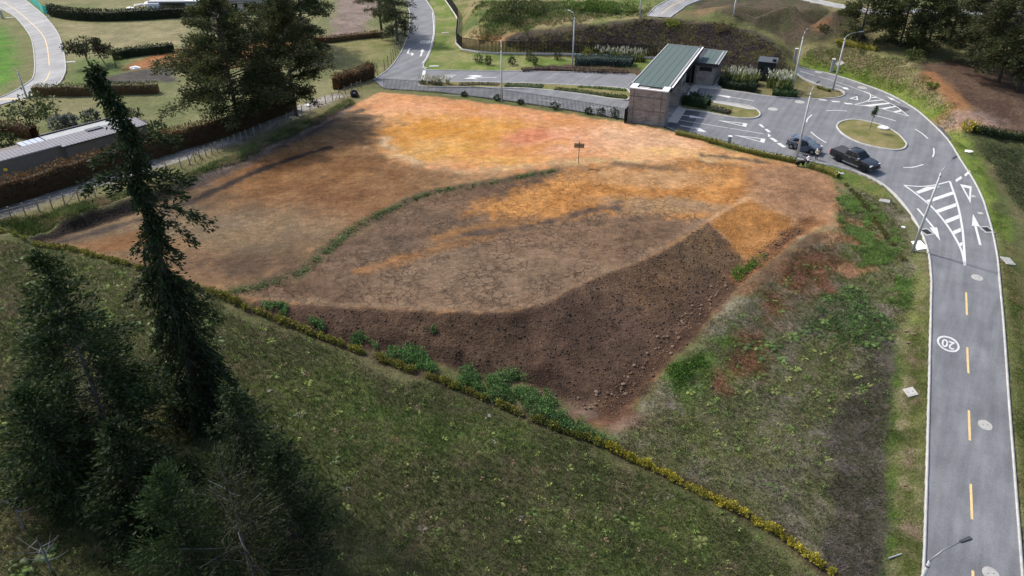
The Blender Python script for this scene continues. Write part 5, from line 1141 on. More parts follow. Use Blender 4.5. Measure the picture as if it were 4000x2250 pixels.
# ------------------------------------------------------------------ houses on the left
A_, B_ = PZ(-40, 421, 2.4), PZ(372, 311, 2.4); hu = (B_ - A_)[:2]; HL = float(np.linalg.norm(hu)); hu /= HL; hv = np.array([-hu[1], hu[0]])
C_ = PZ(265, 303, 2.4); HD = float((C_ - A_)[:2] @ hv)
hz0 = float(zg(*((A_ + B_)[:2]/2 + hv*2)))
ho = empty('house', (A_[0], A_[1], hz0), math.atan2(hu[1], hu[0]), 'low house with long pale standing seam metal roof behind the red hedge', 'house'); zt = 2.4 - hz0
st = float((PZ(160, 364, 2.4) - A_)[:2] @ hu)
MB().box(.2, HL-.2, .25 + .7, HD-.1, -.5, zt-.18).build('wall', M['plaster'], ho)
MB().box(st, HL-.2, .25, .948, -.5, zt-.18).build('wall', M['plaster'], ho)
ro = MB(); ro.hexa([(-.1,.7,zt-.17),(HL,.7,zt-.17),(HL,HD*.62,zt-.17),(-.1,HD*.62,zt-.17)], [(-.1,.7,zt),(HL,.7,zt),(HL,HD*.62,zt+.12),(-.1,HD*.62,zt+.12)]); ro.hexa([(st-.3,.0,zt-.19),(HL,.0,zt-.19),(HL,.698,zt-.19),(st-.3,.698,zt-.19)], [(st-.3,.0,zt-.07),(HL,.0,zt-.07),(HL,.698,zt),(st-.3,.698,zt)])
hr = ro.build('roof', M['roofmetal'], ho)
k = .2
while k < HL - .1:
    y0 = .02 if k > st else .72
    MB().hexa([(k-.02,y0,zt-.06 if y0 < .5 else zt-.01),(k+.02,y0,zt-.06 if y0 < .5 else zt-.01),(k+.02,HD*.61,zt+.1),(k-.02,HD*.61,zt+.1)], [(k-.02,y0,zt+.0 if y0 < .5 else zt+.05),(k+.02,y0,zt+.0 if y0 < .5 else zt+.05),(k+.02,HD*.61,zt+.17),(k-.02,HD*.61,zt+.17)]).build('seam', M['roofmetal'], hr); k += .42
MB().box(st-.32, HL+.03, -.05, -.002, zt-.22, zt-.04).build('eave_trim', M['fascia'], ho); MB().box(HL+.002, HL+.06, -.05, HD*.62, zt-.24, zt+.16).build('eave_trim', M['fascia'], ho)
pr = MB().box(HL*.42, HL*.9, HD*.63, HD*1.0, zt-.17, zt+.05).build('flat_roof', M['roofpale'], ho)
MB().box(HL*.42, HL*.9, HD*1.002, HD*1.03, zt-.2, zt+.22).build('parapet', M['fascia'], pr); MB().box(HL*.9+.002, HL*.9+.1, HD*.63, HD*1.03, zt-.2, zt+.22).build('parapet', M['fascia'], pr)
for i in range(4): MB().box(HL*.28 + i*HL*.034, HL*.28 + (i+.9)*HL*.034, HD*.64, HD*1.0, zt-.1 , zt+.02).build('glass_roof_pane', mat('pane_%d' % i, (.30, .34, .40), .25, .08, 1), ho)
sk = MB().box(HL*.66, HL*.76, HD*.45, HD*.62, zt+.1, zt+.22).build('skylight', M['fascia'], hr); MB().box(HL*.665, HL*.755, HD*.46, HD*.61, zt+.221, zt+.235).build('pane', M['glass'], sk)
# far grey house at the top
fb = PZ(560, 30, .4); fz = float(zg(fb[0], fb[1]))
fh = empty('house', (fb[0], fb[1], fz), .02, 'far grey modern house at the top edge behind the dark hedge', 'house')
MB().box(-8, 14, 0, 9, -.5, 2.6).build('wall', M['coping'], fh); r2 = MB().box(-2, 15, -1.2, 9.5, 2.602, 3.0).build('roof', M['lampmetal'], fh)
MB().box(-16, -2.01, -.5, 7, 2.2, 2.55).build('flat_roof', M['lampmetal'], fh); MB().box(-16, -13.5, -1.0, 2, -.5, 2.19).build('wall', M['coping'], fh); MB().box(-15.8, -8.1, 3, 6.5, -.5, 2.19).build('wall', M['stone3'], fh)
MB().box(-3, 15.5, -2.2, -1.3, 2.3, 2.45).build('pergola_beam', M['fascia'], fh)
for x in (-2.8, 3, 9, 15): MB().box(x-.1, x+.1, -2.1, -1.9, -.5, 2.29).build('pergola_post', M['fascia'], fh)
for x in (1, 5, 9.5):
    f_ = MB().box(x, x+2.6, -.05, -.004, .1, 2.3).build('window', M['fascia'], fh); MB().box(x+.1, x+2.5, -.07, -.052, .2, 2.2).build('pane', M['glass'], f_)
MB().box(4, 9, 3, 7, 3.003, 3.5).build('roof_box', M['roofpale'], r2)
# building site beside it
for i, (px, py, s) in enumerate([(330,22,.9), (352,14,1.1), (375,10,1.3), (415,6,1.4), (440,8,1.2), (460,5,1.5)]):
    b = G(px, py); me = bmesh.new(); bmesh.ops.create_icosphere(me, subdivisions=2, radius=s)
    for v in me.verts: v.co = Vector((v.co.x*1.3, v.co.y, v.co.z*.5)) * rng.uniform(.75, 1.15)
    m_ = bpy.data.meshes.new('rubble_heap'); me.to_mesh(m_); me.free(); m_.materials.append(M['concrete_w'] if i % 2 else M['white'])
    o = obj('rubble_heap', m_, None, b); tag(o, 'pale builders rubble heap beside the far grey house', 'rubble', 'rubble heaps by the far house')
# green netting
nm = mat('green_netting', (.03, .42, .33), .7, .15, 2)
P = GP([(62,-12),(80,6),(100,22),(112,34),(137,36)]); c0 = P.mean(0); z0 = float(zg(*c0)); ne = empty('netting_fence', (*c0, z0), 0, 'turquoise construction netting fence along the far left road', 'fence')
for a, b in zip(P[:-1], P[1:]):
    za, zb = zg(*a)-z0, zg(*b)-z0; d = (b-a)/np.linalg.norm(b-a); nn = np.array([-d[1], d[0]])*.015
    MB().hexa([(*(a-c0-nn), za), (*(b-c0-nn), zb), (*(b-c0+nn), zb), (*(a-c0+nn), za)], [(*(a-c0-nn), za+1.9), (*(b-c0-nn), zb+1.8), (*(b-c0+nn), zb+1.8), (*(a-c0+nn), za+1.9)]).build('net_panel', nm, ne)
for a in P: MB().tube([(*(a-c0), zg(*a)-z0-.3), (*(a-c0), zg(*a)-z0+2.1)], .05, 6).build('post', M['wood'], ne)

# ------------------------------------------------------------------ fences
def picket_fence(name, P, z_of, h, sp, label, m, wd=.05, rails=True, kerbw=None, cap=None):
    P = densify(P, sp, False); c = P.mean(0); z0 = float(z_of(*c)); t = empty(name, (*c, z0), 0, label, 'fence')
    T = np.gradient(P, axis=0); ang = np.arctan2(T[:, 1], T[:, 0])
    pm = MB().box(-wd/2, wd/2, -.018, .018, 0, h).mesh('picket', M[m])
    for p, a in list(zip(P, ang)): 
        o = obj('picket', pm, t, (p[0]-c[0], p[1]-c[1], float(z_of(*p))-z0)); o.rotation_euler.z = a
    if rails:
        for zz in (.15, h-.15):
            MB().tube([(p[0]-c[0], p[1]-c[1]+.045, float(z_of(*p))-z0+zz) for p in P[::6]], .02, 4).build('rail', M[m], t)
    return t, P
zR = lambda x, y: bil(ZR, x, y)
fP = FENCE_L - np.array([0, .55]); 
picket_fence('picket_fence', densify(fP, 2, False), zR, 1.75, .205, 'charcoal steel picket fence between the orange plot and the entry lane', 'steel', .06)
MB_ = MB().box(-.03, .03, -.05, 1.6, 0, 2.0)
eo = MB_.build('fence_panel', M['steel_blk'], None, (*(GO - gu*.25 - gw*.8), gh_z)); eo.rotation_euler.z = math.atan2(gu[1], gu[0]); tag(eo, 'solid black end panel of the picket fence against the gate house', 'fence panel')
bf = GP([(1163,125),(1200,131),(1243,135),(1320,136),(1405,136.5),(1520,140),(1650,146)])
picket_fence('picket_fence', bf, zR, 2.3, .26, 'black steel picket fence in front of the dark planted bank', 'steel_blk', .14)
bf2 = GP([(1116,-10),(1120,0),(1138,26),(1153,50),(1151,80),(1148,110),(1163,125)])
picket_fence('picket_fence', bf2[::-1], zR, 2.3, .24, 'black steel picket fence climbing away beside the entry road lawn', 'steel_blk', .12)
kerb('fence_plinth', np.concatenate([bf2, bf[1:]]), None, w=.3, h=.22, m='kerb')
# wire fence with wooden posts along the plot
WP = GP([(-60,574),(0,560),(100,533),(200,508),(330,470),(457,423),(505,401),(548,383),(592,364),(640,344),(700,316),(760,290),(820,262),(870,240),(910,222)])
P = densify(smooth_poly(WP, 3), 2.4, False); c0 = P.mean(0); z0 = float(zg(*c0)); wf = empty('wire_fence', (*c0, z0), 0, 'weathered wooden post and wire fence along the left side of the plot', 'fence')
tops = []
pm = MB().tube([(0, 0, -.3), (0, 0, 1.35)], [.07, .06], 6).mesh('post', M['wood'])
for p in P:
    z = float(zg(*p)) - z0; o = obj('post', pm, wf, (*(p-c0), z)); o.rotation_euler = (rng.normal()*.06, rng.normal()*.06, 0); tops.append((*(p-c0), z))
for hh in (.4, .75, 1.1): MB().tube([(x, y, z+hh) for x, y, z in tops], .012, 4).build('wire', M['wire'], wf)
for i in (9, 17, len(P)-5):
    x, y, z = tops[i]; dx = P[i+1]-P[i]; dx = dx/np.linalg.norm(dx)
    for s in (-1, 1): MB().tube([(x + dx[0]*s*1.3, y + dx[1]*s*1.3, z), (x, y, z+1.2)], .05, 6).build('brace', M['wood'], wf)
# thin black fence beside the entry road
P = densify(GP([(1022,60),(1018,90),(1004,125),(985,158),(968,178),(950,192)]), 2.2, False); c0 = P.mean(0); z0 = float(zg(*c0)); t = empty('wire_fence', (*c0, z0), 0, 'thin dark post fence along the left kerb of the entry road', 'fence')
pm = MB().tube([(0, 0, -.3), (0, 0, 1.9)], .05, 6).mesh('post', M['steel_blk'])
for p in P: obj('post', pm, t, (*(p-c0), float(zg(*p))-z0))
for hh in (.5, 1.0, 1.5): MB().tube([(*(p-c0), float(zg(*p))-z0+hh) for p in P], .012, 4).build('wire', M['wire'], t)

# ------------------------------------------------------------------ lamp posts
def lamp(base, h, arm, armlen, label, head='lampdark', lean=(0, 0), rise=.7):
    t = empty('lamp_post', base, 0, label, 'lamp post', 'street lamps'); tx, ty = lean
    MB().tube([(0, 0, -.5), (tx*.5, ty*.5, h*.5), (tx, ty, h)], [.15, .125, .095], 10).build('pole', M['pole'], t, smooth=True)
    d = np.array([math.cos(arm), math.sin(arm)]); e = np.array([tx, ty]) + d*armlen
    a_ = MB().tube([(tx, ty, h-.35), (tx, ty, h+.15), (*(np.array([tx, ty]) + d*armlen*.35), h+.15+rise*.7), (*e, h+.15+rise)], [.045, .045, .038, .035], 7); a_.build('arm', M['lampmetal'], t, smooth=True)
    MB().tube([(tx, ty, h-.4), (tx, ty, h-.28)], .115, 8).build('collar', M['lampmetal'], t)
    hd = MB(); n = np.array([-d[1], d[0]]); p0 = e - d*.1; p1 = e + d*.62
    hd.hexa([(*(p0-n*.09), h+.1+rise), (*(p1-n*.14), h+.14+rise), (*(p1+n*.14), h+.14+rise), (*(p0+n*.09), h+.1+rise)], [(*(p0-n*.06), h+.22+rise), (*(p1-n*.1), h+.23+rise), (*(p1+n*.1), h+.23+rise), (*(p0+n*.06), h+.22+rise)])
    hm = hd.build('lamp_head', M[head], t); q = e + d*.35
    MB().box(q[0]-.14, q[0]+.14, q[1]-.1, q[1]+.1, h+.09+rise, h+.118+rise).build('lens', M['roofpale'], hm)
    return t
LB = lambda px, py: GG(px, py)
lamp(LB(1262,258), 7.7, 1.6, 1.5, 'concrete lamp post at the picket fence in front of the entry lane', 'lampmetal')
lamp(LB(1440,167), 8.3, 2.2, 1.1, 'concrete lamp post in the planting by the blue green border', 'lampmetal')
lamp(LB(2005,393), 8.4, .9, 1.6, 'concrete lamp post in front of the grey hatchback', 'lampdark')
lamp(LB(2095,228), 8.0, .15, 2.1, 'concrete lamp post with arm reaching right on the slip road lawn tip', 'lampmetal')
lamp(LB(1992,232), 8.4, .9, .8, 'concrete lamp post right of the black kiosk', 'lampmetal')
lamp(LB(2295,632), 8.6, .75, 2.4, 'leaning concrete lamp post over the hatched road marking', 'lampdark', (.35, .15))
b = PZ(2339, 1413, .9); lamp((b[0], b[1], float(zg(b[0], b[1]))), .9 - float(zg(b[0], b[1])), .35, 1.9, 'lamp post top at the bottom edge beside the road', 'lampdark')
lamp(LB(1608,57), 6.5, .6, 1.2, 'far lamp post beside the hill road at the top edge', 'lampmetal')
b = PZ(1849, 54, 5.6); lamp((b[0], b[1]+1.5, float(zg(b[0], b[1]+1.5))), 3.2, .5, 1.6, 'lamp showing just above the crest of the dark bank', 'lampmetal')
lamp(LB(68,247), 4.2, 2.4, .5, 'short dark lamp post at the lower bend of the left road', 'lampdark', rise=.1)

# ------------------------------------------------------------------ sign on the plot
b = GG(1455, 411); sg = empty('sign', b, -.12, 'small tan sign board on a thin dark post in the plot', 'sign')
MB().tube([(0, 0, -.3), (0, 0, 2.85)], .045, 6).build('post', M['steel'], sg)
for x in (-.62, .02): MB().box(x, x+.6, -.075, -.052, 2.02, 2.62).build('board', mat('sign_board_%d' % (x > 0), (.36, .24, .12), .8, .15, 3), sg)
MB().box(-.62, .62, -.05, -.02, 2.28, 2.36).build('crossbar', M['steel'], sg); MB().box(-.03, .03, -.095, -.078, 2.0, 2.85).build('upright', M['steel'], sg); MB().box(-.6, .6, -.094, -.077, 2.3, 2.35).build('front_strip', M['steel'], sg)
b = GG(47, 452); o = MB().box(-.22, .22, -.03, .03, 0, .28).build('notice_plate', mat('yellow_plate', (.65, .42, .02), .6, .1, 3), None, (b[0]-.2, b[1]-1.2, b[2]+1.6)); tag(o, 'small yellow notice plate on the red hedge at the left edge', 'notice')

# ------------------------------------------------------------------ manholes, slabs, grates, bollards
def manhole(px, py, r, label, raised=.0, m='concrete_w'):
    b = G(px, py); z = float(bil(ZR, b[0], b[1])) + .028; t = empty('manhole', (b[0], b[1], z), 0, label, 'manhole cover'); lay(t)
    MB().lathe([(r, -.05), (r, .01+raised), (r*.72, .014+raised)], 24).build('ring', M['concrete_w'], t); MB().lathe([(r*.66, -.03), (r*.66, .02+raised), (r*.6, .024+raised)], 20).build('cover', M['concrete'] if m != 'white' else M['white'], t)
    for s in (-1, 1): MB().box(-.05+s*r*.35, .05+s*r*.35, -.02, .02, .025+raised, .03+raised).build('lifting_slot', M['seam'], t)
for px, py, r, lb in ((2458,699,.52,'round manhole cover below the hatched marking on the right road'), (2478,1070,.52,'round manhole cover halfway down the right road'), (2492,1444,.52,'round manhole cover at the bottom edge of the right road'), (1944,275,.7,'round manhole cover right of the gate median'), (2012,257,.7,'round manhole cover near the give way dashes by the kerb'), (2076,221,.65,'round manhole cover on the slip road lane'), (2169,221,.7,'round manhole cover at the tip of the northern hatching'), (2058,182,.65,'round manhole cover far up the slip road')):
    manhole(px, py, r, lb)
b = GG(2222, 324); t = empty('concrete_well', (b[0], b[1], b[2] + .1), 0, 'raised round concrete well ring on the roundabout lawn', 'well ring'); MB().lathe([(.78, -.2), (.8, .32), (.7, .36)], 24).build('ring', M['concrete_w'], t); MB().lathe([(.6, .3), (.6, .38), (.5, .39)], 20).build('lid', M['white'], t)
def slab(px, py, sx, sy, rz, label, name='concrete_slab', cat='slab', m='concrete_w', h=.09):
    b = GG(px, py); t = lay(empty(name, b, rz, label, cat)); MB().box(-sx/2, sx/2, -sy/2, sy/2, -.2, h).build('slab', M[m], t, bevel=.01)
    MB().box(-sx*.36, sx*.36, -sy*.36, sy*.36, h+.001, h+.015).build('lid', M['concrete'], t)
    for x in (-1, 1): MB().box(x*sx*.2-.05, x*sx*.2+.05, -.03, .03, h+.016, h+.02).build('lifting_slot', M['seam'], t)
for px, py, sx, sy, rz, lb in ((2535,657,1.05,1.2,.05,'square concrete chamber lid on the verge right of the road'), (2290,988,.85,.9,.1,'stained square chamber lid on the grass verge left of the road'), (2225,507,1.1,.7,-.5,'pale concrete slab on the slope verge below the pickup'), (1092,167,1.7,.9,0,'large pale chamber lid on the lawn corner by the stop bar'), (1068,171,.9,.6,0,'small pale slab beside the large chamber lid on the lawn corner'), (1120,83,1.4,.7,0,'pale chamber lid on the lawn strip beside the entry road'), (97,48,.1,.1,0,''), (125,40,1.6,.8,.2,'pale slab by the netting fence at the far left road'), (177,155,1.8,.9,.2,'pale concrete blocks beside the left road bend'), (25,45,1.6,.8,.2,'pale slab on the verge left of the far road'), (2113,160,1.2,.9,.2,'pale chamber lid on the verge by the slip road'), (1690,32,1.2,.8,.2,'pale lid beside the hill road')):
    if lb: slab(px, py, sx, sy, rz, lb)
b = GG(2312, 617); o = MB().hexa([(-.55,-.9,-.2),(.5,-.8,-.2),(.55,.8,-.2),(-.4,.9,-.2)], [(-.55,-.9,.08),(.5,-.8,.08),(.55,.8,.08),(-.4,.9,.08)]).build('concrete_slab', M['white'], None, b, bevel=.02); lay(o); tag(o, 'white slab at the foot of the leaning lamp post', 'slab')
def grate(px, py, rz, label):
    b = G(px, py); z = float(bil(ZR, b[0], b[1])) + .03; t = empty('drain_grate', (b[0], b[1], z), rz, label, 'drain grate'); lay(t)
    MB().box(-.55, .55, -.65, .65, -.05, .015).build('frame', M['concrete_w'], t); MB().box(-.35, .35, -.45, .45, .016, .022).build('pit', M['black'], t)
    for i in range(6): MB().box(-.35, .35, -.42 + i*.155, -.36 + i*.155, .023, .045).build('bar', M['steel'], t)
grate(2331, 584, .25, 'drain grate at the left kerb beside the lamp post foot'); grate(2482, 578, .1, 'drain grate at the right kerb beside the straight arrow')
for px, py, lb in ((2447,494,'small square valve lid by the give way triangle'), (2466,537,'small square valve lid near the right kerb')):
    b = G(px, py); o = MB().box(-.25, .25, -.25, .25, -.05, .012).build('valve_lid', M['concrete_w'], None, (b[0], b[1], float(bil(ZR, b[0], b[1]))+.03)); lay(o); tag(o, lb, 'lid')
def bollard(px, py, label, h=1.3):
    b = GG(px, py); t = empty('bollard', b, -.3, label, 'bollard'); MB().box(-.22, .22, -.16, .16, -.2, h).build('body', M['concrete'], t, bevel=.02); MB().box(-.25, .25, -.19, .19, h+.001, h+.1).build('cap', M['coping'], t); MB().box(-.12, .12, -.175, -.162, h*.55, h*.85).build('plate', M['roofpale'], t)
bollard(1834, 362, 'concrete meter post on the verge beside the gate lanes', 1.2); bollard(1998, 156, 'grey post at the foot of the dark bank by the slip road', 2.2); bollard(2091, 180, 'pale numbered marker post beside the slip road', 2.0); bollard(7, 47, 'concrete post on the verge at the far left road', 1.8)
# litter
def crumple(name, base, s, m, label, cat, flat=.4, seed=0):
    bm = bmesh.new(); bmesh.ops.create_icosphere(bm, subdivisions=2, radius=1)
    for v in bm.verts: v.co = Vector((v.co.x*s[0], v.co.y*s[1], max(v.co.z, -.25)*s[2])) * rng.uniform(.72, 1.18)
    me = bpy.data.meshes.new(name); bm.to_mesh(me); bm.free(); me.materials.append(M[m]); o = obj(name, me, None, (base[0], base[1], base[2] + s[2]*.2)); return tag(o, label, cat)
crumple('bag', GG(893, 243), (.75, .6, .9), 'black', 'black rubbish bag at the fence corner of the plot', 'bag')
crumple('sheet', GG(2110, 437), (.65, .3, .2), 'white', 'crumpled white sack on the verge below the pickup', 'litter')
crumple('sheet', GG(2437, 381), (.5, .45, .16), 'white', 'crumpled white sheet on the right verge by the kerb', 'litter')
crumple('sheet', GG(2172, 488), (.25, .12, .1), 'roofpale', 'small blue grey scrap on the slope by the pale slab', 'litter')
crumple('sheet', GG(2272, 572), (.25, .2, .1), 'white', 'small white scrap on the slope left of the drain grate', 'litter')
crumple('sheet', GG(340, 172), (1.0, .5, .35), 'white', 'white tarpaulin heap beside the orange soil bed', 'litter')
crumple('sheet', GG(775, 268), (.45, .4, .3), 'white', 'white sack lying by the wire fence', 'litter')
MB_ = MB().tube([(-.5, 0, .05), (.5, .3, .12)], .05, 6); b = GG(2254, 1405); tag(MB_.build('pipe', M['roofpale'], None, b), 'pale stick of pipe on the verge near the bottom lamp', 'pipe')

# ------------------------------------------------------------------ vehicles
M['tyre'] = mat('tyre', (.012, .012, .013), .85, .1, 5, spec=.2)
M['rim'] = mat('rim_alloy', (.5, .5, .52), .3, .05, 5, metal=.8)
M['rim_b'] = mat('rim_black', (.02, .02, .022), .4, .05, 5, metal=.4)
M['truck'] = mat('truck_paint', (.017, .02, .027), .3, .05, 2, coat=.5)
M['car'] = mat('car_paint', (.10, .118, .15), .3, .05, 2, coat=.6, metal=.3)
M['trim'] = mat('black_plastic', (.018, .018, .02), .6, .1, 5)
M['tail'] = mat('tail_lamp', (.35, .01, .015), .25, .05, 5)
M['head'] = mat('head_lamp', (.62, .64, .66), .15, .05, 5, spec=.6)
M['chrome'] = mat('chrome', (.7, .7, .72), .15, .03, 5, metal=.9)
def extrude_profile(prof, wfun, name, m, parent, bevel=.05, y0=None, y1=None):
    n = len(prof); mb = MB(); L_ = [(x, (-wfun(x, z) if y0 is None else y0), z) for x, z in prof]; R_ = [(x, (wfun(x, z) if y1 is None else y1), z) for x, z in prof]
    mb.add(L_ + R_, [tuple(range(n)), tuple(range(2*n-1, n-1, -1))] + [(i, n+i, n+(i+1) % n, (i+1) % n) for i in range(n)])
    o = mb.build(name, M[m], parent)
    bm = bmesh.new(); bm.from_mesh(o.data); bmesh.ops.recalc_face_normals(bm, faces=bm.faces); bm.to_mesh(o.data); bm.free()
    if bevel:
        b = o.modifiers.new('bevel', 'BEVEL'); b.width = bevel; b.segments = 3; b.limit_method = 'ANGLE'; b.angle_limit = .5
        for p in o.data.polygons: p.use_smooth = True
    return o
def arch(cx, r, z0, n=7):
    a0 = math.asin(max(-1, min(1, (z0 - r*.0 - .40)/r))) if False else 0
    return [(cx + r*math.cos(math.pi*k/n), .38 + r*math.sin(math.pi*k/n)) for k in range(n+1)]
def wheel(parent, x, y, r, w, rim, out):
    t = empty('wheel', (0, 0, 0)); t.parent = parent; t.location = (x, y, r)
    ty = MB()
    prof = [(r*.66, -w/2), (r*.93, -w/2), (r, -w*.32), (r, w*.32), (r*.93, w/2), (r*.66, w/2)]
    n = 20; V_ = []; Fs = []
    for q, yy in prof:
        for k in range(n): V_.append((q*math.cos(6.2832*k/n), yy, q*math.sin(6.2832*k/n)))
    for i in range(len(prof)-1):
        for k in range(n): Fs.append((i*n+k, (i+1)*n+k, (i+1)*n+(k+1) % n, i*n+(k+1) % n))
    ty.add(V_, Fs).build('tyre', M['tyre'], t, smooth=True)
    rm = MB(); s = out
    rm.add([(r*.66*math.cos(6.2832*k/n), s*w*.30, r*.66*math.sin(6.2832*k/n)) for k in range(n)], [tuple(range(n))], 1)
    for k in range(6):
        a = 6.2832*k/6; c_, s_ = math.cos(a), math.sin(a); wd = r*.11
        q = [(r*.1*c_-wd*s_, r*.1*s_+wd*c_), (r*.66*c_-wd*s_, r*.66*s_+wd*c_), (r*.66*c_+wd*s_, r*.66*s_-wd*c_), (r*.1*c_+wd*s_, r*.1*s_-wd*c_)]
        rm.hexa([(a_, s*w*.30, b_) for a_, b_ in q], [(a_, s*w*.45, b_) for a_, b_ in q], 0)
    rm.build('rim', [M[rim], M['trim']], t)
def cab_panel(name, parent, pts_xz, wf, m, sgn, off=.012):
    n = len(pts_xz); a = [(x, sgn*(wf(x, z)+off), z) for x, z in pts_xz]; b = [(x, sgn*(wf(x, z)-.03), z) for x, z in pts_xz]
    return MB().add(a + b, [tuple(range(n)), tuple(range(2*n-1, n-1, -1))] + [(i, n+i, n+(i+1) % n, (i+1) % n) for i in range(n)]).build(name, M[m], parent)
def place_vehicle(name, rear_px, front_px, wb, rear_x, half_track, label):
    a, b = G(*rear_px), G(*front_px); d = (b - a)[:2]; d /= np.linalg.norm(d); mid = (a + b)[:2]/2
    left = np.array([-d[1], d[0]]); c = mid + left*half_track - d*(rear_x + wb/2)
    za = float(bil(ZR, *(c + d*1.5))); zb = float(bil(ZR, *(c - d*1.5))); zl = float(bil(ZR, *(c + left*.8))); zr_ = float(bil(ZR, *(c - left*.8)))
    t = empty(name, (c[0], c[1], (za+zb)/2 + .022), 0, label, 'pickup truck' if 'pickup' in name else 'car'); print(name, 'wheelbase seen', np.linalg.norm((b-a)[:2]), 'model', wb)
    t.rotation_euler = (math.atan2(zl - zr_, 1.6), -math.atan2(za - zb, 3.0), math.atan2(d[1], d[0])); k_ = float(np.clip(np.linalg.norm((b-a)[:2])/wb, .95, 1.1)); t.scale = (k_, k_, k_); return t
# --- pickup
tk = place_vehicle('pickup_truck', (2103.3,404.2), (2175.7,434.8), 3.22, -1.44, .8, 'black double cab pickup with covered bed beside the roundabout')
bw = lambda x, z: .92 - .02*max(0, abs(x) - 1.6) - (.03 if z > 1.0 else 0) - (.05 if x > 2.3 else 0)
prof = [(-2.68, .52), (-2.66, 1.13), (-.88, 1.15), (1.15, 1.15), (1.7, 1.12), (2.25, 1.05), (2.55, .95), (2.66, .82), (2.68, .48), (2.5, .36), (2.29, .36)] + arch(1.78, .47, .36)[1:-1] + [(1.27, .36), (-.93, .36)] + arch(-1.44, .47, .36)[1:-1] + [(-1.95, .36), (-2.5, .42)]
extrude_profile(prof, bw, 'body', 'truck', tk, .045)
cw = lambda x, z: .865 - (z - 1.12)*.26
extrude_profile([(-.86, 1.12), (-.74, 1.74), (-.62, 1.80), (-.1, 1.825), (.38, 1.80), (.52, 1.74), (1.24, 1.12)], cw, 'cab', 'truck', tk, .04)
for s in (-1, 1):
    cab_panel('rear_side_window', tk, [(-.68, 1.2), (.02, 1.2), (.02, 1.66), (-.58, 1.66)], cw, 'glass', s); cab_panel('front_side_window', tk, [(.12, 1.2), (.98, 1.2), (.52, 1.66), (.12, 1.66)], cw, 'glass', s)
    for x in (-.15, .78):
        MB().box(x-.1, x+.1, s*.905 if s > 0 else -.94, .94 if s > 0 else -.905, .98, 1.02).build('door_handle', M['chrome'], tk)
    m_ = MB().box(.92, 1.1, min(s*.87, s*1.12), max(s*.87, s*1.12), 1.16, 1.36).build('mirror', M['chrome'], tk, bevel=.03)
    MB().box(-.85, 1.2, min(s*.86, s*1.0), max(s*.86, s*1.0), .36, .42).build('side_step', M['lampmetal'], tk)
    MB().box(-2.69, -2.6, min(s*.72, s*.915), max(s*.72, s*.915), .72, 1.06).build('tail_light', M['tail'], tk); MB().box(2.42, 2.60, min(s*.55, s*.87), max(s*.55, s*.87), .8, .97).build('headlight', M['head'], tk, bevel=.02)
    for x in (.07, -.86, 1.22): MB().box(x-.008, x+.008, min(s*.9, s*.927), max(s*.9, s*.927), .48, 1.13).build('door_gap', M['trim'], tk)
    for x in (-1.44, 1.78):
        r0, r1 = .47, .55; V_, Fs = [], []
        for k in range(11):
            a = math.pi*k/10
            for r_ in (r0, r1): V_ += [(x + r_*math.cos(a), s*.86, .38 + r_*math.sin(a)), (x + r_*math.cos(a), s*.955, .38 + r_*math.sin(a))]
        for k in range(10): b_ = k*4; Fs += [(b_, b_+4, b_+5, b_+1), (b_+2, b_+3, b_+7, b_+6), (b_+1, b_+5, b_+7, b_+3)]
        MB().add(V_, Fs).build('wheel_arch', M['trim'], tk); wheel(tk, x, s*.79, .4, .28, 'rim_b', s)
MB().add([(.56, -.68, 1.722), (.56, .68, 1.722), (1.2, .8, 1.17), (1.2, -.8, 1.17)], [(0, 3, 2, 1)]).build('windscreen', M['glass'], tk).location.x = .012
MB().add([(-.745, -.66, 1.7), (-.745, .66, 1.7), (-.84, .8, 1.22), (-.84, -.8, 1.22)], [(0, 1, 2, 3)]).build('rear_window', M['glass'], tk).location.x = -.012
MB().box(-2.6, -.92, -.84, .84, 1.13, 1.19).build('bed_cover', mat('bed_cover_vinyl', (.045, .047, .052), .7, .1, 5), tk, bevel=.02)
for s in (-1, 1): MB().box(-2.6, -.92, min(s*.845, s*.9), max(s*.845, s*.9), 1.14, 1.215).build('bed_rail', M['trim'], tk)
MB().box(2.6, 2.72, -.55, .55, .55, .9).build('grille', M['trim'], tk); MB().box(2.55, 2.78, -.88, .88, .38, .56).build('front_bumper', M['truck'], tk, bevel=.04); MB().box(-2.8, -2.62, -.85, .85, .45, .62).build('rear_bumper', M['lampmetal'], tk, bevel=.03); MB().tube([(-.3, .3, 1.82), (-.38, .3, 1.98)], .012, 5).build('antenna', M['trim'], tk)
# --- hatchback
cr = place_vehicle('hatchback_car', (1986.4,373.5), (2043.9,389.8), 2.47, -1.28, .72, 'grey blue hatchback with its near front door open behind the lamp post')
bw2 = lambda x, z: .83 - .06*max(0, abs(x) - 1.3) - (.03 if z > .85 else 0)
prof = [(-1.86, .45), (-1.9, .7), (-1.82, .98), (-1.2, 1.0), (.95, .96), (1.5, .88), (1.8, .74), (1.92, .55), (1.9, .32), (1.62, .26)] + [(x, z-.06) for x, z in arch(1.19, .35, .3)[1:-1]] + [(.8, .24), (-.9, .24)] + [(x, z-.06) for x, z in arch(-1.28, .35, .3)[1:-1]] + [(-1.66, .28)]
extrude_profile(prof, bw2, 'body', 'car', cr, .06)
cw2 = lambda x, z: .77 - (z - .96)*.34
extrude_profile([(-1.8, .97), (-1.55, 1.34), (-1.35, 1.43), (-.9, 1.49), (-.3, 1.5), (.1, 1.46), (.3, 1.38), (1.02, .95)], cw2, 'cabin', 'car', cr, .05)
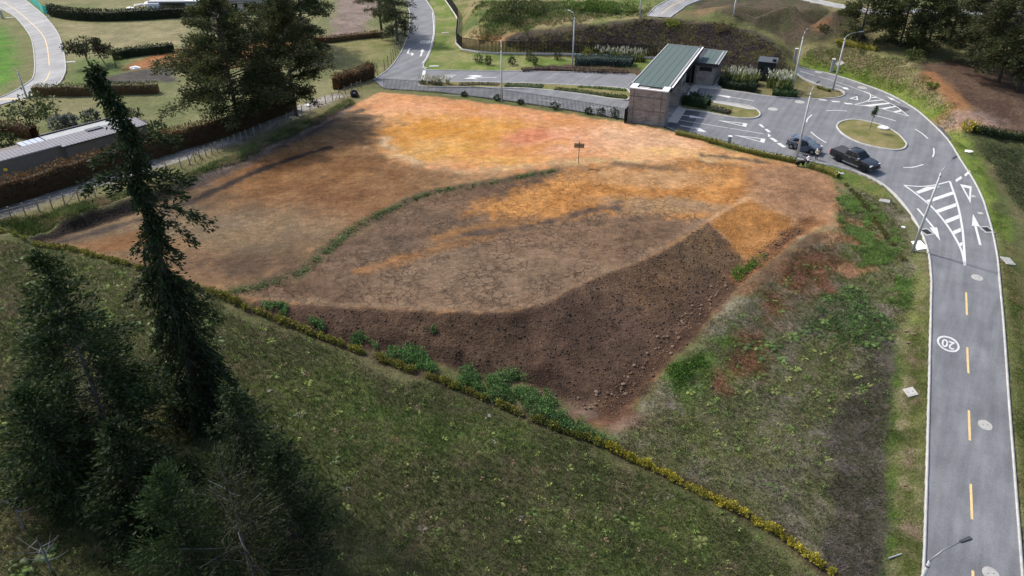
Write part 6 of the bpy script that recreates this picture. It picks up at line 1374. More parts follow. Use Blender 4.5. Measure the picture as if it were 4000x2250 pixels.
for s in (-1, 1):
    cab_panel('rear_side_window', cr, [(-1.3, 1.04), (-.42, 1.02), (-.42, 1.37), (-1.05, 1.35)], cw2, 'glass', s)
    cab_panel('front_side_window', cr, [(-.34, 1.02), (.78, 1.0), (.3, 1.32), (-.34, 1.37)], cw2, 'glass', s)
    MB().box(-1.9, -1.78, min(s*.5, s*.8), max(s*.5, s*.8), .8, 1.0).build('tail_light', M['tail'], cr, bevel=.02); MB().box(1.6, 1.82, min(s*.45, s*.76), max(s*.45, s*.76), .66, .82).build('headlight', M['head'], cr, bevel=.02)
    for x in (-1.28, 1.19): wheel(cr, x, s*.73, .31, .2, 'rim', s)
    MB().box(.66, .84, min(s*.8, s*1.0), max(s*.8, s*1.0), .98, 1.12).build('mirror', M['car'], cr, bevel=.03)
    MB().box(-.42, -.405, min(s*.81, s*.84), max(s*.81, s*.84), .35, .97).build('door_gap', M['trim'], cr)
MB().add([(.32, -.58, 1.365), (.32, .58, 1.365), (.99, .72, .985), (.99, -.72, .985)], [(0, 3, 2, 1)]).build('windscreen', mat('windscreen_light', (.16, .19, .2), .12, .05, 2, spec=.6), cr).location.x = .02
MB().add([(-1.57, -.52, 1.33), (-1.57, .52, 1.33), (-1.79, .66, 1.03), (-1.79, -.66, 1.03)], [(0, 1, 2, 3)]).build('rear_window', M['glass'], cr).location.x = -.02
MB().box(-1.66, -1.36, -.52, .52, 1.44, 1.475).build('spoiler', M['car'], cr, bevel=.01)
MB().box(-.38, .72, -.853, -.815, .32, .98).build('dark_opening_panel', M['black'], cr)  # black panel in place of the shaded cabin behind the open door
dh = empty('door', (0, 0, 0)); dh.parent = cr; dh.location = (.74, -.84, 0); dh.rotation_euler.z = math.radians(52)
MB().box(-1.1, 0, -.04, .04, .32, .98).build('door_panel', M['car'], dh, bevel=.02)
MB().add([(-1.1, -.02, .98), (-.02, -.02, .98), (-.45, .1, 1.32), (-1.06, .12, 1.37)] + [(-1.1, .02, .98), (-.02, .02, .98), (-.45, .13, 1.32), (-1.06, .15, 1.37)], [(0, 1, 2, 3), (7, 6, 5, 4), (0, 4, 5, 1), (1, 5, 6, 2), (2, 6, 7, 3), (3, 7, 4, 0)]).build('door_window', M['glass'], dh)
MB().box(1.78, 1.95, -.7, .7, .28, .45).build('front_bumper', M['car'], cr, bevel=.04); MB().box(-1.96, -1.8, -.75, .75, .36, .56).build('rear_bumper', M['trim'], cr, bevel=.03); MB().box(1.86, 1.94, -.4, .4, .47, .6).build('grille', M['trim'], cr)

# ------------------------------------------------------------------ people and dog (skin modifier bodies)
def skin_mesh(name, verts, edges, radii, root=0, sub=2):
    me = bpy.data.meshes.new(name); me.from_pydata(verts, edges, []); o = bpy.data.objects.new(name, me); C.objects.link(o)
    md = o.modifiers.new('skin', 'SKIN'); sv = me.skin_vertices[0].data if len(me.skin_vertices) else None
    if sv is None:
        bpy.context.view_layer.objects.active = o; bpy.ops.mesh.customdata_skin_add() if False else None
    sv = me.skin_vertices[0].data
    for i, r in enumerate(radii): sv[i].radius = r if isinstance(r, tuple) else (r, r); sv[i].use_root = (i == root)
    md.use_smooth_shade = True; s = o.modifiers.new('sub', 'SUBSURF'); s.levels = sub; s.render_levels = sub
    bpy.context.view_layer.update(); out = bpy.data.meshes.new_from_object(o.evaluated_get(bpy.context.evaluated_depsgraph_get())); bpy.data.objects.remove(o); return out
M['skin'] = mat('skin', (.42, .24, .16), .6, .08, 8); M['hair'] = mat('dark_hair', (.02, .015, .012), .7, .1, 10); M['hair_b'] = mat('blond_hair', (.30, .19, .08), .7, .15, 10)
M['shirt_w'] = mat('white_shirt', (.78, .78, .78), .8, .06, 6); M['cream'] = mat('cream_sweater', (.62, .52, .40), .85, .08, 6); M['blackcloth'] = mat('black_cloth', (.015, .015, .017), .85, .1, 6)
M['jeans'] = mat('grey_trousers', (.055, .062, .062), .85, .12, 6); M['shoe_w'] = mat('white_shoes', (.7, .7, .68), .6, .05, 6)
def person(px, rz, h, label, top, legs, shoes, hair, arms, stance=.11, bare_legs=False, sleeve=.99, long_hair=False, lean=0.0):
    b = GG(*px); k = h/1.72; V_, E_, R_ = [], [], []
    def v(p, r, par=None):
        V_.append((p[0]*k, p[1]*k, p[2]*k)); R_.append(tuple(q*k for q in r) if isinstance(r, tuple) else r*k)
        if par is not None: E_.append((par, len(V_)-1))
        return len(V_)-1
    pel = v((0, 0, .94), (.155, .115)); wa = v((lean*.4, 0, 1.08), (.14, .10), pel); ch = v((lean, 0, 1.28), (.175, .115), wa); sh = v((lean, 0, 1.41), (.13, .085), ch)
    nk = v((lean+.01, 0, 1.50), .052, sh); h1 = v((lean+.025, 0, 1.57), (.072, .082), nk); h2 = v((lean+.02, 0, 1.66), (.078, .092), h1); h3 = v((lean+.01, 0, 1.715), (.05, .06), h2)
    v((lean+.11, 0, 1.605), .016, h1)
    for s in (-1, 1):
        hp = v((0, s*.09, .90), .095, pel); kn = v((.02, s*stance, .49), .062, hp); an = v((-.01, s*(stance+.01), .085), .042, kn); v((.13, s*(stance+.02), .035), (.04, .032), an)
        a0 = v((lean, s*.20, 1.38), .062, sh); el = arms[0 if s < 0 else 1][0]; wr = arms[0 if s < 0 else 1][1]
        e_ = v((lean+el[0], s*el[1], el[2]), .045, a0); w_ = v((lean+wr[0], s*wr[1], wr[2]), .03, e_)
        d = np.array(wr) - np.array(el); d /= np.linalg.norm(d); pm_ = v((lean+wr[0]+d[0]*.07, s*(wr[1]+d[1]*.07), wr[2]+d[2]*.07), (.034, .02), w_)
        for i, (o_, L) in enumerate(((-.03, .06), (-.01, .085), (.01, .09), (.03, .075))):
            q = np.array(wr) + d*(.07 + L) + np.array([o_, 0, -.01]); v((lean+q[0], s*q[1], q[2]), .0085, pm_)
        q = np.array(wr) + d*.05 + np.array([.05, -.02, .02]); v((lean+q[0], s*q[1], q[2]), .01, w_)
    me = skin_mesh('body', V_, E_, R_, 0, 2)
    for m_ in (top, legs, shoes, hair, 'skin'): me.materials.append(M[m_])
    for p in me.polygons:
        x, y, z = (q/k for q in p.center); x -= lean
        if z > 1.49:
            mi = 3 if (z > 1.655 or x < -.01) and z > 1.53 else 4
        elif abs(y) < .135 and z > .93 or (abs(y) < .24 and z > 1.22): mi = 0 if z < 1.475 else 4
        elif z > .66 and abs(y) > .15 and (z < .97 or True) and (abs(y) > .19 or z > .97): mi = 0 if sleeve > 1.3 or (sleeve > 1.0 and z > sleeve) or (sleeve <= 1.0 and z > 0) else 4
        else: mi = 1
        if mi == 0 and abs(y) > .2 and z < sleeve: mi = 4
        if mi == 1 and z < .09: mi = 2
        if mi == 1 and bare_legs and z < .62: mi = 4
        p.material_index = mi
    t = empty('person', (b[0], b[1], b[2] + .0), rz, label, 'person'); o = obj('body', me, t)
    if long_hair:
        hm = MB(); hm.tube([(lean-.07*k, 0, 1.70*k), (lean-.11*k, 0, 1.58*k), (lean-.12*k, 0, 1.40*k)], [.06*k, .085*k, .05*k], 8); hm.build('hair', M[hair], t, smooth=True)
    return t
down = ((.0, .27, 1.12), (.05, .26, .87))
person((2052.6,401.5), -1.75, 1.72, 'person in cream sweater and black trousers standing in front of the car', 'cream', 'blackcloth', 'blackcloth', 'hair', [((.0, .26, 1.12), (.22, .08, 1.13)), ((.0, .26, 1.12), (.22, .06, 1.10))], .09, sleeve=.2)
person((2029.5,420.8), 1.9, 1.74, 'person in white shirt and grey trousers seen from behind with the dog', 'shirt_w', 'jeans', 'shoe_w', 'hair', [((.05, .29, 1.12), (.12, .30, .88)), ((.05, .29, 1.12), (.15, .33, .90))], .10, sleeve=1.15)
person((2003.2,383.5), .6, 1.68, 'person in black top and shorts at the open car door', 'blackcloth', 'blackcloth', 'shoe_w', 'hair_b', [((.06, .27, 1.13), (.22, .22, .98)), ((.06, .26, 1.14), (.26, .16, 1.05))], .08, bare_legs=True, sleeve=1.2, long_hair=True)
b = GG(2013, 418); dg = empty('dog', (b[0], b[1], b[2]), .12, 'large shaggy black dog beside the person in the white shirt', 'dog')
V_ = [(-.32, 0, .58), (-.1, 0, .60), (.15, 0, .60), (.33, 0, .60), (.45, 0, .70), (.56, 0, .80), (.64, 0, .80), (.76, 0, .76), (-.42, 0, .56), (-.55, 0, .42), (-.62, 0, .28)]
E_ = [(0, 1), (1, 2), (2, 3), (3, 4), (4, 5), (5, 6), (6, 7), (0, 8), (8, 9), (9, 10)]; R_ = [(.15, .17), (.155, .165), (.16, .19), (.15, .18), (.11, .13), (.10, .10), (.085, .08), (.04, .04), .07, .065, .04]
for s in (-1, 1):
    n = len(V_); V_ += [(.32, s*.11, .42), (.31, s*.12, .22), (.30, s*.12, .06), (.36, s*.12, .03)]; E_ += [(3, n), (n, n+1), (n+1, n+2), (n+2, n+3)]; R_ += [.085, .05, .04, .04]
    n = len(V_); V_ += [(-.27, s*.12, .40), (-.40, s*.12, .24), (-.36, s*.12, .06), (-.29, s*.12, .03)]; E_ += [(0, n), (n, n+1), (n+1, n+2), (n+2, n+3)]; R_ += [.11, .05, .038, .04]
    n = len(V_); V_ += [(.53, s*.09, .86), (.52, s*.12, .76)]; E_ += [(5, n), (n, n+1)]; R_ += [.035, .025]
me = skin_mesh('body', V_, E_, R_, 1, 2); M['fur'] = mat('black_fur', (.012, .012, .013), .8, .3, 12, .8, 40); me.materials.append(M['fur']); obj('body', me, dg)
P_ = np.array([tuple(p.center) for p in me.polygons]); Nn_ = np.array([tuple(p.normal) for p in me.polygons]); sel = P_[:, 2] > .25
foliage('fur_coat', P_[sel] - Nn_[sel]*.01, Nn_[sel]*.5 + [-.4, 0, -.6], .1, .3, [(.012, .012, .013), (.02, .02, .02)], dg, .3)

# sapling on the roundabout
b = GG(2186, 331); t = empty('sapling', (b[0], b[1], b[2] + .08), 0, 'young staked tree with small leafy crown on the roundabout', 'tree')
MB().tube([(0, 0, -.3), (.05, 0, 1.6), (.1, 0, 3.0)], [.06, .045, .02], 7).build('trunk', M['bark_grey'], t)
Pp, Uu = [], []
for c_, r_ in (((.1, 0, 2.6), .38), ((.2, .1, 3.05), .36), ((-.02, -.05, 2.9), .32), ((.15, 0, 3.4), .24)):
    a, u = leafball(c_, (r_, r_, r_*1.1), 130, shell=.2); Pp.append(a); Uu.append(u)
foliage('crown', np.concatenate(Pp), np.concatenate(Uu), .17, .55, [(.03, .06, .02), (.05, .085, .025), (.04, .055, .025)], t, .9)
ms = bmesh.new(); bmesh.ops.create_icosphere(ms, subdivisions=3, radius=.8)
for v in ms.verts: v.co = Vector((v.co.x, v.co.y, v.co.z*.16)) * rng.uniform(.9, 1.1)
me = bpy.data.meshes.new('soil_mound'); ms.to_mesh(me); ms.free(); me.materials.append(M['soil']); obj('soil_mound', me, t, (0, 0, .02))

# ------------------------------------------------------------------ rocks in the drainage cut
rk = []
for i in range(9):
    bm = bmesh.new(); bmesh.ops.create_icosphere(bm, subdivisions=1, radius=1)
    for v in bm.verts: v.co = Vector((v.co.x*rng.uniform(.8, 1.2), v.co.y*rng.uniform(.7, 1.1), v.co.z*rng.uniform(.55, .8)))
    me = bpy.data.meshes.new('rock'); bm.to_mesh(me); bm.free(); me.materials.append(M['rock'] if i % 3 else M['rock2']); rk.append(me)
def rocks(line_px, n, wid, smin, smax, label, grp):
    P = densify(GP(line_px), .3, False)
    for i in range(n):
        p = P[rng.integers(0, len(P))] + rng.normal(size=2)*wid; s = smin*(smax/smin)**(rng.random()**1.8)
        o = obj('rock', rk[rng.integers(0, 9)], None, (p[0], p[1], float(zg(*p)) + s*.15)); o.scale = (s, s, s); o.rotation_euler = (rng.uniform(-.4, .4), rng.uniform(-.4, .4), rng.uniform(0, 6.28)); tag(o, label, 'rock', grp)
rocks([(1500,1010),(1560,985),(1610,925),(1690,845),(1770,770),(1830,712)], 150, .55, .07, .24, 'brown rock in the stony drainage cut below the dark embankment', 'rocks along the drainage cut')
rocks([(1880,670),(1940,622),(2000,580)], 60, .4, .06, .2, 'orange stained rock in the upper cut at the foot of the orange bank', 'rocks below the orange bank')
rocks([(1330,975),(1420,1005),(1490,1025)], 35, .4, .06, .18, 'dark rock at the lowest corner of the embankment foot', 'rocks at the embankment corner')
for px, py, s, lb in ((2282,835,.3,'yellowish stone on the verge left of the painted speed limit'), (2300,842,.22,'pale stone beside the yellowish stone on the verge'), (2286,862,.25,'pale flat stone below the yellowish stone on the verge'), (2270,738,.25,'yellow stone on the verge below the white slab'), (2278,1222,.2,'dark stone on the verge low beside the road'), (258,643,.25,'dark clod on the left part of the dirt plot'), (1457,685,.3,'light clod on the cracked terrace')):
    b = GG(px, py); o = obj('rock', rk[1], None, (b[0], b[1], b[2]+.03)); o.scale = (s, s*.8, s*.6); tag(o, lb, 'rock')

# ------------------------------------------------------------------ ferns
def fern_mesh(name, r, h, nf, pal, pairs=11, droop=.55):
    V_, T_, C_ = [], [], []
    for f in range(nf):
        a = 6.2832*f/nf + rng.normal()*.3; L = r*rng.uniform(.75, 1.15); hh = h*rng.uniform(.7, 1.2); col_ = np.asarray(pal)[rng.integers(0, len(pal))]*rng.uniform(.8, 1.2)
        d = np.array([math.cos(a), math.sin(a), 0]); sd_ = np.array([-math.sin(a), math.cos(a), 0])
        pt = lambda s: d*L*s + np.array([0, 0, hh*(1.6*s - (1.6-.35)*s*s*(1+droop*.3))])
        for i in range(pairs):
            s = .18 + .82*i/pairs; q = pt(s); q2 = pt(min(s + .75/pairs, 1)); ln = L*.34*math.sin(math.pi*min(1, .15 + .85*(1-s)))+.02
            for sg_ in (-1, 1):
                n = len(V_); tip = q + sd_*sg_*ln + d*ln*.45 + np.array([0, 0, -ln*.25]); V_ += [q, q2, tip]; T_.append((n, n+1, n+2) if sg_ < 0 else (n+1, n, n+2)); C_ += [col_]*3
    return npmesh(name, np.array(V_), np.array(T_), M['grass'], np.array(C_))
GF = [(.15, .24, .06), (.18, .28, .075), (.12, .2, .05)]; YF = [(.30, .36, .09), (.26, .33, .08), (.34, .37, .12)]; PF = [(.22, .29, .13), (.2, .27, .12), (.26, .31, .16)]; BF = [(.30, .19, .11), (.36, .25, .15), (.25, .16, .1)]; WF = [(.44, .39, .36), (.38, .33, .3), (.46, .41, .38)]; DF = [(.06, .12, .035), (.08, .145, .042), (.10, .165, .05)]
FM = {k: [fern_mesh('fronds', rng.uniform(.45, .65), rng.uniform(.3, .45), int(nf), pal) for nf in (3, 4, 5, 6)] for k, pal in dict(G=GF, Y=YF, P=PF, D=DF).items()}
FM['B'] = [fern_mesh('fronds', .5, .2, nf, BF, 8) for nf in (4, 5, 6)]; FM['W'] = [fern_mesh('fronds', .42, .16, nf, WF, 7) for nf in (4, 5, 6)]
def scatter(poly_px, n, kinds, probs, smin, smax, labels, grp, cat='fern', name='fern'):
    P = GP(poly_px); lo, hi = P.min(0), P.max(0); k = 0
    while k < n:
        q = rng.uniform(lo, hi)
        if not inpoly(P, q[0], q[1]): continue
        kd = rng.choice(list(kinds), p=probs); s = rng.uniform(smin, smax); o = obj(name, FM[kd][rng.integers(0, len(FM[kd]))], None, (q[0], q[1], float(zg(*q)) - .03)); o.scale = (s, s, s); o.rotation_euler = (rng.normal()*.12, rng.normal()*.12, rng.uniform(0, 6.28))
        tag(o, labels[kd], cat, grp + (' %s' % {'G': 'green', 'Y': 'yellow green', 'P': 'pale', 'D': 'deep green', 'B': 'brown', 'W': 'withered'}[kd])); k += 1
fl_ = dict(G='green fern in the dark grass of the near hillside', Y='yellow green fern in the dark grass of the near hillside', P='pale green fern in the dark grass of the near hillside', B='dead brown fern in the dark grass of the near hillside', W='withered pale fern in the dark grass of the near hillside', D='deep green fern in the near hillside grass')
scatter([(640,830),(900,905),(1300,1060),(1550,1150),(1850,1310),(2060,1445),(1300,1560),(640,1500)], 120, 'GYPBW', [.28, .3, .1, .2, .12], .45, .95, fl_, 'hillside ferns', )
scatter([(0,600),(120,640),(330,690),(520,760),(560,900),(480,1000),(300,1050),(0,1100),(-60,800)], 62, 'GYPBW', [.25, .12, .45, .1, .08], .6, 1.25, {k: v.replace('the near hillside', 'the left edge under the slender cypress') for k, v in fl_.items()}, 'left edge ferns')
scatter([(0,1150),(300,1250),(350,1449),(500,1560),(0,1560)], 13, 'GP', [.5, .5], .7, 1.3, {k: v.replace('in the dark grass of the near hillside', 'in the bottom left corner under the conifers') for k, v in fl_.items()}, 'corner ferns')
rl_ = dict(G='light green fern on the dry slope between the plot and the road', Y='yellow green fern on the dry slope between the plot and the road', D='deep green fern on the dry slope between the plot and the road')
scatter([(1700,1000),(1900,880),(2050,880),(2230,900),(2240,1000),(2110,1000),(2080,1200),(1950,1250),(1700,1130)], 45, 'GY', [.6, .4], .45, .9, rl_, 'dry slope ferns')
scatter([(2010,800),(2080,740),(2160,720),(2230,760),(2250,860),(2180,880),(2080,860),(1990,850)], 44, 'DG', [.55, .45], .9, 1.5, dict(D='deep green fern in the dense fern patch beside the road verge', G='lighter green fern in the dense fern patch beside the road verge'), 'fern patch')
scatter([(1840,860),(1960,830),(1990,900),(1920,950),(1850,940)], 15, 'DG', [.4, .6], .7, 1.2, dict(D='deep green fern near the bare red soil on the slope', G='light green fern near the bare red soil on the slope'), 'red soil ferns')
scatter([(1640,1000),(1760,880),(1880,760),(1980,690),(2060,640),(2100,700),(1960,800),(1800,960)], 34, 'GD', [.6, .4], .4, .8, dict(D='deep green weed on the outer rim of the drainage cut', G='light green weed on the outer rim of the drainage cut'), 'cut rim weeds', 'weed', 'weed')

# ------------------------------------------------------------------ grasses (uncountable)
def tri_grass(name, X, h, wd, cols, lean=.5, label=None, cat='grass', nb=3):
    n = len(X); i = np.repeat(np.arange(n), nb); m_ = len(i); a = rng.uniform(0, 6.28, m_); hh = h*rng.uniform(.5, 1.3, m_)
    p = np.column_stack([X[i] + rng.normal(size=(m_, 2))*.06, np.zeros(m_)]); p[:, 2] = zg(p[:, 0], p[:, 1]) - .02
    d = np.column_stack([np.cos(a), np.sin(a), np.zeros(m_)]); w = np.column_stack([-np.sin(a), np.cos(a), np.zeros(m_)])*(wd*rng.uniform(.6, 1.4, m_))[:, None]
    tip = p + d*(hh*lean*rng.uniform(.4, 1.6, m_))[:, None] + np.column_stack([np.zeros((m_, 2)), hh])
    V_ = np.stack([p - w, p + w, tip], 1).reshape(-1, 3); c = np.repeat(cols[i]*rng.uniform(.7, 1.3, (m_, 1)), 3, 0)
    o = obj(name, npmesh(name, V_, np.arange(3*m_).reshape(-1, 3), M['grass'], c)); o['kind'] = 'stuff'; o['label'] = label or name; o['category'] = cat; return o
def fill(poly, n, feather=1.2):
    P = GP(poly); lo, hi = P.min(0), P.max(0); out = []
    while sum(map(len, out)) < n:
        q = rng.uniform(lo, hi, (n*2, 2)); s_ = sdist(P, q[:, 0], q[:, 1]) + 1.2*feather*fbm(q[:, 0]*.4, q[:, 1]*.4, 83, 3); out.append(q[(s_ > 0) & (rng.random(len(q)) < s_/feather)])
    return np.concatenate(out)[:n]
def gcols(X, dark, light, dry, f=.5, bias=0.0):
    a = fbm(X[:, 0]*f, X[:, 1]*f, 41, 4) + bias; b = fbm(X[:, 0]*1.7, X[:, 1]*1.7, 47, 3); t = sstep(-.4, .4, a)[:, None]; c = np.asarray(dark)*(1-t) + np.asarray(light)*t; u = sstep(.05, .45, b + .5*a)[:, None]
    c = c*(1-u) + np.asarray(dry)*u
    return .35*c + .65*gcol_at(X)*(c/np.maximum(c.mean(0), 1e-3))*1.05
X = fill([(-80,570),(0,588),(60,606),(180,634),(330,676),(540,748),(640,792),(757,840),(900,894),(1148,988),(1420,1098),(1520,1132),(1660,1202),(1800,1272),(1950,1355),(2090,1456),(2150,1530),(-100,1560)], 78000)
tri_grass('meadow_grass', X, .24, .022, gcols(X, (.07, .09, .024), (.10, .12, .034), (.17, .145, .075)), .7, 'dark rough meadow grass covering the near hillside')
X = fill([(2120,470),(2200,470),(2260,520),(2300,600),(2320,660),(2310,760),(2262,880),(2250,1100),(2235,1460),(2150,1530),(2090,1435),(1800,1252),(1540,1130),(1570,1060),(1690,890),(1850,750),(2040,610),(2095,560)], 44000)
tri_grass('slope_grass', X, .2, .02, gcols(X, (.085, .085, .045), (.11, .12, .045), (.22, .19, .145), .6), .8, 'thin dry grass on the slope between the plot and the road')
X = fill([(2105,470),(2165,475),(2230,540),(2290,620),(2310,700),(2290,780),(2215,770),(2165,700),(2130,600),(2100,560)], 15000)
X = X[fbm(X[:, 0]*.5, X[:, 1]*.5, 53, 3) + .6*fbm(X[:, 0]*1.6, X[:, 1]*1.6, 54, 3) > .02]; tri_grass('verge_grass', X, .26, .035, np.tile([[.14, .22, .055]], (len(X), 1)) * (1 + .4*fbm(X[:, 0]*.8, X[:, 1]*.8, 3, 3))[:, None], .7, 'lush bright green grass on the bank left of the leaning lamp post')
X = fill([(2338,735),(2332,1033),(2318,1470),(2240,1470),(2250,1200),(2266,900),(2300,760)], 12000)
tri_grass('verge_turf', X, .08, .02, gcols(X, (.09, .12, .03), (.12, .14, .045), (.24, .20, .12), 1.2), .8, 'patchy turf on the verge left of the road')
X = fill([(2523,724),(2540,900),(2568,1250),(2590,1400),(2640,1300),(2600,900),(2545,640),(2500,470),(2450,400),(2400,350),(2440,380),(2490,500),(2516,620)], 9000)
tri_grass('verge_turf', X, .1, .022, gcols(X, (.07, .11, .02), (.10, .14, .03), (.17, .15, .06), 1.0), .8, 'green turf on the verge right of the road')
# the weedy strip across the plot, weeds at the embankment foot
P = densify(smooth_poly(GP([(572,736),(650,722),(748,690),(800,650),(850,610),(880,580),(950,540),(1066,490),(1130,475),(1203,464),(1300,446),(1394,429)]), 3), .12, False)
i = rng.integers(0, len(P), 2300); wv = .42*np.interp(i/len(P), [0, .35, .6, 1], [1.2, 1.0, .7, .45]); X = P[i] + rng.normal(size=(2300, 2))*wv[:, None]*.55*(.4 + 1.3*rng.random((2300, 1))); X = X[fbm(X[:, 0]*1.3, X[:, 1]*1.3, 61, 3) + .5*fbm(X[:, 0]*3.1, X[:, 1]*3.1, 67, 2) > -.3 + .4*i/len(P)]
tri_grass('weed_strip', X, .13, .045, np.tile([[.17, .25, .08]], (len(X), 1)) * (1 + .35*fbm(X[:, 0], X[:, 1], 3, 3))[:, None], .9, 'curving strip of green weeds across the dirt plot', nb=3)
def clods(poly, n, smin, smax, pal, label):
    X = fill(poly, n, .6); s = smin*(smax/smin)**(rng.random(n)**3); z = zg(X[:, 0], X[:, 1]); o8 = np.array([(1, 0, 0), (0, 1, 0), (-1, 0, 0), (0, -1, 0), (0, 0, 1), (0, 0, -1)], float)
    V_ = (np.column_stack([X, z + s*.1])[:, None] + o8[None]*s[:, None, None]*rng.uniform(.6, 1.25, (n, 6, 1))*np.array([1, 1, .7])).reshape(-1, 3)
    t_ = np.array([(0, 1, 4), (1, 2, 4), (2, 3, 4), (3, 0, 4), (1, 0, 5), (2, 1, 5), (3, 2, 5), (0, 3, 5)]); T_ = (np.arange(n)[:, None, None]*6 + t_[None]).reshape(-1, 3)
    cc = np.asarray(pal)[rng.integers(0, len(pal), n)]*rng.uniform(.7, 1.3, (n, 1)); m_ = M['clod']; o = obj('soil_clods', npmesh('soil_clods', V_, T_, m_, np.repeat(cc, 6, 0))); o['kind'] = 'stuff'; o['label'] = label; o['category'] = 'soil'; return o
def speckle(poly, n, pal, label):
    X = fill(poly, n, .5); k = 12; i = np.repeat(np.arange(n), k); r_ = rng.uniform(.08, .24, n)[i]; p = np.column_stack([X[i] + rng.normal(size=(n*k, 2))*r_[:, None]*.6, np.zeros(n*k)]); p[:, 2] = zg(p[:, 0], p[:, 1]) + rng.uniform(.05, .3, n*k)
    V_, Q_ = leaf_quads(p, np.tile([0, 0, .5], (n*k, 1)), .15, .5, .9); cc = np.asarray(pal)[rng.integers(0, len(pal), n)]*rng.uniform(.7, 1.3, (n, 1)); o = obj('meadow_weeds', npmesh('meadow_weeds', V_, Q_, M['grass'], np.repeat(np.repeat(cc, k, 0), 4, 0))); o['kind'] = 'stuff'; o['label'] = label; o['category'] = 'weeds'
speckle([(-40,600),(180,640),(540,755),(900,900),(1420,1100),(1800,1275),(2080,1450),(1300,1560),(0,1560)], 620, [(.22, .29, .07), (.28, .33, .09), (.17, .25, .06), (.26, .19, .12), (.14, .2, .05)], 'small weeds dotted through the near hillside grass')
speckle([(1660,1000),(1900,850),(2060,800),(2230,900),(2240,1010),(2110,1010),(2080,1250),(1900,1280),(1600,1120)], 260, [(.13, .2, .05), (.17, .23, .06), (.1, .16, .04)], 'small green weeds dotted over the dry slope')
M['clod'] = leafmat('loose_clods', 0.0)
clods([(650,760),(850,772),(1050,781),(1200,790),(1290,783),(1370,767),(1510,695),(1620,655),(1783,559),(1870,655),(1720,820),(1540,1000),(1470,1020),(1326,962),(1184,937),(1052,897),(889,868),(720,812)], 6500, .02, .15, [(.06, .037, .026), (.085, .052, .035), (.045, .029, .021)], 'loose brown clods on the dark embankment')
clods([(1490,1010),(1600,930),(1720,820),(1830,715),(1990,585),(2030,575),(1900,680),(1740,850),(1620,980),(1560,1070),(1510,1060)], 2600, .03, .11, [(.10, .06, .036), (.075, .045, .03), (.15, .09, .052)], 'loose gravel in the drainage cut')
clods([(90,600),(478,475),(760,345),(900,280),(1262,262),(1690,330),(1990,420),(2100,480),(1990,540),(1879,500),(1620,652),(1370,765),(1050,779),(640,752),(330,662)], 3200, .02, .08, [(.16, .10, .06), (.1, .07, .05), (.24, .14, .075)], 'small clods scattered over the flat dirt plot')
def weed_mass(name, poly, n, h, pal, label, lumps=.4):
    X = fill(poly, n); a = fbm(X[:, 0]*lumps*2, X[:, 1]*lumps*2, 71, 3); X = X[a > -.3]; a = a[a > -.3]; z = zg(X[:, 0], X[:, 1]) + rng.random(len(X))*h*(.4 + .9*np.clip(a + .3, 0, 1))
    o = foliage(name, np.column_stack([X, z]), np.tile([0, 0, .6], (len(X), 1)), .2, .38, pal, None, .9, 'grass', .35); o['kind'] = 'stuff'; o['label'] = label; o['category'] = 'weeds'; return o
WG = [(.075, .17, .045), (.10, .21, .05), (.13, .23, .06), (.065, .13, .04), (.17, .23, .1)]
weed_mass('weeds', [(1100,905),(1180,920),(1250,925),(1330,950),(1400,992),(1450,1040),(1560,1110),(1530,1140),(1420,1088),(1290,1038),(1150,978)], 13000, .8, WG, 'thick green weeds between the yellow hedge and the lower embankment')
weed_mass('weeds', [(920,850),(1000,850),(1050,880),(1100,915),(1110,950),(1000,918),(925,888)], 4800, .6, WG, 'green weed patch at the embankment foot beside the yellow hedge')
weed_mass('weeds', [(2010,800),(2080,740),(2160,725),(2225,765),(2245,860),(2180,880),(2080,860),(2000,840)], 5200, .5, [(.065, .125, .036), (.085, .155, .045), (.11, .18, .055)], 'low leafy undergrowth of the dense fern patch by the verge')
weed_mass('weeds', [(2455,355),(2580,358),(2640,560),(2565,530),(2500,440)], 5200, .8, [(.035, .06, .022), (.055, .085, .03), (.09, .05, .035), (.075, .10, .04)], 'dark mixed scrub on the falling ground at the right edge')
weed_mass('weeds', [(655,765),(715,765),(720,795),(680,795)], 1100, .45, WG, 'small weed patch at the left end of the embankment')
weed_mass('weeds', [(780,795),(815,800),(830,838),(800,835)], 700, .5, WG, 'narrow weed patch on the left of the embankment')
weed_mass('weeds', [(880,838),(915,840),(912,872),(885,866)], 700, .5, WG, 'weed tuft on the embankment foot left of the bigger patch')
weed_mass('weeds', [(1070,826),(1098,828),(1096,852),(1072,850)], 420, .4, WG, 'single weed tuft halfway up the dark embankment')
weed_mass('weeds', [(1660,910),(1740,885),(1800,880),(1790,960),(1690,990)], 3000, .25, [(.08, .17, .025), (.10, .2, .035), (.07, .13, .025)], 'bright green creeping weeds right of the rocky cut')
weed_mass('weeds', [(1840,690),(1905,650),(1925,640),(1890,690),(1850,710)], 900, .3, [(.08, .18, .02), (.10, .21, .03)], 'bright green tuft by the orange water channel')
X = fill([(-40,562),(200,510),(460,437),(600,385),(750,318),(880,250),(895,262),(760,334),(608,404),(470,456),(200,545),(0,585)], 9000, .5)
tri_grass('bank_grass', X, .35, .03, gcols(X, (.06, .10, .02), (.12, .16, .04), (.20, .18, .07), .7), .8, 'green and yellow rough grass along the wire fence')
X = fill([(1185,20),(1200,118),(1290,95),(1480,58),(1620,45),(1640,20),(1400,0)], 9000, 4)
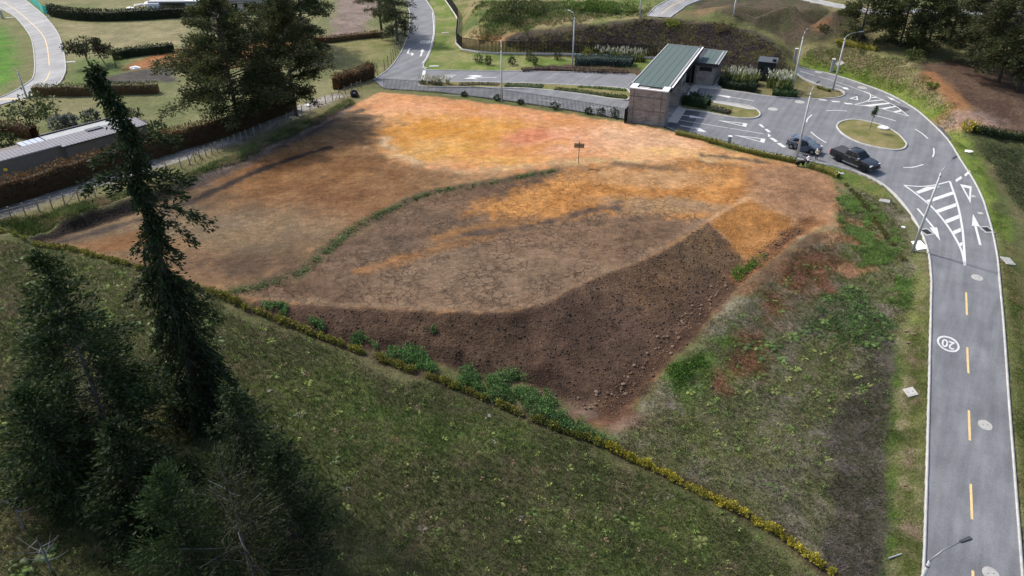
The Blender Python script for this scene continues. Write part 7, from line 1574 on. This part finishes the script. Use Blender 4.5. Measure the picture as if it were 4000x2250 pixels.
tri_grass('hill_scrub', X, .55, .07, gcols(X, (.09, .12, .035), (.15, .17, .06), (.27, .23, .12), .25), .6, 'tall mixed grass and scrub on the hill behind the black fence')
X = fill([(1270,100),(1480,62),(1600,50),(1700,48),(1800,58),(1900,82),(1950,105),(1975,140),(1990,185),(1985,208),(1900,197),(1740,160),(1630,141),(1405,133),(1270,128)], 16000)
tri_grass('bank_cover', X, .3, .06, gcols(X, (.07, .055, .045), (.10, .085, .05), (.14, .135, .045), .4, .0), .7, 'dark brownish ground cover on the bank behind the gate house')
X = fill([(1995,150),(2040,118),(2120,112),(2210,131),(2290,156),(2350,202),(2400,262),(2420,340),(2380,345),(2330,295),(2250,232),(2150,198),(2030,168)], 15000)
tri_grass('bank_turf', X[::2], .16, .05, 1.25*gcols(X[::2], (.14, .15, .05), (.2, .2, .075), (.28, .23, .13), .4), .7, 'rough olive grass on the bank beyond the roundabout')

# ------------------------------------------------------------------ the cloud that shades the near hillside (high above, out of view)
off_ = sun_dir * (230 / sun_dir.z); bm = bmesh.new(); bmesh.ops.create_icosphere(bm, subdivisions=5, radius=1)
for v in bm.verts:
    n_ = 1 + .16*math.sin(v.co.x*7 + 1.3)*math.cos(v.co.y*5 + .4) + .07*math.sin(v.co.x*17 + v.co.y*13); v.co = Vector((v.co.x*120*n_, v.co.y*44*n_, v.co.z*16*n_))
me = bpy.data.meshes.new('cloud'); bm.to_mesh(me); bm.free()
cm = bpy.data.materials.new('cloud_vapour'); cm.use_nodes = True; n_ = cm.node_tree; tb = n_.nodes.new('ShaderNodeBsdfTransparent'); db = n_.nodes.new('ShaderNodeBsdfTranslucent'); db.inputs[0].default_value = (.9, .9, .9, 1); mx = n_.nodes.new('ShaderNodeMixShader'); mx.inputs[0].default_value = CLOUD_DENS
n_.links.new(tb.outputs[0], mx.inputs[1]); n_.links.new(db.outputs[0], mx.inputs[2]); n_.links.new(mx.outputs[0], n_.nodes['Material Output'].inputs['Surface']); me.materials.append(cm)
cl_ = obj('cloud', me, None, (off_.x - 25, off_.y + 2, 230)); cl_.rotation_euler.z = -.22; tag(cl_, kind='structure')
